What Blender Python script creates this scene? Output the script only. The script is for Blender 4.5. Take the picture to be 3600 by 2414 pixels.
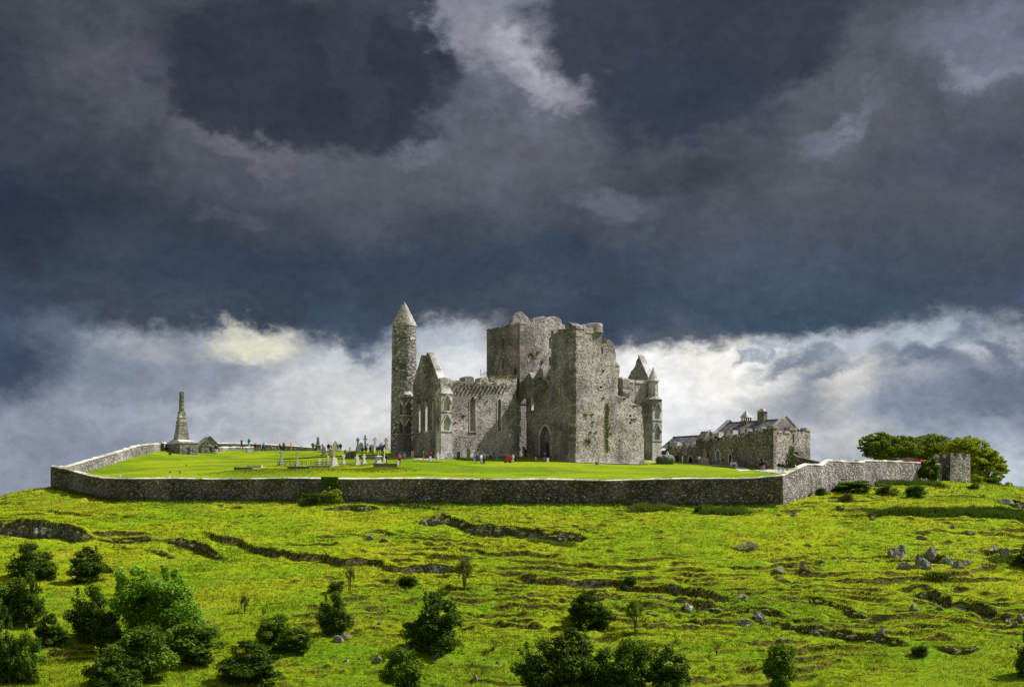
import bpy, bmesh, math, random
import numpy as np
from mathutils import Vector, Matrix
from mathutils.geometry import delaunay_2d_cdt

for _o in list(bpy.data.objects):
    bpy.data.objects.remove(_o)
SC = bpy.context.scene
COL = SC.collection
R = math.radians

# ------------------------------------------------------------------ camera, light, exposure
F = 5000.0           # focal length in photograph pixels (3600 wide)
HOR = 1800.0         # photograph row of the eye level
cam_d = bpy.data.cameras.new('camera')
cam = bpy.data.objects.new('camera', cam_d)
COL.objects.link(cam)
SC.camera = cam
cam_d.sensor_width = 36.0
cam_d.lens = 36.0 * F / 3600.0
cam_d.shift_y = (HOR - 1207.0) / 3600.0
cam_d.clip_end = 20000
cam_d.clip_start = 1.0
cam.location = (0, 0, 0)
cam.rotation_euler = (R(90), 0, 0)

SUN_AZ = R(14)       # direction towards the sun: right and a little behind the ruin
SUN_EL = R(50)
sd = bpy.data.lights.new('sun', 'SUN')
sd.energy = 5.0
sd.angle = R(0.6)
sd.color = (1.0, 0.965, 0.91)
sun = bpy.data.objects.new('sun', sd)
COL.objects.link(sun)
sv = Vector((math.cos(SUN_EL) * math.cos(SUN_AZ), math.cos(SUN_EL) * math.sin(SUN_AZ), math.sin(SUN_EL)))
sun.rotation_euler = sv.to_track_quat('Z', 'Y').to_euler()
sun.location = (150, 100, 200)

SC.view_settings.view_transform = 'Standard'
try:
    SC.view_settings.look = 'None'
except Exception:
    pass
SC.view_settings.exposure = 0.6
SC.view_settings.gamma = 1.0
SC.view_settings.use_curve_mapping = False
SC.cycles.max_bounces = 6
SC.cycles.diffuse_bounces = 3
SC.cycles.transparent_max_bounces = 6


class NT:
    """small helper round a node tree"""
    def __init__(s, tree):
        s.t = tree
        s.t.nodes.clear()

    def n(s, kind, **kw):
        nd = s.t.nodes.new(kind)
        ins = kw.pop('ins', {})
        for k, v in kw.items():
            setattr(nd, k, v)
        for k, v in ins.items():
            s.put(nd.inputs[k], v)
        return nd

    def put(s, sock, v):
        if isinstance(v, bpy.types.NodeSocket):
            s.t.links.new(v, sock)
        elif isinstance(v, (tuple, list)):
            v = list(v)
            if len(v) == 3 and sock.type == 'RGBA':
                v = v + [1.0]
            sock.default_value = v
        else:
            sock.default_value = v

    def m(s, op, a, b=0.0, c=None, clamp=False):
        nd = s.n('ShaderNodeMath', operation=op, use_clamp=clamp)
        s.put(nd.inputs[0], a)
        s.put(nd.inputs[1], b)
        if c is not None:
            s.put(nd.inputs[2], c)
        return nd.outputs[0]

    def v(s, op, a, b=(0, 0, 0)):
        nd = s.n('ShaderNodeVectorMath', operation=op)
        s.put(nd.inputs[0], a)
        if op == 'SCALE':
            s.put(nd.inputs['Scale'], b)
        else:
            s.put(nd.inputs[1], b)
        return nd.outputs['Value'] if op in ('LENGTH', 'DOT_PRODUCT') else nd.outputs['Vector']

    def mix(s, f, a, b, blend='MIX'):
        nd = s.n('ShaderNodeMix', data_type='RGBA', blend_type=blend, clamp_factor=True)
        s.put(nd.inputs['Factor'], f)
        s.put(nd.inputs[6], a)
        s.put(nd.inputs[7], b)
        return nd.outputs[2]

    def ss(s, x, lo, hi, a=0.0, b=1.0):
        nd = s.n('ShaderNodeMapRange', interpolation_type='SMOOTHSTEP', clamp=True)
        for i, q in enumerate((x, lo, hi, a, b)):
            s.put(nd.inputs[i], q)
        return nd.outputs[0]

    def noise(s, vec, scale, detail=4, rough=0.55, dist=0.0, col=False):
        nd = s.n('ShaderNodeTexNoise', ins={'Vector': vec, 'Scale': scale, 'Detail': detail, 'Roughness': rough, 'Distortion': dist})
        return nd.outputs['Color'] if col else nd.outputs['Fac']

    def ramp(s, f, stops):
        nd = s.n('ShaderNodeValToRGB', ins={'Fac': f})
        el = nd.color_ramp.elements
        while len(el) < len(stops):
            el.new(0.5)
        for e, (p, c) in zip(el, stops):
            e.position = p
            e.color = (*c, 1) if len(c) == 3 else c
        return nd.outputs['Color']


def lin(*rgb):
    return tuple(((c / 255.0) / 12.92 if c / 255.0 <= 0.04045 else ((c / 255.0 + 0.055) / 1.055) ** 2.4) for c in rgb)


# ------------------------------------------------------------------ sky: nishita in the gaps, storm cloud deck over it
world = bpy.data.worlds.new('World')
SC.world = world
world.use_nodes = True
W = NT(world.node_tree)
EXPK = 1.0 / (2 ** SC.view_settings.exposure)
tc = W.n('ShaderNodeTexCoord').outputs['Generated']
sep = W.n('ShaderNodeSeparateXYZ', ins={'Vector': tc})
az = W.m('ARCTAN2', sep.outputs[0], sep.outputs[1])
el = W.m('ARCSINE', sep.outputs[2])
U0 = W.m('MULTIPLY', az, 5.0)
V0 = W.m('MULTIPLY', el, 5.0)
uv0 = W.n('ShaderNodeCombineXYZ', ins={'X': U0, 'Y': V0, 'Z': 0.0}).outputs[0]
# big soft warp and fine ragged warps give the cloud edges their form
seam = W.n('ShaderNodeCombineXYZ', ins={'X': W.m('MULTIPLY', sep.outputs[0], 5.0), 'Y': W.m('MULTIPLY', sep.outputs[2], 7.0), 'Z': W.m('MULTIPLY', sep.outputs[1], 5.0)}).outputs[0]
HALF = (0.5, 0.5, 0.5)
w1 = W.v('SCALE', W.v('SUBTRACT', W.noise(seam, 1.6, 2, 0.5, col=True), HALF), 0.34)
w2 = W.v('SCALE', W.v('SUBTRACT', W.noise(seam, 4.2, 3, 0.55, col=True), HALF), 0.26)
w3 = W.v('SCALE', W.v('SUBTRACT', W.noise(seam, 13.0, 5, 0.62, col=True), HALF), 0.17)
uvw = W.v('ADD', W.v('ADD', W.v('ADD', uv0, w1), w2), w3)
uvs = W.v('ADD', uv0, W.v('SCALE', W.v('ADD', w1, w2), 0.35))
fb1 = W.noise(seam, 1.35, 6, 0.55, 0.0)
fb2 = W.noise(W.v('ADD', seam, (7.3, 2.1, 4.4)), 3.2, 9, 0.56, 0.0)
fb4 = W.noise(W.v('ADD', W.v('ADD', seam, W.v('SCALE', w2, 3.0)), (2.3, 8.1, 1.4)), 5.5, 8, 0.60, 0.0)
uvb = W.v('ADD', W.v('ADD', uv0, W.v('SCALE', w1, 0.35)), W.v('ADD', W.v('SCALE', w2, 0.30), W.v('SCALE', w3, 0.8)))
sepw = W.n('ShaderNodeSeparateXYZ', ins={'Vector': uvb})
Vw = sepw.outputs[1]
dark = W.mix(W.ss(fb1, 0.34, 0.66), lin(56, 61, 72), lin(92, 95, 105))
dark = W.mix(W.m('MULTIPLY', W.ss(V0, 1.25, 0.72), 0.8), dark, lin(60, 73, 90))
lower = W.mix(W.ss(fb2, 0.40, 0.60), lin(148, 156, 168), lin(188, 193, 200))
c = W.mix(W.ss(Vw, 0.660, 0.565), dark, lower)


def blob(c, px, py, rx, ry, col, k=1.0, soft=0.0, vec=None, ang=0.0):
    q = W.v('SUBTRACT', vec or uvw, ((px - 1800) / 1000.0, (1800 - py) / 1000.0, 0))
    if ang:
        rot = W.n('ShaderNodeVectorRotate', rotation_type='Z_AXIS', ins={'Vector': q, 'Angle': R(ang)})
        q = rot.outputs[0]
    q = W.v('MULTIPLY', q, (1000.0 / rx, 1000.0 / ry, 1))
    w = W.ss(W.v('LENGTH', q), 1.25, soft)
    if k != 1.0:
        w = W.m('MULTIPLY', w, k)
    return W.mix(w, c, col)


# ---- bright band above the horizon
c = blob(c, 330, 1330, 480, 140, lin(122, 134, 152), 0.9, 0.3, vec=uvb)
c = blob(c, 740, 1330, 260, 110, lin(146, 154, 170), 0.8, vec=uvb)
c = blob(c, 560, 1260, 130, 60, lin(176, 178, 184), 0.7, vec=uvb)
c = blob(c, 900, 1240, 200, 75, lin(228, 227, 208), 0.97, 0.3, vec=uvb)
c = blob(c, 1180, 1340, 230, 90, lin(196, 200, 202), 0.85, 0.2, vec=uvb)
c = blob(c, 1200, 1470, 440, 170, lin(218, 218, 217), 0.9, 0.1, vec=uvb)
c = blob(c, 950, 1480, 260, 110, lin(180, 184, 194), 0.7, vec=uvb)
c = blob(c, 1330, 1230, 120, 60, lin(156, 166, 180), 0.8, vec=uvb)
c = blob(c, 150, 1560, 620, 280, lin(138, 147, 164), 0.92, 0.4, vec=uvb)
c = blob(c, 420, 1480, 200, 60, lin(160, 166, 184), 0.6, vec=uvb)
c = blob(c, 1650, 1340, 320, 200, lin(226, 228, 229), 0.92, 0.3, vec=uvb)
c = blob(c, 1560, 1200, 200, 60, lin(178, 190, 204), 0.8, vec=uvb)
c = blob(c, 2450, 1300, 340, 190, lin(250, 248, 242), 1.0, 0.55, vec=uvb)
c = blob(c, 2230, 1420, 280, 220, lin(238, 239, 240), 0.95, 0.3, vec=uvb)
c = blob(c, 2400, 1540, 460, 150, lin(230, 232, 234), 0.9, vec=uvb)
c = blob(c, 2700, 1250, 120, 70, lin(206, 210, 214), 0.8, vec=uvb)
c = blob(c, 2960, 1380, 130, 150, lin(224, 223, 219), 0.85, 0.2, vec=uvb)
c = blob(c, 2980, 1540, 170, 100, lin(216, 216, 215), 0.75, 0.1, vec=uvb)
c = blob(c, 2880, 1200, 330, 60, lin(186, 196, 206), 0.75, vec=uvb)
c = blob(c, 3230, 1190, 330, 90, lin(180, 192, 205), 0.85, vec=uvb)
c = blob(c, 3270, 1330, 190, 60, lin(178, 184, 196), 0.7, vec=uvb)
# ragged grey scud in front of it
c = blob(c, 2760, 1290, 170, 42, lin(112, 124, 142), 0.85, 0.2, ang=-25, vec=uvb)
c = blob(c, 2880, 1330, 130, 36, lin(110, 122, 142), 0.75, 0.2, ang=-20, vec=uvb)
c = blob(c, 3200, 1270, 200, 45, lin(98, 112, 136), 0.85, 0.2, ang=12, vec=uvb)
c = blob(c, 3330, 1190, 150, 34, lin(120, 132, 152), 0.7, 0.2, ang=-40, vec=uvb)
c = blob(c, 2680, 1240, 110, 34, lin(120, 132, 148), 0.7, 0.2, ang=-40, vec=uvw)
c = blob(c, 2830, 1250, 120, 30, lin(132, 144, 160), 0.7, 0.2, ang=30, vec=uvw)
c = blob(c, 3380, 1260, 120, 40, lin(96, 110, 136), 0.8, 0.2, ang=60, vec=uvw)
c = blob(c, 3060, 1480, 200, 60, lin(158, 170, 186), 0.75, vec=uvb)
c = blob(c, 3440, 1400, 360, 150, lin(98, 110, 132), 0.95, 0.25, vec=uvb)
c = blob(c, 3180, 1430, 240, 80, lin(128, 142, 166), 0.75, vec=uvb)
c = blob(c, 3350, 1560, 380, 90, lin(146, 160, 180), 0.7, vec=uvb)
c = blob(c, 3580, 1530, 140, 120, lin(96, 108, 132), 0.7, vec=uvb)
c = blob(c, 3540, 1690, 280, 110, lin(188, 200, 212), 0.85, vec=uvb)
c = blob(c, 2720, 1620, 240, 130, lin(212, 217, 222), 0.7, vec=uvb)
# ---- dark masses that come down over the band
c = blob(c, 20, 1270, 290, 200, lin(60, 75, 98), 0.97, 0.5, vec=uvb)
c = blob(c, 260, 1190, 190, 80, lin(88, 102, 122), 0.8, 0.2, vec=uvb)
c = blob(c, 1230, 1170, 190, 90, lin(60, 76, 96), 0.92, 0.5, vec=uvb)
c = blob(c, 1270, 1250, 60, 40, lin(92, 106, 124), 0.7, 0.2, vec=uvb)
c = blob(c, 2350, 1130, 420, 110, lin(58, 73, 92), 0.95, 0.55, vec=uvb)
c = blob(c, 2800, 1080, 520, 110, lin(62, 78, 98), 0.95, 0.45, vec=uvb)
c = blob(c, 3500, 1050, 330, 80, lin(70, 84, 106), 0.9, 0.3, vec=uvb)
c = blob(c, 3590, 1180, 100, 230, lin(78, 92, 118), 0.8, 0.3, vec=uvb)
# ---- light let through the deck above, with the dark clouds in front of it
c = blob(c, 1800, 560, 460, 200, lin(96, 99, 110), 0.85)
c = blob(c, 1750, 130, 460, 280, lin(126, 130, 143), 0.97, 0.5)
c = blob(c, 1720, 180, 260, 170, lin(134, 137, 149), 0.85, 0.1)
c = blob(c, 1640, 70, 200, 110, lin(132, 132, 145), 0.7)
c = blob(c, 1640, 230, 120, 120, lin(140, 141, 153), 0.7, 0.0)
c = blob(c, 1900, 290, 260, 110, lin(156, 157, 169), 0.95, 0.0, ang=8)
c = blob(c, 1800, 250, 90, 50, lin(180, 179, 189), 0.7, 0.0, ang=15)
c = blob(c, 1990, 230, 70, 80, lin(172, 172, 184), 0.75)
c = blob(c, 1470, 440, 210, 80, lin(126, 130, 146), 0.85, 0.1, ang=-30)
c = blob(c, 1820, 400, 150, 45, lin(92, 96, 110), 0.7, 0.1, ang=20)
c = blob(c, 2110, 740, 230, 80, lin(104, 110, 125), 0.8, 0.1)
c = blob(c, 1500, 20, 110, 60, lin(138, 137, 150), 0.7)
c = blob(c, 780, 490, 240, 60, lin(120, 120, 129), 0.85, 0.1, ang=24)
c = blob(c, 560, 360, 260, 90, lin(88, 90, 102), 0.75)
c = blob(c, 960, 640, 300, 90, lin(88, 91, 104), 0.7)
c = blob(c, 620, 40, 620, 80, lin(92, 91, 104), 0.8)
c = blob(c, 1080, 330, 520, 200, lin(53, 58, 71), 0.97, 0.82)
c = blob(c, 1340, 200, 200, 170, lin(62, 67, 80), 0.97, 0.85)
c = blob(c, 1430, 260, 140, 90, lin(52, 58, 72), 0.9, 0.7)
c = blob(c, 2440, 160, 530, 230, lin(57, 63, 77), 0.97, 0.92)
c = blob(c, 2420, 420, 330, 150, lin(54, 62, 79), 0.92, 0.5)
c = blob(c, 2060, 40, 230, 60, lin(60, 66, 80), 0.9, 0.7)
c = blob(c, 2960, 480, 190, 50, lin(114, 121, 136), 0.85, 0.0, ang=-38)
c = blob(c, 2880, 560, 110, 60, lin(98, 105, 121), 0.7)
c = blob(c, 3440, 290, 300, 180, lin(114, 118, 138), 0.85, 0.2)
c = blob(c, 3400, 370, 150, 40, lin(134, 138, 153), 0.7, 0.0)
c = blob(c, 3520, 60, 230, 90, lin(120, 125, 143), 0.8)
c = blob(c, 3340, 640, 420, 150, lin(80, 87, 105), 0.8)
c = blob(c, 100, 780, 420, 380, lin(38, 49, 68), 0.85)
c = blob(c, 60, 330, 260, 250, lin(52, 58, 72), 0.7)
c = blob(c, 850, 800, 120, 40, lin(86, 92, 108), 0.6)
c = blob(c, 1000, 1000, 900, 110, lin(54, 67, 85), 0.85, 0.1)
c = blob(c, 1900, 940, 560, 70, lin(54, 69, 88), 0.8, 0.1)
c = blob(c, 2800, 930, 560, 110, lin(72, 86, 106), 0.6)
detail = W.m('MULTIPLY', W.ss(fb2, 0.30, 0.70, 0.90, 1.10), W.ss(fb4, 0.32, 0.68, 0.93, 1.07))
det3 = W.ss(W.noise(W.v('ADD', seam, (1.3, 9.1, 0.4)), 24.0, 5, 0.6, 0.0), 0.25, 0.75, 0.93, 1.07)
gv = W.m('MULTIPLY', detail, det3)
c = W.mix(1.0, c, W.n('ShaderNodeCombineColor', ins={'Red': gv, 'Green': gv, 'Blue': gv}).outputs[0], 'MULTIPLY')
# away from the storm front the deck breaks up into ordinary bright broken cloud
cosv = W.v('DOT_PRODUCT', tc, (0.0, 0.985, 0.17))
away = W.ss(cosv, 0.86, 0.35)
broken = W.mix(W.ss(fb1, 0.35, 0.65), lin(132, 134, 138), lin(208, 206, 198))
c = W.mix(away, c, broken)
bg_cloud = W.n('ShaderNodeBackground', ins={'Color': c, 'Strength': EXPK})
nish = W.n('ShaderNodeTexSky', sky_type='NISHITA', sun_disc=False)
nish.sun_elevation = SUN_EL
nish.sun_rotation = math.pi / 2 - SUN_AZ
bg_sky = W.n('ShaderNodeBackground', ins={'Color': nish.outputs[0], 'Strength': 0.1})
gap = W.m('MULTIPLY', W.ss(fb1, 0.56, 0.66), away)
mx = W.n('ShaderNodeMixShader', ins={0: gap, 1: bg_cloud.outputs[0], 2: bg_sky.outputs[0]})
W.n('ShaderNodeOutputWorld', ins={'Surface': mx.outputs[0]})
try:
    world.cycles.sampling_method = 'MANUAL'
    world.cycles.sample_map_resolution = 256
except Exception:
    pass

# ------------------------------------------------------------------ object helpers
def tag(o, label=None, cat=None, group=None, kind=None):
    if label: o['label'] = label
    if cat: o['category'] = cat
    if group: o['group'] = group
    if kind: o['kind'] = kind
    return o

def thing(name, label, cat, loc=(0, 0, 0), rz=0.0, group=None, parent=None):
    o = bpy.data.objects.new(name, None)
    COL.objects.link(o)
    o.empty_display_size = 0.5
    o.location = loc
    o.rotation_euler = (0, 0, rz)
    return tag(o, label, cat, group)

def mesh_obj(name, me, mats, parent=None, world=False, label=None, kind=None):
    o = bpy.data.objects.new(name, me)
    COL.objects.link(o)
    if mats is not None and len(me.materials) == 0:
        for m_ in (mats if isinstance(mats, (list, tuple)) else [mats]):
            me.materials.append(m_)
    if parent is not None:
        o.parent = parent
        if world:                      # geometry given in world coordinates
            o.matrix_parent_inverse = parent_world(parent).inverted()
    if label: o['label'] = label
    if kind: o['kind'] = kind
    return o

def parent_world(p):
    m_ = Matrix.LocRotScale(p.location, p.rotation_euler, p.scale)
    if p.parent:
        m_ = parent_world(p.parent) @ p.matrix_parent_inverse @ m_
    return m_

def from_np(name, verts, faces, smooth=False, tint=None):
    """faces: int array (n,3) or (n,4)"""
    me = bpy.data.meshes.new(name)
    verts = np.asarray(verts, dtype=np.float32)
    faces = np.asarray(faces, dtype=np.int32)
    n, k = faces.shape
    me.vertices.add(len(verts))
    me.vertices.foreach_set('co', verts.ravel())
    me.loops.add(n * k)
    me.loops.foreach_set('vertex_index', faces.ravel())
    me.polygons.add(n)
    me.polygons.foreach_set('loop_start', np.arange(0, n * k, k, dtype=np.int32))
    if smooth:
        me.polygons.foreach_set('use_smooth', np.ones(n, dtype=bool))
    else:
        me.polygons.foreach_set('use_smooth', np.zeros(n, dtype=bool))
    me.update(calc_edges=True)
    if tint is not None:
        a = me.attributes.new('tint', 'FLOAT', 'POINT')
        a.data.foreach_set('value', np.asarray(tint, dtype=np.float32))
    return me

class MB:
    """mesh builder"""
    def __init__(s):
        s.v = []; s.f = []
    def box(s, x0, x1, y0, y1, z0, z1, M=None, top=1.0):
        cx, cy = (x0 + x1) / 2, (y0 + y1) / 2
        p = [(x0, y0, z0), (x1, y0, z0), (x1, y1, z0), (x0, y1, z0)]
        q = [(cx + (a - cx) * top, cy + (b - cy) * top, z1) for a, b, _ in p]
        b = len(s.v)
        for t in p + q:
            s.v.append(tuple(M @ Vector(t)) if M is not None else t)
        for f in ((0, 3, 2, 1), (4, 5, 6, 7), (0, 1, 5, 4), (1, 2, 6, 5), (2, 3, 7, 6), (3, 0, 4, 7)):
            s.f.append([b + i for i in f])
        return s
    def prism(s, poly, y0, y1, M=None):
        """poly in (x,z), extruded along y"""
        n = len(poly); b = len(s.v)
        for y in (y0, y1):
            for x, z in poly:
                t = Vector((x, y, z))
                s.v.append(tuple(M @ t) if M is not None else tuple(t))
        s.f.append([b + i for i in range(n)])
        s.f.append([b + n + i for i in reversed(range(n))])
        for i in range(n):
            j = (i + 1) % n
            s.f.append([b + j, b + i, b + n + i, b + n + j])
        return s
    def tube(s, pts, rads, seg=6, cap=True, M=None):
        b = len(s.v); n = len(pts)
        for i, (p, r_) in enumerate(zip(pts, rads)):
            p = Vector(p)
            d = (Vector(pts[min(i + 1, n - 1)]) - Vector(pts[max(i - 1, 0)])).normalized()
            a = d.cross(Vector((0, 1, 0.01)) if abs(d.y) < 0.9 else Vector((1, 0, 0))).normalized()
            c_ = d.cross(a)
            for k in range(seg):
                t = 2 * math.pi * k / seg
                q = p + (a * math.cos(t) + c_ * math.sin(t)) * r_
                s.v.append(tuple(M @ q) if M is not None else tuple(q))
        for i in range(n - 1):
            for k in range(seg):
                l = (k + 1) % seg
                s.f.append([b + i * seg + k, b + i * seg + l, b + (i + 1) * seg + l, b + (i + 1) * seg + k])
        if cap:
            s.f.append([b + k for k in reversed(range(seg))])
            s.f.append([b + (n - 1) * seg + k for k in range(seg)])
        return s
    def lathe(s, prof, seg=24, M=None, phase=0.0):
        b = len(s.v); n = len(prof)
        for r_, z in prof:
            for k in range(seg):
                t = 2 * math.pi * k / seg + phase
                q = Vector((r_ * math.cos(t), r_ * math.sin(t), z))
                s.v.append(tuple(M @ q) if M is not None else tuple(q))
        for i in range(n - 1):
            for k in range(seg):
                l = (k + 1) % seg
                s.f.append([b + i * seg + k, b + i * seg + l, b + (i + 1) * seg + l, b + (i + 1) * seg + k])
        s.f.append([b + k for k in reversed(range(seg))])
        s.f.append([b + (n - 1) * seg + k for k in range(seg)])
        return s
    def mesh(s, name, smooth=False, fix=True):
        me = bpy.data.meshes.new(name)
        me.from_pydata(s.v, [], s.f)
        if fix:
            bm = bmesh.new(); bm.from_mesh(me)
            bmesh.ops.recalc_face_normals(bm, faces=bm.faces)
            bm.to_mesh(me); bm.free()
        if smooth:
            for p in me.polygons: p.use_smooth = True
        return me
    def obj(s, name, mat, parent=None, world=False, smooth=False, label=None, kind=None):
        return mesh_obj(name, s.mesh(name, smooth), mat, parent, world, label, kind)

# ------------------------------------------------------------------ noise in numpy
def _hash(ix, iy, seed):
    h = (ix.astype(np.int64) * 374761393 + iy.astype(np.int64) * 668265263 + seed * 1442695041) & 0xffffffff
    h = ((h ^ (h >> 13)) * 1274126177) & 0xffffffff
    h = ((h ^ (h >> 16)) * 2246822519) & 0xffffffff
    return ((h ^ (h >> 15)) & 0xffffff) / float(0xffffff)

def vnoise(x, y, seed=0):
    x = np.asarray(x, dtype=np.float64); y = np.asarray(y, dtype=np.float64)
    ix = np.floor(x); iy = np.floor(y)
    fx = x - ix; fy = y - iy
    fx = fx * fx * fx * (fx * (fx * 6 - 15) + 10); fy = fy * fy * fy * (fy * (fy * 6 - 15) + 10)
    ix = ix.astype(np.int64); iy = iy.astype(np.int64)
    a = _hash(ix, iy, seed); b = _hash(ix + 1, iy, seed); c_ = _hash(ix, iy + 1, seed); d = _hash(ix + 1, iy + 1, seed)
    return (a * (1 - fx) + b * fx) * (1 - fy) + (c_ * (1 - fx) + d * fx) * fy

def fbm(x, y, seed=0, octv=4, gain=0.5):
    t = 0; a = 1.0; n = 0
    for i in range(octv):
        t = t + a * (vnoise(x * 2 ** i + 13.7 * i, y * 2 ** i - 7.1 * i, seed + i) - 0.5)
        n += a; a *= gain
    return t / n * 2.0      # about -1 .. 1

def P(px, py, Y):
    """point at photograph pixel and depth"""
    return Vector(((px - 1800) / F * Y, Y, (HOR - py) / F * Y))
# ------------------------------------------------------------------ ground height fields
def tps_fit(pts):
    p = np.array([[q.x, q.y] for q in pts]) / 50.0
    z = np.array([q.z for q in pts])
    n = len(p)
    d2 = ((p[:, None] - p[None]) ** 2).sum(-1)
    K = np.where(d2 > 0, d2 * np.log(d2 + 1e-12) * 0.5, 0) + np.eye(n) * 0.002
    A = np.zeros((n + 3, n + 3)); A[:n, :n] = K
    A[:n, n] = 1; A[:n, n + 1:] = p; A[n, :n] = 1; A[n + 1:, :n] = p.T
    w = np.linalg.solve(A, np.concatenate([z, np.zeros(3)]))
    return p, w

def tps_eval(fit, X, Y):
    p, w = fit
    X = np.asarray(X, float) / 50.0; Y = np.asarray(Y, float) / 50.0
    out = w[-3] + w[-2] * X + w[-1] * Y
    for (a, b), k in zip(p, w[:-3]):
        d2 = (X - a) ** 2 + (Y - b) ** 2
        out = out + k * 0.5 * d2 * np.log(d2 + 1e-12)
    return out

hill_c = [(182, 1717, 225), (300, 1734, 214), (370, 1752, 207), (460, 1759, 203), (1000, 1763, 199), (1500, 1768, 197), (2000, 1771, 193.5),
          (2500, 1773, 191), (2745, 1771, 189.7), (2830, 1750, 194), (2950, 1718, 203), (3100, 1703, 214), (3230, 1692, 225), (3341, 1697, 229),
          (3411, 1714, 233), (3500, 1728, 238), (3600, 1745, 240), (3800, 1790, 240), (90, 1722, 226), (0, 1752, 226), (-200, 1800, 226)]
hill_p = [P(*q) for q in hill_c]
for px in (-300, 300, 900, 1500, 2100, 2700, 3300, 3900):
    hill_p.append(P(px, 2414, 118))
    hill_p.append(P(px, 2085 + (0 if 400 < px < 3000 else 12), 148))
    hill_p.append(P(px, 1905, 172))
    hill_p.append(P(px, 2800, 96))
for X in (-140, -90, -40, 10, 60, 110):
    hill_p.append(Vector((X, 262, -1.0)))
    hill_p.append(Vector((X, 300, -7.0)))
for X in (-120, 0, 120):
    hill_p.append(Vector((X, 340, -16.0)))
HF = tps_fit(hill_p)

def H0(X, Y):
    X = np.asarray(X, float); Y = np.asarray(Y, float)
    z = tps_eval(HF, X, np.clip(Y, 92, 340))
    near = tps_eval(HF, X, np.full_like(Y, 100.0))
    k = np.clip((112 - Y) / 20, 0, 1); k = k * k * (3 - 2 * k)
    valley = -19.0 + fbm(X * 0.02, Y * 0.02, 5, 3) * 1.0
    z = z * (1 - k) + valley * k
    k2 = np.clip((55 - Y) / 45, 0, 1); k2 = k2 * k2 * (3 - 2 * k2)
    z = z * (1 - k2) + (-1.7) * k2
    far = -30.0 + fbm(X * 0.004, Y * 0.004, 9, 4) * 5
    k3 = np.clip((Y - 290) / 90, 0, 1); k3 = k3 * k3 * (3 - 2 * k3)
    z = z * (1 - k3) + far * k3
    k4 = np.clip((np.abs(X) - 115) / 80, 0, 1); k4 = k4 * k4 * (3 - 2 * k4)
    return z * (1 - k4) + far * k4

def ray_hit(fn, px, py, y0=106.0, y1=262.0):
    Ys = np.arange(y0, y1, 0.15)
    X = (px - 1800) / F * Ys
    z = (HOR - py) / F * Ys
    h = fn(X, Ys)
    idx = np.nonzero(h >= z)[0]
    i = idx[0] if len(idx) else len(Ys) - 1
    return Vector((X[i], Ys[i], float(h[i])))

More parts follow.
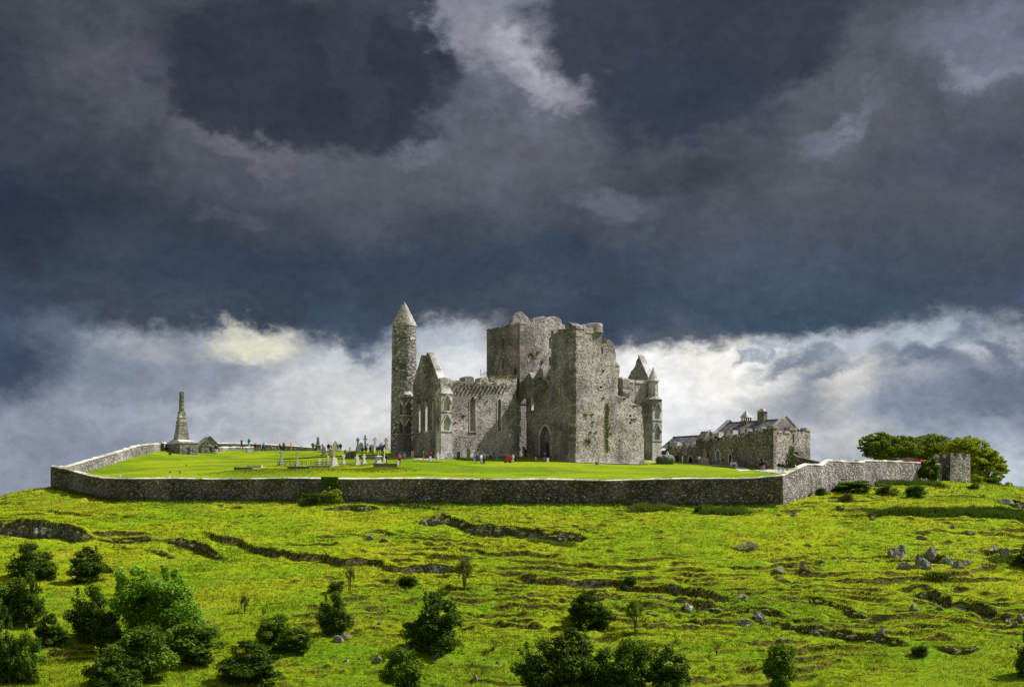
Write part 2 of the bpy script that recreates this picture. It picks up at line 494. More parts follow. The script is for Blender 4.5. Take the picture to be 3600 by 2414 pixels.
# ledges of the hillside: (px, py) along the lip, height of the face in photograph pixels, rock?
LEDGES = [
    ([(-60, 1838), (0, 1841), (41, 1850), (96, 1850), (182, 1859), (255, 1868), (325, 1881)], 58, 'left_cliff'),
    ([(319, 1873), (396, 1864), (501, 1866), (547, 1875)], 22, None),
    ([(364, 1896), (455, 1896), (560, 1900)], 22, 'ledge'),
    ([(583, 1898), (647, 1907), (710, 1923), (756, 1946), (792, 1968)], 34, 'ledge'),
    ([(400, 1918), (480, 1928)], 12, None),
    ([(515, 1928), (560, 1936), (620, 1955)], 16, 'ledge'),
    ([(710, 1878), (774, 1896), (843, 1900), (900, 1924), (991, 1941), (1050, 1957), (1128, 1955), (1182, 1964), (1264, 1973), (1337, 1982),
      (1378, 1996), (1492, 2000), (1597, 2003)], 26, None),
    ([(1650, 2008), (1720, 2020), (1800, 2030)], 13, None),
    ([(1800, 2026), (1845, 2028), (1982, 2037), (2096, 2037), (2191, 2044), (2278, 2053), (2383, 2064), (2451, 2078), (2551, 2087), (2583, 2103)], 36, None),
    ([(2280, 2082), (2340, 2090), (2420, 2098)], 22, 'ledge'),
    ([(2415, 2110), (2529, 2123), (2620, 2126), (2700, 2137), (2800, 2148)], 24, 'ledge'),
    ([(2650, 2160), (2720, 2170), (2814, 2190), (2905, 2205), (2973, 2215), (3092, 2235), (3192, 2262)], 24, 'ledge'),
    ([(1914, 2101), (2014, 2112)], 13, None),
    ([(1991, 2087), (2119, 2087), (2210, 2101)], 14, 'ledge'),
    ([(2155, 2138), (2205, 2150)], 14, None),
    ([(2260, 2121), (2337, 2135), (2406, 2155)], 20, 'ledge'),
    ([(2275, 2148), (2345, 2160)], 14, 'ledge'),
    ([(2700, 2087), (2796, 2096), (2896, 2112), (2973, 2135), (3087, 2162)], 15, 'ledge'),
    ([(3196, 2073), (3292, 2092), (3347, 2110), (3470, 2133), (3520, 2142)], 30, 'ledge'),
    ([(3351, 2128), (3474, 2146), (3588, 2169), (3660, 2180)], 20, 'ledge'),
    ([(3210, 2210), (3292, 2219), (3406, 2242)], 11, None),
    ([(3260, 2269), (3338, 2269), (3447, 2283)], 20, 'ledge'),
    ([(1145, 1787), (1242, 1783), (1332, 1787)], 26, 'ledge'),
    ([(1355, 1772), (1430, 1775), (1506, 1777), (1560, 1789)], 18, 'ledge'),
    ([(1478, 1828), (1560, 1817), (1606, 1835), (1665, 1850), (1800, 1858), (1909, 1878), (2028, 1882), (2064, 1891)], 34, 'main_ledge'),
    ([(1270, 1866), (1330, 1868), (1390, 1880)], 16, None),
    ([(2700, 2022), (2760, 2040), (2840, 2058)], 15, 'ledge'),
    ([(2835, 1958), (2880, 1968)], 12, None),
    ([(3225, 1950), (3300, 1960), (3345, 1975), (3405, 1982)], 22, 'ledge'),
    ([(3440, 1940), (3500, 1925), (3560, 1938)], 16, None),
    ([(2550, 1915), (2640, 1925)], 14, None),
    ([(3505, 1758), (3560, 1762), (3620, 1772)], 22, 'ledge'),
    ([(3400, 1735), (3480, 1748)], 10, None),
    ([(590, 2190), (700, 2186), (800, 2182)], 12, None),
    ([(1280, 2262), (1400, 2254)], 14, None),
    ([(1600, 2310), (1700, 2322)], 12, None),
    ([(2900, 2330), (3050, 2338)], 8, None),
    ([(100, 1783), (230, 1800), (330, 1810)], 10, None),
    ([(-40, 1772), (60, 1768), (120, 1764)], 16, None),
    ([(330, 1800), (450, 1808), (540, 1812)], 9, None),
]
ledge_world = []
for pts, hpx, kind in LEDGES:
    q = [ray_hit(H0, a, b) for a, b in pts]
    xs = np.array([v_.x for v_ in q]); ys = np.array([v_.y for v_ in q])
    o_ = np.argsort(xs); xs = xs[o_]; ys = ys[o_]
    hm = hpx / F * ys.mean() * (1.25 if hpx > 30 else (1.3 if pts[0][0] < 1750 else 1.85))
    ledge_world.append((xs, ys, hm, kind, pts))

def hill_detail(X, Y):
    z = np.zeros_like(X)
    jag = fbm(X * 0.30, Y * 0.02, 31, 2, 0.5) * 0.8
    for i, (xs, ys, hm, kind, _) in enumerate(ledge_world):
        yl = np.interp(X, xs, ys) + jag + fbm(X * 0.12, X * 0 + i, 40 + i, 2) * 0.8
        ends = np.clip(np.minimum(X - xs[0] + 1.0, xs[-1] + 1.0 - X) / 3.0, 0, 1)
        var = 0.75 + 0.5 * vnoise(X * 0.35, X * 0 + i * 3.1, 77)
        d = Y - yl
        kk = np.clip(d / 0.5 + 0.5, 0, 1); kk = kk * kk * (3 - 2 * kk)
        s = -0.62 * np.exp(np.minimum(d, 0) / (4.5 if hm > 1.4 else 2.2)) * (1 - kk) + 0.38 * np.exp(-np.maximum(d, 0) / (3.0 if hm > 1.4 else 1.8)) * kk
        z += s * hm * ends * var * (ends > 0)
    # sheep terracettes: flat treads and little risers that face downhill
    ph = Y * 0.33 + 1.5 * fbm(X * 0.030, Y * 0.05, 3, 3) * 2 + 0.45 * fbm(X * 0.20, Y * 0.3, 8, 2)
    s = ph - np.floor(ph)
    rs = np.clip((s - 0.86) / 0.14, 0, 1); rs = rs * rs * (3 - 2 * rs)
    mask = np.clip(0.42 + fbm(X * 0.028, Y * 0.07, 14, 3) * 2.2, 0.0, 1.0) * np.clip(0.7 + fbm(X * 0.3, Y * 0.3, 17, 2) * 1.2, 0.2, 1)
    z += 0.90 * (rs - s) * mask
    ph2 = Y * 0.95 + 1.5 * fbm(X * 0.08, Y * 0.16, 23, 3) * 2
    s2 = ph2 - np.floor(ph2)
    r2 = np.clip((s2 - 0.72) / 0.28, 0, 1)
    z += 0.30 * (r2 - s2) * np.clip(0.4 + fbm(X * 0.10, Y * 0.2, 29, 3) * 2.0, 0, 1)
    z += 0.34 * fbm(X * 0.10, Y * 0.14, 50, 3)
    z += 0.22 * fbm(X * 0.45, Y * 0.9, 51, 3)
    lump = np.maximum(0, fbm(X * 0.9, Y * 1.5, 55, 3)) ** 1.2
    z += 0.50 * lump * np.clip(0.4 + fbm(X * 0.05, Y * 0.05, 60, 2) * 1.6, 0.1, 1)
    return z

# the wall line (plan) and its top: px, py of top, Y
WALL_F = [(188, 1637, 225), (250, 1652, 219.5), (330, 1672, 211.5), (372, 1678, 207), (460, 1682, 203), (1230, 1681, 198.2), (1700, 1683, 196), (2120, 1687, 193.5),
          (2640, 1679, 190.6), (2742, 1671, 190)]
WALL_R = [(2742, 1671, 190), (2800, 1645, 193.6), (2828, 1632, 195.4), (2882, 1635, 199), (2903, 1617, 200.5), (3027, 1623, 209), (3032, 1617, 209.4), (3303, 1630, 230)]
WALL_L = [(188, 1637, 225), (226, 1640, 228), (290, 1622, 233), (370, 1600, 239), (477, 1567, 250), (530, 1561, 257), (582, 1557, 265)]

def wall_near(X):
    xs = np.array([P(*q).x for q in WALL_F] + [P(*q).x for q in WALL_R[1:]])
    ys = np.array([q[2] for q in WALL_F] + [q[2] for q in WALL_R[1:]])
    return np.interp(X, xs, ys)

def H(X, Y):
    X = np.asarray(X, float); Y = np.asarray(Y, float)
    k = np.clip((Y - 96) / 10, 0, 1) * np.clip((275 - Y) / 25, 0, 1) * np.clip((120 - np.abs(X)) / 15, 0, 1)
    # the ledges fade out right at the foot of the wall
    dw = wall_near(X) - Y
    inside = (X > -73) & (X < 68)
    k = k * np.where(inside, np.clip(0.15 + dw / 5.0, 0.12, 1), 1)
    return H0(X, Y) + hill_detail(X, Y) * k

lawn_c = [(260, 1678, 222), (330, 1680, 212.5), (372, 1685, 207.6), (460, 1688, 203.6), (800, 1688, 201.4), (1230, 1688, 198.8), (1700, 1690, 196.6), (2120, 1694, 194.1), (2640, 1687, 191.2),
          (2742, 1680, 190.8), (2828, 1652, 197), (2903, 1640, 202), (3032, 1645, 211), (3303, 1660, 232),
          (304, 1659, 232), (414, 1625, 242), (477, 1603, 249), (579, 1579, 264), (600, 1583, 262), (632, 1597, 258), (700, 1602, 260), (760, 1594, 265), (680, 1645, 228), (1000, 1655, 215),
          (820, 1581, 280), (1100, 1585, 280), (1000, 1608, 256), (1045, 1640, 224), (1200, 1636, 226), (1350, 1630, 228), (1250, 1590, 262),
          (1372, 1603, 252), (1330, 1581, 275), (1460, 1606, 250), (1550, 1612, 244), (1700, 1609, 250), (1850, 1604, 256), (1700, 1634, 232), (2025, 1626, 244.5), (2150, 1632, 248),
          (2270, 1634, 253), (2310, 1618, 270), (2420, 1628, 262), (2516, 1633, 255), (2600, 1642, 250), (2719, 1653, 244.5), (2780, 1660, 240), (2480, 1628, 262),
          (2100, 1660, 218), (2500, 1660, 215), (1500, 1655, 216)]
LF = tps_fit([P(*q) for q in lawn_c] + [Vector((-60, 300, 11.5)), Vector((0, 300, 10.5)), Vector((50, 300, 7.5)), Vector((70, 260, 6.0)), Vector((-60, 285, 12))])
# raised plots and hummocks of the graveyard: px, py, Y radius, height
MOUNDS = [(870, 1662, 2.6, 0.35), (1010, 1660, 2.2, 0.3), (1150, 1655, 2.5, 0.3), (1360, 1652, 2.0, 0.35), (1300, 1655, 1.5, 0.2)]

def L0(X, Y):
    X = np.asarray(X, float); Y = np.asarray(Y, float)
    return tps_eval(LF, X, Y)
_mw = [(ray_hit(L0, a, b, 190, 290), r_, h_) for a, b, r_, h_ in MOUNDS]

def LW(X, Y):
    X = np.asarray(X, float); Y = np.asarray(Y, float)
    z = L0(X, Y) + 0.10 * fbm(X * 0.09, Y * 0.09, 70, 3) + 0.03 * fbm(X * 0.6, Y * 0.6, 71, 2)
    for p, r_, h_ in _mw:
        z = z + h_ * np.exp(-(((X - p.x) / (r_ * 1.8)) ** 2 + ((Y - p.y) / r_) ** 2) ** 2)
    return z

def on_lawn(px, py):
    q = ray_hit(LW, px, py, 190.5, 281)
    if q.y > 280:                     # feet on the skyline
        q = Vector(((px - 1800) / F * 279, 279, 0))
        q.z = float(LW(np.array([q.x]), np.array([q.y]))[0])
    return q

def on_hill(px, py):
    return ray_hit(H, px, py)

def lz(x, y):
    return float(LW(np.array([x]), np.array([y]))[0])

def hz(x, y):
    return float(H(np.array([x]), np.array([y]))[0])
# ------------------------------------------------------------------ materials
def new_mat(name):
    m_ = bpy.data.materials.new(name)
    m_.use_nodes = True
    return m_, NT(m_.node_tree)

def finish(T, color, rough=0.95, bump=None, bstr=0.5, bdist=0.05, spec=0.2, sub=None):
    b = T.n('ShaderNodeBsdfPrincipled', ins={'Base Color': color, 'Roughness': rough, 'Specular IOR Level': spec})
    if bump is not None:
        bp = T.n('ShaderNodeBump', ins={'Height': bump, 'Strength': bstr, 'Distance': bdist})
        T.put(b.inputs['Normal'], bp.outputs[0])
    T.n('ShaderNodeOutputMaterial', ins={'Surface': b.outputs[0]})
    return b

def bw(T, f, lo, hi):
    q = T.ss(f, 0.0, 1.0, lo, hi)
    return T.n('ShaderNodeCombineColor', ins={'Red': q, 'Green': q, 'Blue': q}).outputs[0]

def stone_mat(name, base=(0.325, 0.290, 0.285), cell=4.0, moss=0.12, white=0.5, dark=0.45, mortar=0.30, contrast=0.7, bstr=0.4, ochre=0.15, flat=1.7, turf=0.0):
    m_, T = new_mat(name)
    pos = T.n('ShaderNodeNewGeometry').outputs['Position']
    wob = T.v('SCALE', T.v('SUBTRACT', T.noise(pos, 1.7, 3, 0.5, col=True), (0.5, 0.5, 0.5)), 0.25)
    q = T.v('MULTIPLY', T.v('ADD', pos, wob), (1, 1, flat))
    vor = T.n('ShaderNodeTexVoronoi', feature='F1', ins={'Vector': q, 'Scale': cell, 'Randomness': 0.9})
    edge = T.n('ShaderNodeTexVoronoi', feature='DISTANCE_TO_EDGE', ins={'Vector': q, 'Scale': cell, 'Randomness': 0.9})
    cr = T.n('ShaderNodeSeparateColor', ins={'Color': vor.outputs['Color']})
    f = cr.outputs[0]
    c_ = T.mix(1.0, base, bw(T, f, 1 - 0.42 * contrast, 1 + 0.55 * contrast), 'MULTIPLY')
    c_ = T.mix(T.m('MULTIPLY', T.m('GREATER_THAN', cr.outputs[1], 0.90), white), c_, (0.55, 0.54, 0.51))
    c_ = T.mix(T.m('MULTIPLY', T.m('GREATER_THAN', cr.outputs[2], 0.86), 0.5), c_, (base[0] * 0.8, base[1] * 0.68, base[2] * 0.62))
    big = T.noise(pos, 0.22, 5, 0.6)
    c_ = T.mix(1.0, c_, bw(T, T.ss(big, 0.36, 0.64), 0.60, 1.36), 'MULTIPLY')
    streak = T.noise(T.v('MULTIPLY', pos, (1.0, 1.0, 0.16)), 0.8, 6, 0.62)
    c_ = T.mix(T.m('MULTIPLY', T.ss(streak, 0.50, 0.66), dark), c_, (base[0] * 0.33, base[1] * 0.34, base[2] * 0.33))
    gr = T.noise(T.v('ADD', pos, (31, 4, 9)), 0.55, 6, 0.65)
    c_ = T.mix(T.m('MULTIPLY', T.ss(gr, 0.55, 0.70), moss), c_, (0.10, 0.115, 0.045))
    oc = T.noise(T.v('ADD', pos, (3, 44, 19)), 0.9, 6, 0.7)
    c_ = T.mix(T.m('MULTIPLY', T.ss(oc, 0.58, 0.70), ochre), c_, (0.27, 0.20, 0.10))
    sp = T.noise(T.v('ADD', pos, (13, 24, 5)), 5.0, 4, 0.7)
    c_ = T.mix(T.m('MULTIPLY', T.ss(sp, 0.62, 0.70), white), c_, (0.60, 0.59, 0.56))
    mo = T.ss(edge.outputs['Distance'], 0.0, 0.10, mortar, 0.0)
    c_ = T.mix(mo, c_, (base[0] * 0.38, base[1] * 0.37, base[2] * 0.35))
    fine = T.noise(pos, 9.0, 5, 0.65)
    c_ = T.mix(1.0, c_, bw(T, fine, 0.70, 1.30), 'MULTIPLY')
    if turf > 0:                           # turf and moss that have grown over level surfaces
        nz = T.n('ShaderNodeSeparateXYZ', ins={'Vector': T.n('ShaderNodeNewGeometry').outputs['Normal']}).outputs[2]
        tf = T.ss(T.m('ADD', nz, T.m('MULTIPLY', T.m('SUBTRACT', gr, 0.5), 1.1)), 0.75 - 0.5 * turf, 1.0 - 0.5 * turf)
        c_ = T.mix(tf, c_, T.mix(fine, (0.08, 0.11, 0.008), (0.17, 0.19, 0.02)))
    hgt = T.m('ADD', T.m('ADD', T.m('MULTIPLY', T.ss(edge.outputs['Distance'], 0.0, 0.14), 0.7), T.m('MULTIPLY', f, 0.8)), T.m('MULTIPLY', fine, 0.5))
    finish(T, c_, 0.95, hgt, bstr, 0.10)
    return m_

def simple_mat(name, base, rough=0.9, var=0.25, scale=2.0, bstr=0.2, spec=0.2, spots=None, spot_amt=0.5, moss=None):
    m_, T = new_mat(name)
    pos = T.n('ShaderNodeNewGeometry').outputs['Position']
    n1 = T.noise(pos, scale, 5, 0.65)
    c_ = T.mix(1.0, base, bw(T, T.ss(n1, 0.3, 0.7), 1 - var, 1 + var), 'MULTIPLY')
    if spots is not None:
        n2 = T.noise(T.v('ADD', pos, (5, 9, 2)), scale * 2.2, 5, 0.7)
        c_ = T.mix(T.m('MULTIPLY', T.ss(n2, 0.52, 0.64), spot_amt), c_, spots)
    if moss is not None:
        n3 = T.noise(T.v('ADD', pos, (51, 9, 22)), scale * 0.7, 5, 0.7)
        c_ = T.mix(T.ss(n3, 0.52, 0.66), c_, moss)
    finish(T, c_, rough, n1, bstr, 0.05, spec)
    return m_

def tint_mat(name, lo, mid, hi, trans=0.0, rough=0.8, spec=0.15):
    """colour of each leaf or stone picked along lo-mid-hi by its own tint value"""
    m_, T = new_mat(name)
    a = T.n('ShaderNodeAttribute', attribute_name='tint').outputs['Fac']
    c_ = T.ramp(a, [(0.0, lo), (0.5, mid), (1.0, hi)])
    if trans > 0:
        d = T.n('ShaderNodeBsdfPrincipled', ins={'Base Color': c_, 'Roughness': rough, 'Specular IOR Level': spec})
        t = T.n('ShaderNodeBsdfTranslucent', ins={'Color': T.mix(1.0, c_, (1.1, 1.25, 0.5), 'MULTIPLY')})
        mxs = T.n('ShaderNodeMixShader', ins={0: trans, 1: d.outputs[0], 2: t.outputs[0]})
        T.n('ShaderNodeOutputMaterial', ins={'Surface': mxs.outputs[0]})
    else:
        pos = T.n('ShaderNodeNewGeometry').outputs['Position']
        n1 = T.noise(pos, 7.0, 4, 0.65)
        c_ = T.mix(1.0, c_, bw(T, n1, 0.7, 1.3), 'MULTIPLY')
        finish(T, c_, rough, n1, 0.4, 0.04, spec)
    return m_

def grass_mat(name, cols, dry, soil=True, bright=1.0, mow=False):
    m_, T = new_mat(name)
    g = T.n('ShaderNodeNewGeometry')
    pos = g.outputs['Position']
    pa = T.v('MULTIPLY', pos, (0.6, 1.0, 1.0))
    n1 = T.noise(pa, 0.10, 4, 0.55)
    n2 = T.noise(pa, 0.75, 6, 0.65)
    n3 = T.noise(pa, 4.5, 5, 0.7)
    c_ = T.mix(T.ss(n1, 0.40, 0.60), cols[0], cols[1])
    c_ = T.mix(T.m('MULTIPLY', T.ss(n2, 0.42, 0.66), 0.8), c_, cols[2])
    n4 = T.noise(T.v('ADD', pa, (40, 3, 8)), 0.45, 7, 0.7)
    c_ = T.mix(T.m('MULTIPLY', T.ss(n4, 0.50, 0.68), dry[1]), c_, dry[0])
    c_ = T.mix(1.0, c_, bw(T, T.ss(n3, 0.25, 0.75), 0.62 if soil else 0.74, 1.38 if soil else 1.28), 'MULTIPLY')
    hgt = T.m('ADD', T.m('MULTIPLY', n2, 0.4), T.m('MULTIPLY', n3, 0.6))
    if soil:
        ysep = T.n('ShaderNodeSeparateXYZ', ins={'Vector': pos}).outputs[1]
        downslope_shade = T.ss(T.m('ADD', ysep, T.m('MULTIPLY', T.m('SUBTRACT', n1, 0.5), 70.0)), 178.0, 118.0)
        c_ = T.mix(T.m('MULTIPLY', downslope_shade, 0.60), c_, T.mix(1.0, c_, (0.42, 0.62, 0.7), 'MULTIPLY'))  # greener low down, and shade on the lower slope put into grass colour
        nz = T.n('ShaderNodeSeparateXYZ', ins={'Vector': g.outputs['Normal']}).outputs[2]
        nzj = T.m('ADD', nz, T.m('MULTIPLY', T.m('SUBTRACT', n3, 0.5), 0.30))
        soilc = T.mix(T.ss(T.noise(pa, 2.6, 6, 0.75), 0.42, 0.62), (0.020, 0.028, 0.004), (0.145, 0.125, 0.020))
        c_ = T.mix(T.ss(nzj, 0.86, 0.66), c_, soilc)
        rock = T.mix(T.ss(T.noise(pos, 2.4, 6, 0.7), 0.45, 0.62), (0.035, 0.035, 0.028), (0.22, 0.215, 0.20))
        c_ = T.mix(T.m('MULTIPLY', T.ss(nzj, 0.50, 0.30), 0.8), c_, rock)
    finish(T, c_, 1.0, hgt, 0.9 if soil else 0.35, 0.22 if soil else 0.05, 0.05)
    return m_

M = {}
M['lawn'] = grass_mat('mown_lawn', [(0.075, 0.145, 0.004), (0.195, 0.25, 0.004), (0.125, 0.20, 0.005)], ((0.22, 0.205, 0.014), 0.75), soil=False)
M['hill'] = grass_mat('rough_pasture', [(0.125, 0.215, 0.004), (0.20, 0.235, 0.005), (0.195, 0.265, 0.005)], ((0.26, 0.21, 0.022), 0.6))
M['plain'] = grass_mat('far_fields', [(0.10, 0.16, 0.02), (0.14, 0.18, 0.03), (0.12, 0.15, 0.02)], ((0.2, 0.18, 0.05), 0.3), soil=False)
M['grass_blades'] = tint_mat('grass_blades', (0.05, 0.08, 0.005), (0.18, 0.22, 0.008), (0.34, 0.30, 0.04), 0.3)
M['nettles'] = tint_mat('nettle_leaves', (0.035, 0.07, 0.010), (0.08, 0.13, 0.018), (0.15, 0.19, 0.035), 0.25)
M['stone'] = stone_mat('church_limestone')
M['stone_shaded'] = stone_mat('church_limestone_shaded', (0.205, 0.182, 0.172), moss=0.16, white=0.3, dark=0.45)  # darker copy of the church limestone: north-face shade put into its colour
M['stone_pale'] = stone_mat('pale_dressed_limestone', (0.40, 0.38, 0.375), 3.2, moss=0.2, white=0.4, dark=0.3, mortar=0.22, contrast=0.4, bstr=0.25)
M['stone_hall'] = stone_mat('hall_limestone', (0.150, 0.132, 0.112), moss=0.2, white=0.5, dark=0.6)
M['stone_tower'] = stone_mat('round_tower_sandstone', (0.23, 0.205, 0.185), 3.2, moss=0.45, white=0.4, dark=0.55, ochre=0.35, flat=1.4)
M['stone_wall'] = stone_mat('enclosure_rubble_shaded', (0.088, 0.080, 0.066), 4.6, moss=0.5, white=0.40, dark=0.5, flat=1.3)  # darker copy for faces turned from the sun, shade in its colour
M['wall_sunlit'] = stone_mat('enclosure_rubble_sunlit', (0.20, 0.182, 0.18), 4.4, moss=0.35, white=0.6, dark=0.35, flat=1.3)  # lighter copy for faces in the sun, sunlight in its colour
M['coping'] = stone_mat('coping_mortar', (0.46, 0.44, 0.37), 1.2, moss=0.2, white=0.4, dark=0.15, mortar=0.2, contrast=0.3, bstr=0.3)
M['monument'] = stone_mat('monument_limestone', (0.30, 0.29, 0.25), 1.5, moss=0.7, white=0.55, dark=0.5, mortar=0.1, contrast=0.5)
M['block'] = tint_mat('stone_block', (0.16, 0.15, 0.13), (0.29, 0.275, 0.245), (0.56, 0.54, 0.50))
M['rubble'] = tint_mat('rubble_stone', (0.13, 0.115, 0.115), (0.29, 0.265, 0.26), (0.60, 0.585, 0.57))
M['opening_shade'] = simple_mat('recess_shade', (0.05, 0.048, 0.042))  # flat dark colour that paints the shade inside openings
M['slate'] = simple_mat('roof_slate', (0.13, 0.135, 0.15), 0.7, 0.3, 3.0, 0.3, 0.3, (0.22, 0.22, 0.17), 0.4)
M['rock'] = stone_mat('hillside_limestone', (0.13, 0.127, 0.115), 1.6, turf=0.9, moss=0.8, white=0.45, dark=0.5, mortar=0.5, contrast=0.5, flat=1.8, ochre=0.2, bstr=1.0)
M['boulder'] = stone_mat('weathered_boulder', (0.18, 0.175, 0.162), 1.6, turf=0.25, moss=0.7, white=0.5, dark=0.5, mortar=0.3, contrast=0.4, flat=1.2, bstr=0.8)
M['path'] = simple_mat('gravel_path', (0.40, 0.38, 0.34), 0.95, 0.2, 5.0)
M['bark'] = simple_mat('bark', (0.075, 0.06, 0.045), 0.95, 0.3, 5.0, 0.6)
M['iron'] = simple_mat('dark_iron', (0.03, 0.03, 0.03), 0.6, 0.2, 5.0, 0.1, 0.4)
M['white_stone'] = simple_mat('white_marble', (0.47, 0.46, 0.43), 0.8, 0.18, 3.0, 0.15, 0.3, (0.30, 0.29, 0.25), 0.6)
M['grey_stone'] = simple_mat('grey_gravestone', (0.26, 0.255, 0.245), 0.9, 0.3, 3.0, 0.2, 0.2, (0.45, 0.44, 0.40), 0.5)
M['dark_stone'] = simple_mat('dark_lichened_gravestone', (0.12, 0.125, 0.11), 0.9, 0.3, 3.0, 0.2, 0.2, (0.28, 0.28, 0.24), 0.5, (0.07, 0.08, 0.04))
M['ochre_stone'] = simple_mat('ochre_lichened_stone', (0.34, 0.28, 0.13), 0.9, 0.3, 3.0, 0.2, 0.2, (0.45, 0.44, 0.38), 0.5)
M['blue_stone'] = simple_mat('blue_grey_limestone', (0.33, 0.36, 0.40), 0.85, 0.15, 3.0, 0.15)
M['pink_stone'] = simple_mat('pinkish_sandstone', (0.40, 0.29, 0.26), 0.9, 0.25, 3.0, 0.3)
M['red_paint'] = simple_mat('faded_red_paint', (0.55, 0.09, 0.08), 0.6, 0.12, 2.0, 0.05, 0.3)
M['maroon'] = simple_mat('maroon_roofing', (0.085, 0.035, 0.035), 0.6, 0.2, 2.0, 0.1)
M['white_paint'] = simple_mat('white_paint', (0.75, 0.75, 0.74), 0.6, 0.08, 2.0, 0.05)
M['black_paint'] = simple_mat('black_plastic', (0.02, 0.02, 0.022), 0.5, 0.1, 2.0, 0.05, 0.4)
LEAF = {
    'dark': tint_mat('hawthorn_leaves_dark', (0.012, 0.028, 0.004), (0.042, 0.078, 0.007), (0.19, 0.26, 0.018), 0.40),
    'mid': tint_mat('hawthorn_leaves', (0.020, 0.045, 0.005), (0.075, 0.13, 0.009), (0.25, 0.34, 0.028), 0.42),
    'bright': tint_mat('sycamore_leaves', (0.03, 0.075, 0.004), (0.10, 0.21, 0.008), (0.38, 0.58, 0.08), 0.45),
    'olive': tint_mat('olive_leaves', (0.04, 0.05, 0.010), (0.10, 0.115, 0.018), (0.20, 0.20, 0.035), 0.22),
    'beech': tint_mat('beech_leaves', (0.04, 0.07, 0.006), (0.13, 0.18, 0.014), (0.31, 0.36, 0.04), 0.35),
    'yellow': tint_mat('lime_leaves', (0.08, 0.11, 0.006), (0.26, 0.30, 0.012), (0.48, 0.50, 0.04), 0.38),
    'ivy': tint_mat('ivy_leaves', (0.02, 0.06, 0.008), (0.05, 0.13, 0.014), (0.10, 0.21, 0.025), 0.2),
    'moss': tint_mat('wall_plants', (0.05, 0.06, 0.012), (0.11, 0.12, 0.02), (0.24, 0.22, 0.05), 0.15),
}
# ------------------------------------------------------------------ terrain meshes
def grid_mesh(name, X, Y, Z, mat, kind='structure', keep=None, smooth=True):
    r_, c_ = X.shape
    idx = np.arange(r_ * c_).reshape(r_, c_)
    f = np.stack([idx[:-1, :-1], idx[:-1, 1:], idx[1:, 1:], idx[1:, :-1]], -1).reshape(-1, 4)
    v_ = np.stack([X, Y, Z], -1).reshape(-1, 3)
    if keep is not None:
        kk = keep.reshape(-1)
        f = f[kk[f].all(1)]
        used = np.zeros(len(v_), bool); used[f.ravel()] = True
        re_ = np.cumsum(used) - 1
        v_ = v_[used]; f = re_[f]
    me = from_np(name, v_, f, smooth)
    return mesh_obj(name, me, mat, kind=kind)

# fine fan over the hillside in view
pxs = np.arange(-420, 4021, 7.5)
Ys = np.concatenate([np.arange(100, 112, 0.6), np.arange(112, 202, 0.165), np.arange(202, 262, 0.3)])
Yg, Pg = np.meshgrid(Ys, pxs, indexing='ij')
Xg = (Pg - 1800) / F * Yg
Zg = H(Xg, Yg)
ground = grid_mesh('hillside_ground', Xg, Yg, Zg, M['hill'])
# coarse sheet to the horizon, with the fine fan left out of it
def ring(a):
    return np.unique(np.concatenate(a))
cx = ring([np.arange(-400, 401, 5.0), np.array([-7000, -4500, -3000, -2000, -1400, -1000, -700, -500, 500, 700, 1000, 1400, 2000, 3000, 4500, 7000])])
cy = ring([np.arange(-160, 561, 5.0), np.array([-3000, -1500, -800, -400, -250, 650, 800, 1100, 1600, 2400, 3500, 5000, 7500])])
CY, CX = np.meshgrid(cy, cx, indexing='ij')
CZ = H0(CX, CY)
far_drop = np.clip((np.hypot(CX, CY) - 600) / 6000, 0, 1) * 6
inside = (CY > 101) & (CY < 261) & (np.abs(CX) < np.minimum(0.444 * CY, 0.484 * CY)) & (CX > -0.444 * CY)
CZ = np.where(inside, CZ - 3.0, CZ - 0.03)
grid_mesh('surrounding_land', CX, CY, CZ, M['plain'])

# lawn inside the enclosure
poly = [P(*q) for q in WALL_F] + [P(*q) for q in WALL_R[1:]] + [Vector((76, 262, 0)), Vector((82, 305, 0)), Vector((-66, 305, 0)), Vector((-70, 283, 0))] + [P(*q) for q in reversed(WALL_L[1:])]
px_ = np.array([q.x for q in poly]); py_ = np.array([q.y for q in poly])
def in_poly(X, Y):
    ins = np.zeros(X.shape, bool)
    n = len(px_)
    for i in range(n):
        j = (i - 1) % n
        c1 = (py_[i] > Y) != (py_[j] > Y)
        xi = (px_[j] - px_[i]) * (Y - py_[i]) / (py_[j] - py_[i] + 1e-12) + px_[i]
        ins ^= c1 & (X < xi)
    return ins
lx = np.arange(-76, 84, 0.45); ly = np.arange(189, 306, 0.4)
LY, LX = np.meshgrid(ly, lx, indexing='ij')
keep = in_poly(LX, LY)
LZ = LW(LX, LY)
# beyond the graveyard the ground falls away
LZ = LZ - np.clip((LY - 290) / 15, 0, 1) ** 2 * 3
lawn = grid_mesh('lawn', LX, LY, LZ, M['lawn'], keep=keep)

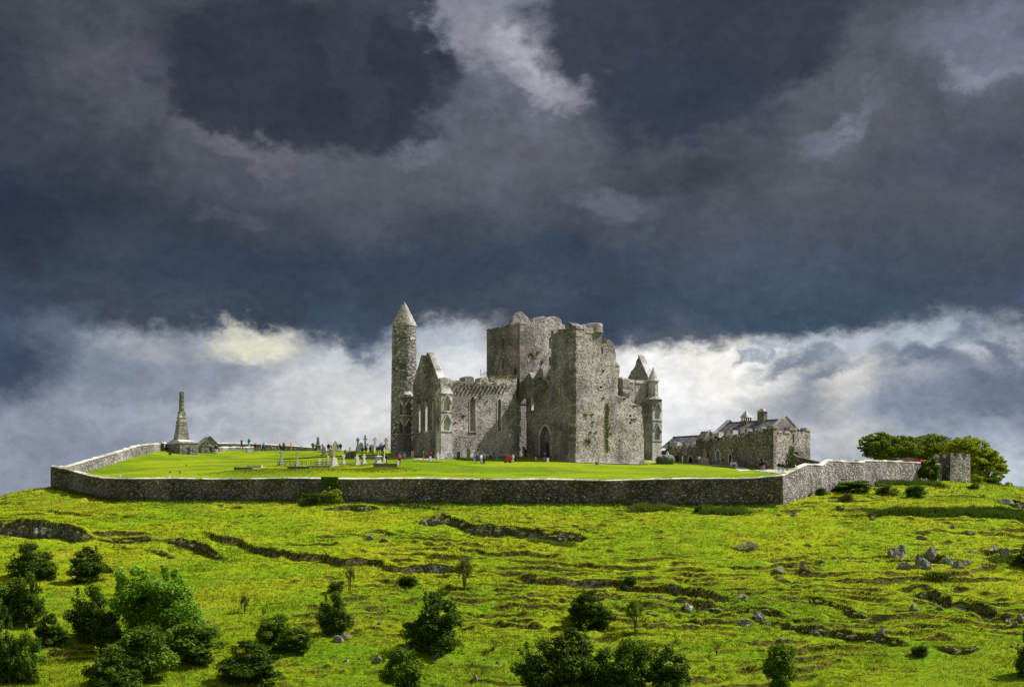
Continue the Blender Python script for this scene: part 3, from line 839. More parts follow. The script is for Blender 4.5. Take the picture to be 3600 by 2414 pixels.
# gravel path along the hall
def ribbon(name, pts, width, mat, lift=0.05):
    pts = [on_lawn(*p) for p in pts]
    fine = []
    for a, b in zip(pts[:-1], pts[1:]):
        for t in np.linspace(0, 1, 25)[:-1]:
            fine.append(a.lerp(b, t))
    fine.append(pts[-1])
    v_ = []; f = []
    for i, p in enumerate(fine):
        d = (fine[min(i + 1, len(fine) - 1)] - fine[max(i - 1, 0)]); d.z = 0; d.normalize()
        nrm = Vector((-d.y, d.x, 0))
        for s in (-1, -0.33, 0.33, 1):
            q = p + nrm * s * width * 0.5
            v_.append((q.x, q.y, lz(q.x, q.y) + lift))
    for i in range(len(fine) - 1):
        for k in range(3):
            a = i * 4 + k
            f.append((a, a + 1, a + 5, a + 4))
    return mesh_obj(name, from_np(name, v_, f, True), mat, kind='structure')
ribbon('gravel_path', [(2430, 1630), (2500, 1634), (2600, 1643), (2690, 1654), (2760, 1661)], 2.2, M['path'])
ribbon('gravel_path', [(1425, 1609), (1460, 1612), (1500, 1616)], 1.6, M['path'])
ribbon('gravel_path', [(1500, 1613), (1560, 1612), (1600, 1613)], 1.2, M['path'])
ribbon('gravel_path', [(2000, 1622), (2030, 1624)], 1.5, M['path'])
ribbon('gravel_path', [(2275, 1624), (2330, 1622)], 2.0, M['path'])

# ------------------------------------------------------------------ grass blades as real geometry
def blades(name, X, Y, Z, h, w, tint, mat, per=3, lean=0.5, seed=1):
    rg = np.random.default_rng(seed)
    n = len(X)
    X = np.repeat(X, per); Y = np.repeat(Y, per); Z = np.repeat(Z, per); h = np.repeat(h, per) * rg.uniform(0.6, 1.15, n * per)
    w = np.repeat(w, per); tt = np.clip(np.repeat(tint, per) + rg.normal(0, 0.07, n * per), 0, 1)
    a = rg.uniform(0, 2 * np.pi, n * per)
    ox = rg.normal(0, 1, n * per) * w * 1.3; oy = rg.normal(0, 1, n * per) * w * 1.3
    dx = np.cos(a) * w * 0.5; dy = np.sin(a) * w * 0.5
    lx_ = rg.normal(0, lean, n * per) * h; ly_ = rg.normal(0, lean, n * per) * h
    v0 = np.stack([X + ox - dx, Y + oy - dy, Z - 0.05], -1)
    v1 = np.stack([X + ox + dx, Y + oy + dy, Z - 0.05], -1)
    v2 = np.stack([X + ox + lx_, Y + oy + ly_, Z + h], -1)
    v_ = np.stack([v0, v1, v2], 1).reshape(-1, 3)
    f = np.arange(len(v_)).reshape(-1, 3)
    me = from_np(name, v_, f, False, np.repeat(tt, 3))
    return mesh_obj(name, me, mat, kind='stuff')

rg = np.random.default_rng(11)
N = 120000
gp = rg.uniform(-40, 3640, N); gy = 112 + (232 - 112) * rg.uniform(0, 1, N) ** 1.0
gx = (gp - 1800) / F * gy
dens = fbm(gx * 0.25, gy * 0.6, 90, 3)
ok = ((dens > -0.15) | (rg.uniform(0, 1, N) < 0.25)) & ((gy < wall_near(gx) - 0.6) | (gx < -73) | (gx > 70))
gx = gx[ok]; gy = gy[ok]; dens = dens[ok]
gz = H(gx, gy)
# slope towards the camera: blades crowd on the lips of the treads
hz2 = H(gx, gy - 0.3)
slope = gz - hz2
dry_ = np.clip(0.50 + 0.35 * fbm(gx * 0.08, gy * 0.12, 95, 3) + 1.6 * (slope - 0.05), 0, 1)
hh = 0.13 + 0.14 * rg.uniform(0, 1, len(gx)) + 0.18 * np.clip(dens, 0, 1)
g1 = blades('rough_grass', gx, gy, gz, hh, np.full(len(gx), 0.10), np.clip(dry_ + rg.normal(0, 0.12, len(gx)), 0, 1), M['grass_blades'], per=3, lean=0.45, seed=3)
tag(g1, 'rough tussocky pasture grass covering the stepped hillside', 'grass')

# dark rank growth and nettles: (px range, foot row, depth m, height m, n, tint)
def strip(px0, py0, px1, py1, depth, h, n, t0, seed):
    rg = np.random.default_rng(seed)
    t = rg.uniform(0, 1, n)
    a = on_hill(px0, py0); b = on_hill(px1, py1)
    X = a.x + (b.x - a.x) * t + rg.normal(0, 0.3, n)
    Y = a.y + (b.y - a.y) * t + rg.uniform(0, depth, n) - 0.2 + 0.5 * fbm(X * 0.8, X * 0, seed, 2)
    prof = np.clip(np.minimum(t, 1 - t) * 8, 0.35, 1) * (0.75 + 0.5 * vnoise(X * 0.9, Y * 0, seed))
    return X, Y, H(X, Y), h * prof * rg.uniform(0.55, 1.1, n), np.full(n, 0.13), np.clip(rg.normal(t0, 0.18, n), 0, 1)
patches = [
    ('tall nettles growing at the wall foot below the tower house', 2215, 1795, 2375, 1796, 2.2, 0.75, 1500, 0.75),
    ('tall nettles at the wall foot near its right-hand corner', 2455, 1806, 2635, 1806, 2.2, 0.80, 1900, 0.6),
    ('nettle bed along the slope under the small battlemented tower', 3055, 1706, 3330, 1716, 4.0, 0.95, 4200, 0.5),
    ('long band of dark rushes across the upper right slope', 3062, 1806, 3625, 1834, 2.2, 0.8, 5000, 0.42),
    ('second band of rushes on the slope at the right edge', 3366, 1810, 3640, 1820, 3.0, 0.7, 3000, 0.35),
    ('pale seeding weeds on the slope below the right wall', 2805, 1740, 2905, 1738, 1.6, 0.7, 900, 0.85),
    ('sparse tall grass under the main rock ledge', 1860, 1902, 2015, 1912, 1.5, 0.45, 1200, 0.95),
    ('tuft of rushes among the boulders on the right slope', 3250, 2028, 3330, 2028, 1.2, 0.4, 450, 0.4),
    ('pale rushes at the right edge beside the boulders', 3495, 1985, 3600, 1980, 2.5, 0.6, 900, 0.6),
]
for i, (lab, a, b, c_, d, dep, h, n, t0) in enumerate(patches):
    q = strip(a, b, c_, d, dep, h, n, t0, 200 + i)
    o = blades('nettle_patch' if 'nettle' in lab else 'rush_patch', *q[:4], q[4], q[5], M['nettles'], per=3, lean=0.25, seed=i + 5)
    tag(o, lab, 'nettles' if 'nettle' in lab else 'rushes')
# grass along the front wall's foot, tinted dark to widen the wall's shade strip
n = 9000
t = rg.uniform(0, 1, n)
fx = -72 + 107 * t
fy = wall_near(fx) - 0.6 - np.abs(rg.normal(0, 1, n)) * 0.9
o = blades('wall_foot_grass', fx, fy, H(fx, fy), rg.uniform(0.15, 0.5, n), np.full(n, 0.12), np.clip(rg.normal(0.35, 0.15, n), 0, 1), M['nettles'], per=3, lean=0.35, seed=77)
tag(o, 'grass along the foot of the front wall, darkened in colour for wall shade', 'grass')
# ------------------------------------------------------------------ wall builders
def line_s(O, d, px):
    k = (px - 1800) / F
    return (k * O.y - O.x) / (d.x - k * d.y)

def px_to_sz(O, d, px, py):
    s = line_s(O, d, px)
    return s, (HOR - py) / F * (O.y + d.y * s)

def densify(poly, step, amp, zmin, rng):
    out = []
    n = len(poly)
    for i in range(n):
        a = poly[i]; b = poly[(i + 1) % n]
        out.append(a)
        L = math.hypot(b[0] - a[0], b[1] - a[1])
        if max(a[1], b[1]) > zmin and L > step * 1.6 and amp > 0:
            m_ = int(L / step)
            nx, nz = -(b[1] - a[1]) / L, (b[0] - a[0]) / L
            for k in range(1, m_):
                t = (k + rng.uniform(-0.2, 0.2)) / m_
                zz = a[1] + (b[1] - a[1]) * t
                if zz < zmin:
                    continue
                j = rng.uniform(-amp, amp)
                out.append((a[0] + (b[0] - a[0]) * t + nx * j, zz + nz * j))
    return out

def panel_mesh(name, O, d, inward, poly, holes, thick, amp=0.0, step=0.5, zmin=12.0, seed=1):
    """upright slab: outline and openings given as (s, z) on the plane through O along d"""
    rng = random.Random(seed)
    if amp:
        poly = densify(poly, step, amp, zmin, rng)
    vs = []; es = []
    for ring_ in [poly] + list(holes):
        b = len(vs)
        vs += [Vector(p) for p in ring_]
        es += [(b + i, b + (i + 1) % len(ring_)) for i in range(len(ring_))]
    v2, e2, f2, _, _, _ = delaunay_2d_cdt(vs, es, [], 1, 1e-5)
    def pin(pt, pg):
        c_in = False
        for i_ in range(len(pg)):
            a_, b_ = pg[i_], pg[i_ - 1]
            if (a_[1] > pt[1]) != (b_[1] > pt[1]) and pt[0] < (b_[0] - a_[0]) * (pt[1] - a_[1]) / (b_[1] - a_[1]) + a_[0]:
                c_in = not c_in
        return c_in
    keep_f = []
    for f in f2:
        cc = sum((v2[i] for i in f), Vector((0, 0))) / len(f)
        if not any(pin(cc, h) for h in holes):
            keep_f.append(f)
    f2 = keep_f
    n = len(v2)
    V = []
    for off in (0.0, thick):
        for p in v2:
            V.append((O.x + d.x * p.x + inward.x * off, O.y + d.y * p.x + inward.y * off, p.y))
    Fc = []
    cnt = {}
    for f in f2:
        f = list(f)
        Fc.append(f); Fc.append([n + i for i in reversed(f)])
        for i in range(len(f)):
            a, b = f[i], f[(i + 1) % len(f)]
            cnt.setdefault((min(a, b), max(a, b)), []).append((a, b))
    for k, l in cnt.items():
        if len(l) == 1:
            a, b = l[0]
            Fc.append([b, a, n + a, n + b])
    me = bpy.data.meshes.new(name)
    me.from_pydata(V, [], Fc)
    bm = bmesh.new(); bm.from_mesh(me)
    bmesh.ops.recalc_face_normals(bm, faces=bm.faces)
    bm.to_mesh(me); bm.free()
    return me, [(tuple(v2[i]) for i in f) for f in f2], (v2, f2)

def stones_on(name, O, d, outward, tri, density, mat, parent, seed, size=(0.15, 0.34), proud=0.045, tint=(0.45, 0.22), zlo=-1e9, bright=0.10):
    """stones that stand a little proud of a wall face, as one part"""
    v2, f2 = tri
    rg = np.random.default_rng(seed)
    P2 = np.array([[p.x, p.y] for p in v2])
    T_ = []
    for f in f2:
        f = list(f)
        for k in range(1, len(f) - 1):
            T_.append((f[0], f[k], f[k + 1]))
    T_ = np.array(T_)
    a, b, c_ = P2[T_[:, 0]], P2[T_[:, 1]], P2[T_[:, 2]]
    ar = np.abs((b[:, 0] - a[:, 0]) * (c_[:, 1] - a[:, 1]) - (c_[:, 0] - a[:, 0]) * (b[:, 1] - a[:, 1])) / 2
    n = int(ar.sum() * density)
    if n < 3:
        return None
    k = rg.choice(len(T_), n, p=ar / ar.sum())
    u = rg.uniform(0, 1, n); v = rg.uniform(0, 1, n)
    fl = u + v > 1; u[fl] = 1 - u[fl]; v[fl] = 1 - v[fl]
    p = a[k] + (b[k] - a[k]) * u[:, None] + (c_[k] - a[k]) * v[:, None]
    p = p[p[:, 1] > zlo]; n = len(p)
    # keep clear of the outline and of openings so nothing sticks out into the air
    cnt = {}
    for f in f2:
        f = list(f)
        for i in range(len(f)):
            e = (min(f[i], f[(i + 1) % len(f)]), max(f[i], f[(i + 1) % len(f)]))
            cnt[e] = cnt.get(e, 0) + 1
    keepm = np.ones(n, bool)
    for (i, j), m_ in cnt.items():
        if m_ == 1:
            A = P2[i]; B = P2[j]; AB = B - A
            t = np.clip(((p - A) @ AB) / (AB @ AB + 1e-9), 0, 1)
            keepm &= np.hypot(*(p - A - t[:, None] * AB).T) > 0.2
    p = p[keepm]; n = len(p)
    if n < 3:
        return None
    w = rg.uniform(size[0], size[1], n) * 0.5; h = w * rg.uniform(0.4, 0.8, n)
    pr = proud * rg.uniform(0.4, 1.3, n)
    cor = np.array([[-1, -1], [1, -1], [1, 1], [-1, 1]])
    jit = rg.uniform(0.72, 1.12, (n, 4, 2))
    front = p[:, None, :] + cor[None] * np.stack([w, h], -1)[:, None, :] * jit * 0.85
    back = p[:, None, :] + cor[None] * np.stack([w, h], -1)[:, None, :] * jit
    s_all = np.concatenate([back, front], 1)
    off = np.concatenate([np.full((n, 4), -0.02), np.repeat(pr[:, None], 4, 1) * rg.uniform(0.7, 1.2, (n, 4))], 1)
    X = O.x + d.x * s_all[..., 0] + outward.x * off
    Y = O.y + d.y * s_all[..., 0] + outward.y * off
    V = np.stack([X, Y, s_all[..., 1]], -1).reshape(-1, 3)
    fq = np.array([[4, 5, 6, 7], [0, 1, 5, 4], [1, 2, 6, 5], [2, 3, 7, 6], [3, 0, 4, 7]])
    # winding so that normals look outwards
    zx = Vector((0, 0, 1)); nn = Vector((d.x, d.y, 0)).cross(zx)
    if nn.dot(Vector((outward.x, outward.y, 0))) < 0:
        fq = fq[:, ::-1]
    Fq = (fq[None] + (np.arange(n) * 8)[:, None, None]).reshape(-1, 4)
    tt = np.clip(rg.normal(tint[0], tint[1], n), 0.05, 0.85)
    tt[rg.uniform(0, 1, n) < bright] = 1.0
    me = from_np(name, V, Fq, False, np.repeat(tt, 8))
    return mesh_obj(name, me, mat, parent, world=True, kind='stuff')

def wpanel(name, parent, O, d, outward, prof_px, holes_px=(), thick=1.4, mat=None, amp=0.12, seed=1, rub=5.0, base_drop=0.0, zmin=13.0, label=None, rtint=(0.45, 0.22), bright=0.08, smin=None):
    poly = [px_to_sz(O, d, *q) for q in prof_px]
    if smin is None and abs(min(q[0] for q in poly)) < 0.3: smin = 0.003      # corners meet without two faces in one plane
    if smin is not None: poly = [(max(q[0], smin), q[1]) for q in poly]
    holes = [[px_to_sz(O, d, *q) for q in h] for h in holes_px]
    me, _, tri = panel_mesh(name, O, d, -outward, poly, holes, thick, amp, 0.45, zmin, seed)
    o = mesh_obj(name, me, mat or M['stone'], parent, world=True, label=label)
    if rub > 0:
        stones_on('rubble_stones', O, d, outward, tri, rub, M['rubble'], parent, seed + 50, tint=rtint, bright=bright)
    return o

def arch(x0, x1, ytop, ybot, pointed=True, n=5):
    """opening with an arched head, clockwise in photo pixels"""
    xm = (x0 + x1) / 2; w = (x1 - x0) / 2
    hgt = w * (1.8 if pointed else 1.2)
    pts = [(x0, ybot)]
    for i in range(n + 1):
        t = i / n
        pts.append((x0 + w * t, ytop + hgt * (1 - math.sin(t * math.pi / 2)) if not pointed else ytop + hgt * (1 - t) ** 1.7))
    for i in range(n - 1, -1, -1):
        t = i / n
        pts.append((x1 - w * t, ytop + hgt * (1 - math.sin(t * math.pi / 2)) if not pointed else ytop + hgt * (1 - t) ** 1.7))
    pts.append((x1, ybot))
    return pts

def rect(x0, x1, y0, y1):
    return [(x0, y1), (x0, y0), (x1, y0), (x1, y1)]

def disc(cx_, cy_, rx, ry, n=12):
    return [(cx_ + rx * math.cos(2 * math.pi * i / n), cy_ + ry * math.sin(2 * math.pi * i / n)) for i in range(n)]

def pbar(name, parent, O, d, outward, a, b, w, proud, mat, world=True, back=0.05):
    """straight moulding on a wall face from photo point a to b"""
    A = px_to_sz(O, d, *a); B = px_to_sz(O, d, *b)
    L = math.hypot(B[0] - A[0], B[1] - A[1]); nx, nz = -(B[1] - A[1]) / L * w / 2, (B[0] - A[0]) / L * w / 2
    mb = MB()
    q = [(A[0] + nx, A[1] + nz), (B[0] + nx, B[1] + nz), (B[0] - nx, B[1] - nz), (A[0] - nx, A[1] - nz)]
    for off in (-back, proud):
        for s, z in q:
            mb.v.append((O.x + d.x * s + outward.x * off, O.y + d.y * s + outward.y * off, z))
    mb.f = [[0, 1, 2, 3], [7, 6, 5, 4], [0, 4, 5, 1], [1, 5, 6, 2], [2, 6, 7, 3], [3, 7, 4, 0]]
    return mb.obj(name, mat, parent, world=world)

# ------------------------------------------------------------------ the enclosure wall
def enclosure(name, label, line, mat, seed, thick=0.9, base_fn=None, up_only=None, rub=8, cop=0.10, tint=(0.4, 0.2), bright=0.08, face=-1, sink=1.2, cmat=None, jag=0.06, cop_step=1.3, size=(0.14, 0.32)):
    """wall along a plan line; face=-1 means the near side carries the rubble"""
    pts = [P(*q) for q in line]
    root = thing(name, label, 'wall', (pts[0].x, pts[0].y, pts[0].z - 3))
    rng = random.Random(seed)
    fine = []
    for a, b in zip(pts[:-1], pts[1:]):
        m_ = max(1, int((b - a).length / 0.8))
        for k in range(m_):
            fine.append(a.lerp(b, k / m_))
    fine.append(pts[-1])
    V = []; Fc = []
    n = len(fine)
    for i, p in enumerate(fine):
        dd = fine[min(i + 1, n - 1)] - fine[max(i - 1, 0)]; dd.z = 0; dd.normalize()
        nr = Vector((-dd.y, dd.x, 0))
        top = p.z - cop + rng.uniform(-0.03, 0.03) + 0.05 * math.sin(p.x * 0.35) 
        f_ = nr * (-thick / 2); b_ = nr * (thick / 2)
        zb = min(hz(p.x + f_.x * 2, p.y + f_.y * 2), lz(p.x, p.y)) - sink if base_fn is None else base_fn(p) - sink
        bt = 0.10
        V += [(p.x + f_.x * (1 + bt), p.y + f_.y * (1 + bt), zb), (p.x + f_.x, p.y + f_.y, top), (p.x + b_.x, p.y + b_.y, top), (p.x + b_.x, p.y + b_.y, zb)]
        if i < n - 1:
            q = i * 4
            Fc += [(q, q + 4, q + 5, q + 1), (q + 1, q + 5, q + 6, q + 2), (q + 2, q + 6, q + 7, q + 3)]
    q = (n - 1) * 4
    Fc += [(0, 1, 2, 3), (q + 3, q + 2, q + 1, q)]
    me = from_np('wall_body', V, Fc)
    mesh_obj('wall_body', me, mat, root, world=True)
    # rubble on the chosen face
    for a, b in zip(pts[:-1], pts[1:]):
        d = (b - a); L = math.hypot(d.x, d.y)
        if L < 1.5: continue
        dz = d.z; d2 = Vector((d.x / L, d.y / L, 0)); nr = Vector((-d2.y, d2.x, 0)) * (1 if face > 0 else -1)
        O = a + nr * (thick / 2 + 0.01)
        bz0 = base_fn(a) if base_fn else min(hz(a.x - nr.x, a.y), 99); bz1 = base_fn(b) if base_fn else hz(b.x, b.y - 0.6)
        v2 = [Vector((0, bz0 - 0.3)), Vector((L, bz1 - 0.3)), Vector((L, b.z - cop)), Vector((0, a.z - cop))]
        stones_on('rubble_stones', O, d2, nr, (v2, [(0, 1, 2), (0, 2, 3)]), rub, M['rubble'], root, seed + int(L * 7), proud=0.05, tint=tint, bright=bright, size=size)
    # coping stones, one by one
    prev = None
    acc = 0.0
    for a, b in zip(pts[:-1], pts[1:]):
        L = (b - a).length; k = max(1, round(L / cop_step))
        for j in range(k):
            p0 = a.lerp(b, j / k); p1 = a.lerp(b, (j + 1) / k)
            p0.z += 0.05 * math.sin(p0.x * 0.35); p1.z += 0.05 * math.sin(p1.x * 0.35)
            d = p1 - p0; ang = math.atan2(d.y, d.x); Lx = math.hypot(d.x, d.y)
            pit = math.atan2(d.z, Lx)
            mb = MB()
            hw = thick / 2 + 0.06
            e = rng.uniform(0.02, 0.05); hh_ = cop + rng.uniform(-jag, jag)
            Mx = Matrix.Translation(p0) @ Matrix.Rotation(ang, 4, 'Z') @ Matrix.Rotation(-pit, 4, 'Y')
            D = d.length
            # ridge-shaped coping so its top catches the light
            sec = [(-hw, -cop - 0.02), (-hw, -cop + 0.08), (-0.08, hh_ - cop + 0.12), (0.08, hh_ - cop + 0.12), (hw, -cop + 0.08), (hw, -cop - 0.02)]
            bb = 0
            for x in (e * 0.3, D - e * 0.3):
                for y, z in sec:
                    mb.v.append(tuple(Mx @ Vector((x, y, z))))
            mb.f = [list(range(6)), list(reversed(range(6, 12)))] + [[i, i + 6, (i + 1) % 6 + 6, (i + 1) % 6] for i in range(6)]
            mb.obj('coping_stone', cmat or M['coping'], root, world=True)
    return root

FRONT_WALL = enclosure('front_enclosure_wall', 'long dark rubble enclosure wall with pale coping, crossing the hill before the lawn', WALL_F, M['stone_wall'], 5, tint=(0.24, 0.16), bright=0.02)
RIGHT_WALL = enclosure('right_enclosure_wall', 'sunlit pale rubble wall stepping up from the corner to the small battlemented tower', WALL_R, M['wall_sunlit'], 6, tint=(0.5, 0.24), bright=0.10, size=(0.15, 0.38), rub=9)
LEFT_WALL = enclosure('left_enclosure_wall', 'rubble wall climbing the lawn from the far left corner to the tall monument', WALL_L, M['wall_sunlit'], 7, tint=(0.4, 0.25), bright=0.10, rub=7, face=-1, base_fn=lambda p: lz(p.x + 0.5, p.y))
for (lab, ln, hgt_) in (
    ('low rubble parapet wall along the skyline behind the strolling visitors', [(735, 1556, 284), (900, 1561, 286), (1000, 1566, 288), (1125, 1573, 290)], 3),
    ('lower retaining wall with pale top running right from the little stone house', [(765, 1572, 269), (800, 1571, 273), (893, 1573, 279)], 2)):
    enclosure('rear_wall', lab, ln, M['wall_sunlit'], 8 + hgt_, thick=0.7, tint=(0.55, 0.25), bright=0.18, rub=7, face=-1, base_fn=lambda p: lz(p.x, p.y) + 0.0, sink=0.9)
M['sunlit_jamb'] = simple_mat('sunlit_window_jamb', (0.62, 0.60, 0.55), 0.9, 0.15, 2.0, 0.2)  # sunlight on window reveals put into a paler colour
# ------------------------------------------------------------------ ruined cathedral
TH = R(37)
UW = Vector((math.cos(TH), math.sin(TH), 0))       # along west fronts, to the right and back
DN = Vector((-math.sin(TH), math.cos(TH), 0))      # along north fronts, to the left and back
NW = -DN                                           # outward normal of west fronts
NN = -UW                                           # outward normal of north fronts
A0 = Vector((11.0, 244.6, 0))                      # near corner of the tower house
T0 = Vector((-12.32, 245.04, 0))                   # near corner of the north transept
CATH = thing('cathedral_ruin', 'large roofless grey limestone cathedral ruin with square central tower and lancet windows', 'church', (T0.x, T0.y, 9))

def onP(O, d, px):
    s = line_s(O, d, px)
    return O + d * s

# north transept: gable with three lancets
g_prof = [(1546, 1660), (1546, 1337), (1540, 1331), (1528, 1290), (1514, 1256), (1505, 1242), (1501, 1238), (1498, 1250), (1492, 1249), (1483, 1247), (1478, 1256), (1466, 1300), (1451, 1352), (1449, 1660)]
wpanel('gable_wall', CATH, T0, DN, NN, g_prof, [arch(1470.8, 1478.0, 1411, 1519), arch(1493.6, 1502.6, 1402, 1517), arch(1519.0, 1527.6, 1400, 1514), disc(1495, 1308, 4.6, 7, 10)], 1.3, M['stone_shaded'], seed=11, rub=4, rtint=(0.26, 0.15), bright=0.04)
for (x0, x1, y0, y1) in ((1470.8, 1478, 1411, 1519), (1493.6, 1502.6, 1402, 1517), (1519, 1527.6, 1400, 1514)):
    pbar('window_sill', CATH, T0, DN, NN, (x1 + 2, y1 + 1), (x0 - 2, y1 + 3), 0.18, 0.12, M['stone_pale'])
for (xl, y0, y1) in ((1471.2, 1419, 1518), (1494.0, 1410, 1516), (1519.6, 1408, 1513)):      # pale linings added; sun on the lancet reveals put into their colour
    sj, zb_j = px_to_sz(T0, DN, xl, y1); zt_j = px_to_sz(T0, DN, xl, y0)[1]
    Mj = Matrix.Translation((T0.x, T0.y, 0)) @ Matrix.Rotation(TH, 4, 'Z')
    MB().box(0.03, 1.28, sj - 0.10, sj - 0.015, zb_j, zt_j, Mj).obj('jamb_or_sunlit_lining', M['sunlit_jamb'], CATH, world=True)
# moulded ring round the oculus
def ring_on(name, parent, O, d, outward, cx_, cy_, rpx, rpy, w, proud, mat, n=18):
    mb = MB()
    for i in range(n):
        for k, (rr, off) in enumerate(((1, -0.05), (1, proud), (1 - w, proud), (1 - w, -0.05))):
            a = 2 * math.pi * i / n
            s, z = px_to_sz(O, d, cx_ + rpx * rr * math.cos(a), cy_ + rpy * rr * math.sin(a))
            mb.v.append((O.x + d.x * s + outward.x * off, O.y + d.y * s + outward.y * off, z))
    for i in range(n):
        j = (i + 1) % n
        for k in range(3):
            mb.f.append([i * 4 + k, j * 4 + k, j * 4 + k + 1, i * 4 + k + 1])
    return mb.obj(name, mat, parent, world=True)
ring_on('oculus_ring', CATH, T0, DN, NN, 1495, 1308, 12, 22, 0.3, 0.12, M['stone_shaded'])
# gable coping that still lies on the right-hand rake
pbar('gable_coping', CATH, T0 - NN * 0.0, DN, NN, (1510, 1246), (1543, 1333), 0.25, 0.12, M['stone_pale'], back=1.35)

# transept west wall
w_prof = [(1546, 1660), (1546, 1328), (1560, 1326), (1568, 1328), (1585, 1332), (1601, 1338), (1634, 1340), (1635, 1326), (1640, 1322), (1662, 1324), (1666, 1331), (1667, 1342), (1687, 1342), (1691, 1328),
          (1713, 1322), (1720, 1344), (1738, 1344), (1738, 1326), (1785, 1322), (1789, 1318), (1816, 1320), (1816, 1660)]
wh = [arch(1652, 1671, 1395, 1515), arch(1750, 1761, 1402, 1517)]
rngp = random.Random(5)
for i in range(34):
    x = rngp.uniform(1600, 1810); y = rngp.choice([1408, 1432, 1462, 1490, 1522, 1548, 1575]) + rngp.uniform(-4, 4)
    if not (1642 < x < 1682 and y < 1525) and not (1740 < x < 1770 and y < 1525):
        wh.append(rect(x - 1.4, x + 1.4, y - 2, y + 2))
wpanel('nave_wall', CATH, T0, UW, NW, w_prof, wh, 1.7, M['stone'], seed=12, rub=4.5, rtint=(0.5, 0.22), bright=0.12, zmin=20)
for x0, x1, yt in ((1652, 1671, 1395), (1750, 1761, 1402)):
    a_ = arch(x0 - 1.5, x1 + 1.5, yt - 4, 1516)
    for p, q in zip(a_[:-1], a_[1:]):
        pbar('window_surround', CATH, T0, UW, NW, p, q, 0.16, 0.09, M['stone_pale'])
    pbar('window_sill', CATH, T0, UW, NW, (x0 - 4, 1517), (x1 + 4, 1518), 0.2, 0.15, M['stone_pale'])
for i in range(15):                                   # corbels below the lost parapet
    x = 1592 + i * 13.5
    y = 1366 - i * 0.5
    pbar('corbel', CATH, T0, UW, NW, (x, y - 4), (x + 0.1, y + 3), 0.24, 0.42, M['stone'])
pbar('plinth_course', CATH, T0, UW, NW, (1590, 1603), (1816, 1597), 0.5, 0.18, M['stone_pale'])
pbar('plinth_course', CATH, T0, DN, NN, (1546, 1603), (1452, 1596), 0.4, 0.15, M['stone_shaded'])
for x, z0, z1 in ((1866.6, 1396, 1441), ):  # pale lining added, coloured as if sun fell on the reveal
    sj, zb_j = px_to_sz(A0 + UW * 0.25, DN, x, z1); zt_j = px_to_sz(A0 + UW * 0.25, DN, x, z0)[1]
    Mj = Matrix.Translation((A0.x + UW.x * 0.25, A0.y + UW.y * 0.25, 0)) @ Matrix.Rotation(TH, 4, 'Z')
    MB().box(0.03, 1.45, sj - 0.10, sj - 0.015, zb_j, zt_j, Mj).obj('jamb_or_sunlit_lining', M['sunlit_jamb'], CATH, world=True)
# dried grass on the wall head is added with the wall plants below

# recessed stair bay with slits and the small doorway
O1 = T0 + DN * 0.9
wpanel('stair_wall', CATH, O1, UW, NW, [(1806, 1660), (1806, 1330), (1817, 1324), (1848, 1318), (1853, 1311), (1866, 1316), (1866, 1660)],
       [rect(1838, 1840, 1392, 1413), rect(1829, 1831.5, 1445, 1471), rect(1830, 1832, 1508, 1535), rect(1836.5, 1845, 1569, 1596)], 1.2, M['stone'], seed=13, rub=4)
# dark body added behind the doors, passage shade put into its colour, with roofless space above
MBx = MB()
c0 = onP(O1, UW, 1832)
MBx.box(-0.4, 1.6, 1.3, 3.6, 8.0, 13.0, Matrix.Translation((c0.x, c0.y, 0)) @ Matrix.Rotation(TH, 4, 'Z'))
MBx.obj('added_passage_shade', M['opening_shade'], CATH, world=True)

# nave north wall with the pointed porch door
n_prof = [(2030, 1660), (2030, 1205), (1938, 1200), (1938, 1282), (1925, 1309), (1912, 1334), (1910, 1309), (1904, 1293), (1894, 1297), (1879, 1324), (1871, 1330), (1864, 1314), (1858, 1309), (1850, 1322), (1850, 1660)]
ON = A0 + UW * 0.25
wpanel('nave_north_wall', CATH, ON, DN, NN, n_prof[2:-1] + [(1850, 1660), (1938, 1660)] if False else
       [(1942, 1660), (1942, 1284), (1938, 1282), (1925, 1309), (1912, 1334), (1910, 1309), (1904, 1293), (1894, 1297), (1879, 1324), (1871, 1330), (1864, 1314), (1858, 1309), (1850, 1322), (1850, 1660)],
       [rect(1866, 1876.5, 1395, 1442), arch(1898, 1938, 1496, 1606)], 1.5, M['stone_shaded'], seed=14, rub=4, rtint=(0.28, 0.15), bright=0.05)
# recessed tympanum wall of the porch with its small inner door
wpanel('porch_back_wall', CATH, ON + UW * 0.9, DN, NN, [(1946, 1660), (1946, 1485), (1894, 1485), (1894, 1660)], [arch(1917, 1929, 1550, 1606)], 0.5, M['stone_shaded'], seed=15, rub=3, amp=0, rtint=(0.28, 0.15))
wpanel('porch_inner_shade', CATH, ON + UW * 2.6, DN, NN, [(1950, 1660), (1950, 1540), (1900, 1540), (1900, 1660)], [], 0.3, M['opening_shade'], seed=16, rub=0, amp=0)
a_ = arch(1896.5, 1939.5, 1492, 1604)
for p, q in zip(a_[:-1], a_[1:]):
    pbar('door_surround', CATH, ON, DN, NN, p, q, 0.3, 0.14, M['stone_pale'])
a_ = arch(1902, 1934, 1503, 1604)
for p, q in zip(a_[:-1], a_[1:]):
    pbar('door_surround', CATH, ON + UW * 0.45, DN, NN, p, q, 0.25, 0.12, M['stone_shaded'])

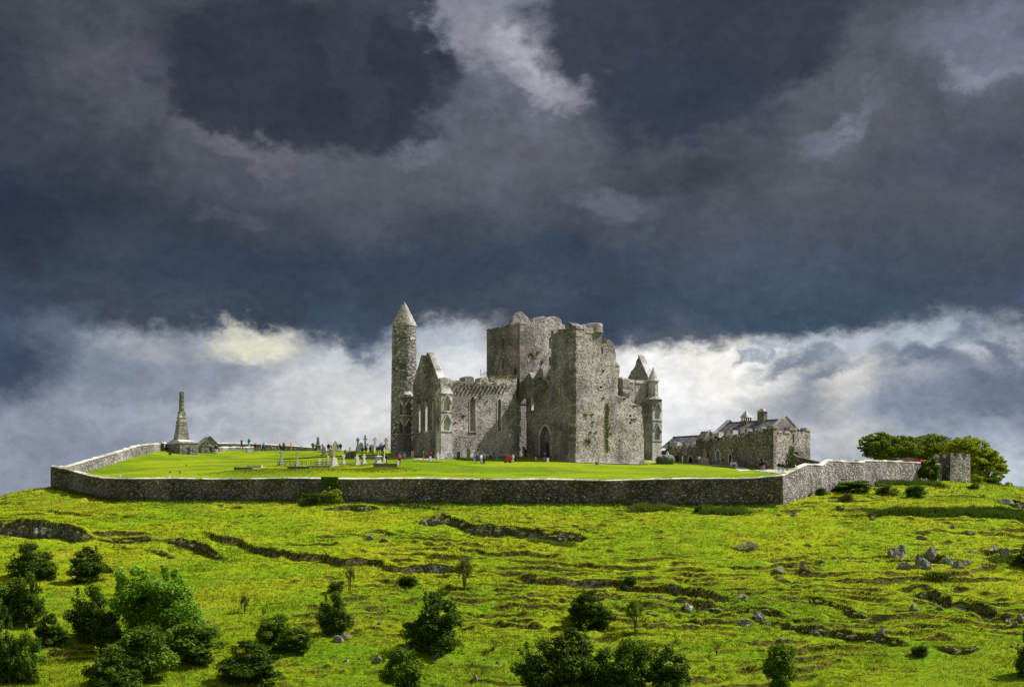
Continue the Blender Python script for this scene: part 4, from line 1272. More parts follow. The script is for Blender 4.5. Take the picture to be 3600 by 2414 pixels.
# crossing tower
K0 = T0 + UW * 17.1 + DN * 0.8
def tower_face(name, O, d, out, prof, holes, mat, seed, thick=1.6, rub=4, **kw):
    return wpanel(name, CATH, O, d, out, prof, holes, thick, mat, seed=seed, rub=rub, amp=0.10, zmin=33.0, **kw)
tower_face('tower_north_wall', K0, DN, NN, [(1828, 1400), (1828, 1135), (1815, 1137), (1790, 1143), (1768, 1148), (1711, 1157), (1711, 1400)],
           [arch(1766, 1768.5, 1191, 1230), arch(1770, 1772.5, 1191, 1230), arch(1765, 1770, 1258, 1294), rect(1807, 1815, 1295, 1314)], M['stone_shaded'], 21, rtint=(0.24, 0.14), bright=0.03)
sR = line_s(K0, UW, 1986)
tower_face('tower_west_wall', K0, UW, NW, [(1828, 1420), (1828, 1130), (1834, 1131), (1860, 1134), (1900, 1135), (1935, 1137), (1950, 1150), (1986, 1150), (1986, 1420)],
           [arch(1930.5, 1937.5, 1184, 1226), rect(1931, 1937, 1255, 1285)], M['stone'], 22, bright=0.12)
K1 = K0 + DN * line_s(K0, DN, 1711)
K2 = K0 + UW * sR
wpanel('tower_east_wall', CATH, K1 - DN * 1.6, UW, DN, [(1730, 1400), (1730, 1165), (1850, 1160), (1900, 1400)], [], 1.4, M['stone'], seed=23, rub=0, amp=0)
wpanel('tower_south_wall', CATH, K2 - UW * 1.4, DN, -NN, [(1975, 1400), (1975, 1156), (1905, 1158), (1905, 1400)], [], 1.4, M['stone'], seed=24, rub=0, amp=0, smin=0.6)
OT = K0 + DN * 3.0
wpanel('broken_wall_head', CATH, OT, UW, NW, [(1796, 1180), (1796, 1138), (1802, 1129), (1806, 1117), (1822, 1102), (1833, 1094), (1845, 1106), (1860, 1121), (1867, 1134), (1867, 1180)], [], 1.2, M['stone'], seed=25, rub=6, amp=0.16, zmin=20)
wpanel('broken_wall_head', CATH, OT + DN * 1.5, UW, NW, [(1869, 1180), (1869, 1137), (1883, 1119), (1895, 1114), (1915, 1113), (1960, 1114), (1973, 1127), (1976, 1138), (1986, 1142), (1986, 1180)], [rect(1929, 1932, 1135, 1146)], 1.2, M['stone'], seed=26, rub=6, amp=0.16, zmin=20, bright=0.2)
# gable scars left by the lost roofs
pbar('roof_scar', CATH, K0, DN, NN, (1768, 1226), (1738, 1338), 0.22, 0.22, M['stone_shaded'])
pbar('roof_scar', CATH, K0, DN, NN, (1768, 1226), (1805, 1320), 0.22, 0.22, M['stone_shaded'])
pbar('roof_scar', CATH, K0, UW, NW, (1937, 1234), (1880, 1326), 0.22, 0.22, M['stone_pale'])
for i, x in enumerate((1733, 1748, 1761, 1776)):      # thin rods on the tower head
    s, z = px_to_sz(K0, DN, x, 1152)
    q = K0 + DN * s - NN * 0.4
    MB().tube([(q.x, q.y, z - 0.4), (q.x, q.y, z + 0.65)], [0.035, 0.03], 5).obj('iron_rod', M['iron'], CATH, world=True)
# remains of the choir roof line, scaffold poles at the left foot of the tower
for x, y0, y1 in ((1690, 1297, 1330), (1702, 1302, 1330), (1709, 1306, 1330)):
    q = onP(T0 + DN * 5, UW, x)
    MB().tube([(q.x, q.y, (HOR - y1) / F * q.y), (q.x, q.y, (HOR - y0) / F * q.y)], [0.045, 0.045], 5).obj('scaffold_pole', M['iron'], CATH, world=True)
q1 = onP(T0 + DN * 5, UW, 1690); q2 = onP(T0 + DN * 5, UW, 1710)
MB().tube([(q1.x, q1.y, (HOR - 1318) / F * q1.y), (q2.x, q2.y, (HOR - 1310) / F * q2.y)], [0.04, 0.04], 5).obj('scaffold_pole', M['iron'], CATH, world=True)

# south transept
s_prof = [(2140, 1660), (2140, 1338), (2210, 1337), (2227, 1339), (2230, 1356), (2235, 1356), (2236, 1339), (2277, 1341), (2281, 1352), (2292, 1352), (2292, 1660)]
wpanel('south_transept_wall', CATH, T0, UW, NW, s_prof, [], 1.5, M['stone'], seed=31, rub=5, amp=0.06, zmin=24)
pbar('parapet_coping', CATH, T0, UW, NW, (2206, 1338), (2228, 1340), 0.55, 0.16, M['stone_pale'], back=1.6)
pbar('parapet_coping', CATH, T0, UW, NW, (2236, 1341), (2277, 1343), 0.55, 0.16, M['stone_pale'], back=1.6)
S1 = T0 + UW * line_s(T0, UW, 2290)
wpanel('south_gable_wall', CATH, S1, DN, NN, [(2287, 1560), (2287, 1345), (2246, 1251), (2241, 1262), (2237, 1268), (2231, 1290), (2225, 1298), (2218, 1305), (2210, 1322), (2195, 1345), (2190, 1560)], [disc(2236, 1285, 1.5, 3, 8)], 1.2, M['stone_shaded'], seed=32, rub=4, amp=0.14, zmin=26)
pbar('gable_coping', CATH, S1, DN, NN, (2245, 1248), (2289, 1347), 0.22, 0.15, M['stone_pale'], back=1.3)

# ------------------------------------------------- corner turrets with gabled niches
def turret(name, corner, wW, wN, z0, z1, top, niches, mat, label=None, roof_h=0.0):
    """square buttress turret: corner is its near corner; wW and wN are the widths of its west and north faces"""
    root = mesh_obj(name, MB().box(0, wW, 0, wN, z0, z1, Matrix.Translation((corner.x, corner.y, 0)) @ Matrix.Rotation(TH, 4, 'Z')).mesh(name), mat, CATH, world=True, label=label)
    Mx = Matrix.Translation((corner.x, corner.y, 0)) @ Matrix.Rotation(TH, 4, 'Z')
    return root, Mx

def niche_turret(px, Ofrom, wW, wN, y_base, y_top, stages, mat, roof):
    c_ = Ofrom
    Yc = c_.y
    zz = lambda y: (HOR - y) / F * Yc
    Mx = Matrix.Translation((c_.x, c_.y, 0)) @ Matrix.Rotation(TH, 4, 'Z')
    root = MB().box(0.35, wW - 0.0, 0.35, wN, zz(y_base) - 0.8, zz(y_top), Mx).obj('turret', mat, CATH, world=True)
    # outer skin built up of stages so the niches are true recesses 0.35 deep
    def skin(y0, y1, holes):
        # west skin
        for (face, w_) in (('W', wW), ('N', wN)):
            poly = [(0, zz(y0)), (w_, zz(y0)), (w_, zz(y1)), (0, zz(y1))]
            hs = []
            if holes and w_ > 1.2:
                nw = w_ * 0.52; x0 = (w_ - nw) / 2
                hb = zz(holes[1]); ht = zz(holes[0])
                xm = w_ / 2
                hs = [[(x0, hb), (x0 + nw, hb), (x0 + nw, ht - nw * 0.7), (xm + nw * 0.28, ht - nw * 0.2), (xm, ht), (xm - nw * 0.28, ht - nw * 0.2), (x0, ht - nw * 0.7)]]
            if face == 'W':
                me, _, tri = panel_mesh('turret_face', c_, UW, DN, poly, hs, 0.36)
                mesh_obj('turret_face', me, mat, root, world=True)
                O_, d_, o_ = c_, UW, NW
            else:
                poly = [(0.361, zz(y0)), (w_, zz(y0)), (w_, zz(y1)), (0.361, zz(y1))]
                me, _, tri = panel_mesh('turret_face', c_, DN, UW, poly, hs, 0.36)
                mesh_obj('turret_face', me, mat, root, world=True)
                O_, d_, o_ = c_, DN, NN
            if hs:                                     # little gabled hood
                hb = zz(holes[0]); nw = w_ * 0.52; xm = w_ / 2
                for sgn in (-1, 1):
                    mb = MB()
                    a = (xm + sgn * nw * 0.82, hb - nw * 0.75); b = (xm, hb + nw * 0.5)
                    L = math.hypot(b[0] - a[0], b[1] - a[1]); nx, nz = -(b[1] - a[1]) / L * 0.08, (b[0] - a[0]) / L * 0.08
                    for off in (-0.02, 0.28):
                        for s, z in ((a[0] + nx, a[1] + nz), (b[0] + nx, b[1] + nz), (b[0] - nx, b[1] - nz), (a[0] - nx, a[1] - nz)):
                            mb.v.append((O_.x + d_.x * s + o_.x * off, O_.y + d_.y * s + o_.y * off, z))
                    mb.f = [[0, 1, 2, 3], [7, 6, 5, 4], [0, 4, 5, 1], [1, 5, 6, 2], [2, 6, 7, 3], [3, 7, 4, 0]]
                    mb.obj('niche_hood', M['stone_pale'], root, world=True)
    for (y0, y1, hole) in stages:
        skin(y0, y1, hole)
        MB().box(-0.10, wW + 0.05, -0.10, wN + 0.05, zz(y1) - 0.06, zz(y1) + 0.10, Mx).obj('string_course', M['stone_pale'], root, world=True)
    for k in range(3):                                 # stepped plinth
        e = 0.14 * (3 - k)
        MB().box(-e, wW + e * 0.6, -e, wN, zz(y_base) - 0.8 if k == 0 else zz(y_base) + 0.28 * (k), zz(y_base) + 0.26 * (k + 1), Mx).obj('plinth_course', M['stone_pale'], root, world=True)
    if roof == 'pyramid':
        MB().box(-0.15, wW + 0.15, -0.15, wN + 0.15, zz(y_top) + 0.10, zz(y_top) + 1.05, Mx, top=0.62).obj('turret_roof', M['stone_pale'], root, world=True)
    if roof == 'spire':
        zt = zz(y_top)
        C = Mx @ Matrix.Translation((wW / 2, wN / 2, 0))
        MB().lathe([(wW * 0.70, zt + 0.1), (wW * 0.42, zt + 0.75), (wW * 0.40, zt + 3.6), (wW * 0.40, zt + 3.62)], 8, C, R(22.5)).obj('turret_drum', mat, root, world=True)
        MB().lathe([(wW * 0.50, zt + 3.6), (wW * 0.50, zt + 3.72), (0.05, zt + 6.3), (0.02, zt + 6.32)], 12, C).obj('turret_spire', M['stone_pale'], root, world=True)
    return root

# north-west turret of the north transept
c1 = T0 + NW * 1.0 + NN * 0.55
niche_turret(1551, c1, 2.35, 1.5, 1604, 1384, [(1604, 1515, None), (1514, 1446, (1465, 1511)), (1444, 1384, (1396, 1442))], M['stone_pale'], 'pyramid')
# narrow turret left of the gable
c2 = T0 + DN * 9.3 + NN * 1.5
niche_turret(1430, c2, 1.9, 1.7, 1602, 1395, [(1602, 1525, None), (1524, 1460, (1480, 1522)), (1459, 1395, (1412, 1456))], M['stone_shaded'], 'pyramid')
# far right corner turret with its stone spire
c3 = onP(T0 + NW * 1.9, UW, 2294)
niche_turret(2294, c3, 2.45, 2.2, 1612, 1404, [(1612, 1549, None), (1548, 1476, (1500, 1544)), (1475, 1404, (1425, 1470))], M['stone_pale'], 'spire')

# ------------------------------------------------------------------ tower house at the west end
TOW = thing('tower_house', 'tall broken square tower with ragged right edge and round turret, joined to the cathedral', 'tower', (A0.x, A0.y, 8.5))
tw = [(2025, 1665), (2025, 1145), (2045, 1141), (2059, 1139), (2062, 1150), (2110, 1155), (2114, 1172), (2115, 1194), (2130, 1194), (2146, 1195), (2150, 1202), (2162, 1221), (2166, 1244), (2164, 1267), (2172, 1277), (2179, 1286),
      (2179, 1300), (2176, 1320), (2172, 1335), (2172, 1389), (2193, 1395), (2216, 1402), (2216, 1416), (2240, 1423), (2254, 1427), (2260, 1473), (2262, 1500), (2265, 1615), (2266, 1665)]
hl = [rect(2114, 2120, 1221, 1242), disc(2112, 1361, 5.4, 5.4, 12), rect(2141, 2144, 1498, 1509), arch(2211, 2221, 1456, 1464, False), rect(2212, 2221, 1483, 1490), rect(2210, 2216, 1406, 1416),
      rect(2039, 2041, 1372, 1378), rect(2176, 2178.5, 1543, 1553)]
wpanel('west_wall', TOW, A0, UW, NW, tw, hl, 2.0, M['stone'], seed=41, rub=4, amp=0.16, zmin=12, rtint=(0.52, 0.22), bright=0.12)
ring_on('oculus_ring', TOW, A0, UW, NW, 2112, 1361, 9, 9, 0.4, 0.1, M['stone_pale'], 16)
tn = [(2025, 1665), (2025, 1145), (2017, 1145), (2010, 1141), (2005, 1134), (1998, 1135), (1992, 1160), (1989, 1172), (1982, 1156), (1964, 1156), (1955, 1171), (1948, 1175), (1944, 1160), (1938, 1161), (1938, 1665)]
wpanel('north_wall', TOW, A0 + UW * 0.0, DN, NN, tn, [rect(1963.5, 1973, 1355, 1386)], 1.8, M['stone_shaded'], seed=42, rub=5, amp=0.10, zmin=29, rtint=(0.28, 0.15), bright=0.05)
sS = line_s(A0, UW, 2210)
OS = A0 + UW * sS + DN * 0.0
wpanel('south_wall', TOW, OS + DN * 2.02, DN, NN, [(px_, py_2) for px_, py_2 in ((2190, 1640), (2190, 1332), (2182, 1327), (2172, 1329), (2160, 1322), (2120, 1310), (2110, 1640))], [], 1.6, M['stone_shaded'], seed=43, rub=0, amp=0.12, zmin=20)
wpanel('buttress_wall', TOW, A0 + DN * 2.3, UW, NW, [(2196, 1665), (2196, 1340), (2203, 1336), (2211, 1340), (2213, 1400), (2232, 1425), (2250, 1450), (2262, 1500), (2262, 1665)], [], 1.2, M['stone'], seed=45, rub=5, amp=0.14, zmin=12)
wpanel('east_wall', TOW, onP(A0, DN, 1940), UW, -NW, [(1944, 1640), (1944, 1210), (2040, 1215), (2120, 1300), (2130, 1640)], [], 1.2, M['stone'], seed=44, rub=0, amp=0.12, zmin=20)
sj, zb_j = px_to_sz(A0, DN, 1964, 1385); zt_j = px_to_sz(A0, DN, 1964, 1358)[1]
MB().box(0.03, 1.75, sj - 0.10, sj - 0.015, zb_j, zt_j, Matrix.Translation((A0.x, A0.y, 0)) @ Matrix.Rotation(TH, 4, 'Z')).obj('jamb_or_sunlit_lining', M['sunlit_jamb'], TOW, world=True)  # pale lining added to the reveal, sunlight painted in its colour
# parapet string and string course on the north face
pbar('string_course', TOW, A0, DN, NN, (2025, 1203), (1938, 1207), 0.16, 0.10, M['stone_shaded'])
pbar('string_course', TOW, A0, UW, NW, (2060, 1167), (2113, 1171), 0.2, 0.10, M['stone_pale'])
# round stair turret at the head
ct = onP(A0 + DN * 1.1, UW, 2089)
zt0 = (HOR - 1170) / F * 249; zt1 = (HOR - 1140) / F * 249
mb = MB().lathe([(1.0, zt0 - 1.3), (1.42, zt0 - 0.35), (1.5, zt0), (1.5, zt1 - 0.08), (1.42, zt1), (1.05, zt1 + 0.02), (1.05, zt0), (0.0, zt0)], 22, Matrix.Translation((ct.x, ct.y, 0)))
mb.obj('stair_turret', M['stone'], TOW, world=True)
MB().lathe([(1.56, zt0 - 0.1), (1.60, zt0 - 0.05), (1.60, zt0 + 0.12), (1.50, zt0 + 0.14)], 22, Matrix.Translation((ct.x, ct.y, 0))).obj('turret_moulding', M['stone_pale'], TOW, world=True)
# upstanding pale block by the north edge
q = onP(A0 + UW * 0.9, DN, 2003)
MB().box(-0.5, 0.5, -0.35, 0.35, 31.0, 33.0, Matrix.Translation((q.x, q.y, 0)) @ Matrix.Rotation(TH, 4, 'Z'), top=0.4).obj('parapet_stump', M['stone_pale'], TOW, world=True)
# low plinth wall along the foot with its pale ledge
Mx = Matrix.Translation((A0.x, A0.y, 0)) @ Matrix.Rotation(TH, 4, 'Z')
LW_ = line_s(A0, UW, 2266)
MB().box(-0.3, LW_ + 0.2, -0.62, 0.01, 6.0, 8.55, Mx).obj('plinth', M['stone'], TOW, world=True)
MB().box(-0.36, LW_ + 0.26, -0.72, 0.0, 8.552, 8.66, Mx).obj('plinth_ledge', M['stone_pale'], TOW, world=True)

# ------------------------------------------------------------------ round tower
RT = thing('round_tower', 'tall slender round tower with conical stone cap beside the lancet gable', 'tower', (-19.4, 256, 9))
zb = 9.0
prof = []
ncr = 34
rngt = random.Random(3)
for i in range(ncr + 1):
    t = i / ncr
    z = zb + (33.4 - zb) * t
    prof.append((2.48 + (2.10 - 2.48) * t + rngt.uniform(-0.02, 0.03), z))
body = MB().lathe(prof, 40, Matrix.Translation((-19.4, 256, 0)))
bo = body.obj('tower_shaft', M['stone_tower'], RT, world=True)
# belfry opening: a dark block, its shade painted by colour
cut = MB().box(-0.28, 0.28, -3.0, -1.2, 31.6 - 0.95, 31.6 + 0.05, None)
cut.prism([(-0.28, 0.05), (0.28, 0.05), (0.0, 0.45)], -3.0, -1.2, Matrix.Translation((0, 0, 31.6)))
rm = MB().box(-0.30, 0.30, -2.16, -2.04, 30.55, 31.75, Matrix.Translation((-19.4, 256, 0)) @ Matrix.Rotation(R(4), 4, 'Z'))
rm.obj('belfry_shade_block', M['opening_shade'], RT, world=True)
for x in (-0.36, 0.36):
    MB().box(x - 0.09, x + 0.09, -2.24, -2.0, 30.5, 31.8, Matrix.Translation((-19.4, 256, 0)) @ Matrix.Rotation(R(4), 4, 'Z')).obj('jamb_or_sunlit_lining', M['stone_tower'], RT, world=True)
for sg in (-1, 1):
    MB().box(-0.07, 0.07, -2.26, -2.0, -0.32, 0.32, Matrix.Translation((-19.4, 256, 0)) @ Matrix.Rotation(R(4), 4, 'Z') @ Matrix.Translation((sg * 0.2, 0, 31.95)) @ Matrix.Rotation(R(-38 * sg), 4, 'Y')).obj('window_head', M['stone_tower'], RT, world=True)
cp = [(2.16, 33.35), (2.22, 33.4), (2.22, 33.55)]
nc = 15
for i in range(nc):
    t = i / nc
    r1 = 2.2 * (1 - t) ** 0.97 + 0.03; r2 = 2.2 * (1 - (i + 1) / nc) ** 0.97 + 0.03
    z = 33.55 + 4.3 * t
    cp += [(r1, z), ((r1 + r2) / 2 + 0.03, z + 4.3 / nc - 0.02), (r2, z + 4.3 / nc)]
cp.append((0.0, 37.9))
MB().lathe(cp, 28, Matrix.Translation((-19.4, 256, 0))).obj('conical_cap', M['stone_pale'], RT, world=True)

def ring_stones(name, parent, cx_, cy_, rfun, z0, z1, n, seed, arc=(-math.pi, 0), tint=(0.45, 0.2), bright=0.1, size=(0.25, 0.55), proud=0.05):
    rg = np.random.default_rng(seed)
    a = rg.uniform(arc[0], arc[1], n); z = rg.uniform(z0, z1, n)
    r_ = rfun(z)
    w = rg.uniform(*size, n) / 2; h = w * rg.uniform(0.4, 0.7, n)
    out = np.stack([np.cos(a), np.sin(a), 0 * a], -1); tan = np.stack([-np.sin(a), np.cos(a), 0 * a], -1); up = np.array([0, 0, 1.0])
    cen = np.stack([cx_ + np.cos(a) * r_, cy_ + np.sin(a) * r_, z], -1)
    V = []
    for off, sc in ((-0.03, 1.0), (1.0, 0.85)):
        for sx, sz in ((-1, -1), (1, -1), (1, 1), (-1, 1)):
            j = rg.uniform(0.75, 1.1, (n, 1))
            o_ = (off if off < 0 else proud) * np.ones((n, 1))
            V.append(cen + out * o_ + tan * (sx * w * sc)[:, None] * j + up * (sz * h * sc)[:, None] * j)
    V = np.stack(V, 1).reshape(-1, 3)
    fq = np.array([[4, 5, 6, 7], [0, 1, 5, 4], [1, 2, 6, 5], [2, 3, 7, 6], [3, 0, 4, 7]])
    Fq = (fq[None] + (np.arange(n) * 8)[:, None, None]).reshape(-1, 4)
    tt = np.clip(rg.normal(tint[0], tint[1], n), 0.05, 0.85); tt[rg.uniform(0, 1, n) < bright] = 1.0
    return mesh_obj(name, from_np(name, V, Fq, False, np.repeat(tt, 8)), M['rubble'], parent, world=True, kind='stuff')
ring_stones('rubble_stones', RT, -19.4, 256, lambda z: 2.48 - 0.38 * (z - zb) / 24.4, zb, 33.0, 1500, 4, tint=(0.42, 0.2))
ring_stones('cap_stones', RT, -19.4, 256, lambda z: 2.2 * (1 - (z - 33.55) / 4.3) + 0.05, 33.7, 37.2, 330, 5, tint=(0.7, 0.2), bright=0.35, size=(0.2, 0.42), proud=0.06)
# ------------------------------------------------------------------ hall with slate roof on the right
HB = Vector((0.1838 * 245, 245, 0))
HALL = thing('residence_hall', 'long stone hall with grey slate roof, chimneys and battlements right of the cathedral', 'hall', (HB.x, HB.y, 7.2))
def merlon_top(x0, x1, ytop, ylow, n, duty=0.55, rng=random.Random(4)):
    """battlement outline from x0 to x1 (photo px)"""
    out = []
    for i in range(n):
        a = x0 + (x1 - x0) * i / n; b = x0 + (x1 - x0) * (i + duty) / n; c_ = x0 + (x1 - x0) * (i + 1) / n
        yt = ytop[0] + (ytop[1] - ytop[0]) * i / n; yl = ylow[0] + (ylow[1] - ylow[0]) * i / n
        j = rng.uniform(-1.5, 1.5)
        out += [(a, yt + j), (b, yt + j), (b, yl), (c_, yl)]
    return out
# long north front
mt = merlon_top(2719, 2490, (1503, 1545), (1517, 1556), 9, 0.5)
wpanel('north_wall', HALL, HB, DN, NN, [(2719, 1675)] + mt + [(2484, 1556), (2484, 1675)],
       [arch(2519, 2530, 1583, 1618), arch(2563.5, 2572, 1594, 1630), rect(2672, 2680, 1613, 1640), rect(2487, 2492, 1594, 1612)], 1.2, M['stone_hall'], seed=61, rub=4, amp=0.0, rtint=(0.33, 0.15), bright=0.04)
for a, b, yt, yb in ((2519, 2530, 1583, 1618), (2563.5, 2572, 1594, 1630)):
    a_ = arch(a - 1.5, b + 1.5, yt - 3, yb)
    for p, q in zip(a_[:-1], a_[1:]):
        pbar('window_surround' if yt < 1590 else 'door_surround', HALL, HB, DN, NN, p, q, 0.16, 0.08, M['stone_pale'])
pbar('window_mullion', HALL, HB + UW * 0.3, DN, NN, (2524.5, 1590), (2524.6, 1618), 0.12, 0.05, M['stone_pale'])
for x in (2519, 2530):
    pbar('window_shutter', HALL, HB, DN, NN, (x + (-5 if x < 2525 else 4), 1590), (x + (-4.9 if x < 2525 else 4.1), 1618), 0.35, 0.06, M['grey_stone'])
pbar('drip_course', HALL, HB, DN, NN, (2719, 1559), (2560, 1572), 0.12, 0.12, M['stone_hall'])
# merlon capstones
# west gable front
sW = line_s(HB, UW, 2849)
wt = [(2718, 1675), (2718, 1502), (2733, 1502), (2734, 1515), (2748, 1515), (2750, 1524), (2757, 1524), (2758, 1517), (2776, 1513), (2777, 1506), (2800, 1506), (2801, 1515), (2813, 1516), (2814, 1524), (2822, 1524), (2823, 1517), (2832, 1516),
      (2833, 1507), (2849, 1510), (2849, 1675)]
wpanel('west_wall', HALL, HB, UW, NW, wt, [rect(2786.5, 2793, 1524, 1556), rect(2731, 2733.5, 1556, 1568)], 1.2, M['stone'], seed=62, rub=6, amp=0.0, bright=0.14)
pbar('capstone', HALL, HB, UW, NW, (2718, 1501), (2734, 1501), 0.4, 0.12, M['stone_pale'], back=1.3)
pbar('capstone', HALL, HB, UW, NW, (2776, 1506), (2801, 1507), 0.5, 0.14, M['stone_pale'], back=1.3)
pbar('capstone', HALL, HB, UW, NW, (2734, 1517), (2748, 1517), 0.3, 0.12, M['stone_pale'], back=1.3)
pbar('capstone', HALL, HB, UW, NW, (2758, 1518), (2775, 1519), 0.35, 0.12, M['stone_pale'], back=1.3)
pbar('capstone', HALL, HB, UW, NW, (2833, 1508), (2849, 1510), 0.5, 0.12, M['stone_pale'], back=1.3)
# south wall and inner gable + roof
HQ = HB + UW * sW
wpanel('south_wall', HALL, HQ - UW * 1.2, DN, -NN, [(2843, 1670), (2843, 1516), (2740, 1535), (2740, 1670)], [], 1.2, M['stone_hall'], seed=63, rub=0, amp=0, smin=0.8)
LH = line_s(HB, DN, 2500)          # hall length along DN
gy0 = 2.2                          # the inner gable sits behind the west parapet
roof_z = (HOR - 1474) / F * 250.0
eave_z = (HOR - 1525) / F * 249.0
wid = sW - 1.4
Mh = Matrix.Translation((HB.x, HB.y, 0)) @ Matrix.Rotation(TH, 4, 'Z')     # local x = UW, y = DN
# local x from 0.7 to sW-0.7 is the span; ridge in the middle, runs along y
x0_, x1_ = 0.9, sW - 0.7
xm_ = (x0_ + x1_) / 2
def slated_roof(parent, Mx, x0, x1, y0, y1, ze, zr, rows, name='roof'):
    xm = (x0 + x1) / 2
    mb = MB()
    mb.prism([(x0, ze - 0.05), (x1, ze - 0.05), (xm, zr - 0.05)], y0, y1, Mx)
    ro = mb.obj(name, M['slate'], parent, world=True)
    rng = random.Random(9)
    # slates laid course by course, proud of the boarding
    V = []; Fq = []; tt = []
    L = math.hypot(xm - x0, zr - ze)
    for sgn in (-1, 1):
        for r_ in range(rows):
            t0 = r_ / rows; t1 = (r_ + 1.15) / rows
            t1 = min(t1, 1.0)
            y = y0 + 0.05
            off = 0.0
            while y < y1 - 0.1:
                w_ = min(rng.uniform(0.45, 0.75), y1 - y - 0.02)
                if w_ < 0.12: break
                xa = (x0 if sgn < 0 else x1) + (xm - (x0 if sgn < 0 else x1)) * t0; za = ze + (zr - ze) * t0
                xb = (x0 if sgn < 0 else x1) + (xm - (x0 if sgn < 0 else x1)) * t1; zb_ = ze + (zr - ze) * t1
                nx = (zr - ze) / L * sgn; nz = abs(xm - x0) / L
                th = 0.04 + rng.uniform(0, 0.02)
                b = len(V)
                for (xx, zz2, k) in ((xa, za, th), (xb, zb_, 0.012)):
                    for yy in (y + 0.012, y + w_ - 0.012):
                        V.append(tuple(Mx @ Vector((xx + nx * k, yy, zz2 + nz * k))))
                for (xx, zz2, k) in ((xa, za, -0.01), (xb, zb_, -0.01)):
                    for yy in (y + 0.012, y + w_ - 0.012):
                        V.append(tuple(Mx @ Vector((xx + nx * k, yy, zz2 + nz * k))))
                Fq += [[b, b + 1, b + 3, b + 2], [b, b + 4, b + 5, b + 1], [b, b + 2, b + 6, b + 4], [b + 1, b + 5, b + 7, b + 3]]
                tt += [max(0.0, min(1.0, rng.gauss(0.4, 0.22)))] * 8
                y += w_
    me = from_np('roof_slates', V, Fq, False, tt)
    bm = bmesh.new(); bm.from_mesh(me); bmesh.ops.recalc_face_normals(bm, faces=bm.faces); bm.to_mesh(me); bm.free()
    mesh_obj('roof_slates', me, M['slates'], ro, world=True, kind='stuff')
    MB().box(xm - 0.14, xm + 0.14, y0, y1, zr - 0.05, zr + 0.14, Mx).obj('ridge_tiles', M['mossy_ridge'], ro, world=True)
    return ro
M['slates'] = tint_mat('slates', (0.055, 0.06, 0.07), (0.125, 0.13, 0.15), (0.22, 0.22, 0.23), rough=0.75)
M['mossy_ridge'] = simple_mat('mossy_ridge', (0.13, 0.145, 0.06), 0.95, 0.3, 2.0)
slated_roof(HALL, Mh, x0_, x1_, gy0, LH, eave_z, roof_z, 13)
def gable(parent, Mx, x0, x1, y, th, zb, ze, zr, mat, cap=True, name='gable_wall'):
    xm = (x0 + x1) / 2
    MB().prism([(x0, zb), (x1, zb), (x1, ze), (xm, zr), (x0, ze)], y, y + th, Mx).obj(name, mat, parent, world=True)
    if cap:
        for (xa, xb) in ((x0, xm), (x1, xm)):
            sg = -1 if xa < xm else 1
            L = math.hypot(xb - xa, zr - ze); nx, nz = (zr - ze) / L * sg * 0.16, abs(xb - xa) / L * 0.16
            MB().prism([(xa, ze), (xb, zr), (xb + nx * 0.2, zr + nz * 1.3), (xa + nx, ze + nz)], y - 0.08, y + th + 0.08, Mx).obj('gable_coping', M['stone_pale'], parent, world=True)
gable(HALL, Mh, x0_, x1_, gy0 - 0.7, 0.7, 8, eave_z + 0.3, roof_z + 0.55, M['stone'])
gable(HALL, Mh, x0_, x1_, LH, 0.7, 8, eave_z + 0.3, roof_z + 0.45, M['stone_hall'])
def chimney(px_, yl, zt, w, l, capz):
    MB().box(xm_ - w / 2, xm_ + w / 2, yl - l / 2, yl + l / 2, roof_z - 1.4, zt, Mh).obj('chimney', M['stone_hall'], HALL, world=True)
    MB().box(xm_ - w / 2 - 0.08, xm_ + w / 2 + 0.08, yl - l / 2 - 0.08, yl + l / 2 + 0.08, zt, zt + 0.12, Mh).obj('chimney_cap', M['stone_pale'], HALL, world=True)
    MB().box(xm_ - w / 2, xm_ + w / 2, yl - l / 2, yl + l / 2, zt + 0.12, zt + capz, Mh, top=0.5).obj('chimney_cap', M['stone_pale'], HALL, world=True)
Cm = HB + UW * xm_
chimney(0, line_s(Cm, DN, 2680), roof_z + 1.55, 1.0, 1.5, 0.55)
yl_ = line_s(Cm, DN, 2624)
for dx_ in (-0.55, 0.55):
    for dy_ in (-0.55, 0, 0.55):
        MB().box(xm_ + dx_ - 0.09, xm_ + dx_ + 0.09, yl_ + dy_ - 0.09, yl_ + dy_ + 0.09, roof_z - 0.5, roof_z + 0.75, Mh).obj('vent_post', M['stone_hall'], HALL, world=True)
MB().box(xm_ - 0.8, xm_ + 0.8, yl_ - 0.8, yl_ + 0.8, roof_z - 0.6, roof_z + 0.2, Mh).obj('vent_base', M['stone_hall'], HALL, world=True)
MB().box(xm_ - 0.85, xm_ + 0.85, yl_ - 0.85, yl_ + 0.85, roof_z + 0.75, roof_z + 2.1, Mh, top=0.08).obj('vent_roof', M['stone_pale'], HALL, world=True)
# inner battlement of the far parapet seen over the front one: pale merlon ends
for i in range(9):
    x = 2500 + i * 25
    s = line_s(HB, DN, x)
    z = (HOR - (1530 - i * 3.2)) / F * (HB.y + DN.y * s)
    MB().box(0.0 - 0.03, 1.25, s - 0.22, s + 0.22, z - 0.6, z + 0.45, Mh, top=0.8).obj('merlon_stone', M['stone_pale' if i % 2 else 'stone_hall'], HALL, world=True)
# ivy-grown sloping buttress at the west front
q_ = HB + UW * line_s(HB, UW, 2790)
MB().box(-1.6, 1.4, -2.4, 0.0, 5.4, 10.5, Matrix.Translation((q_.x, q_.y, 0)) @ Matrix.Rotation(TH, 4, 'Z'), top=0.35).obj('buttress', M['stone_hall'], HALL, world=True)

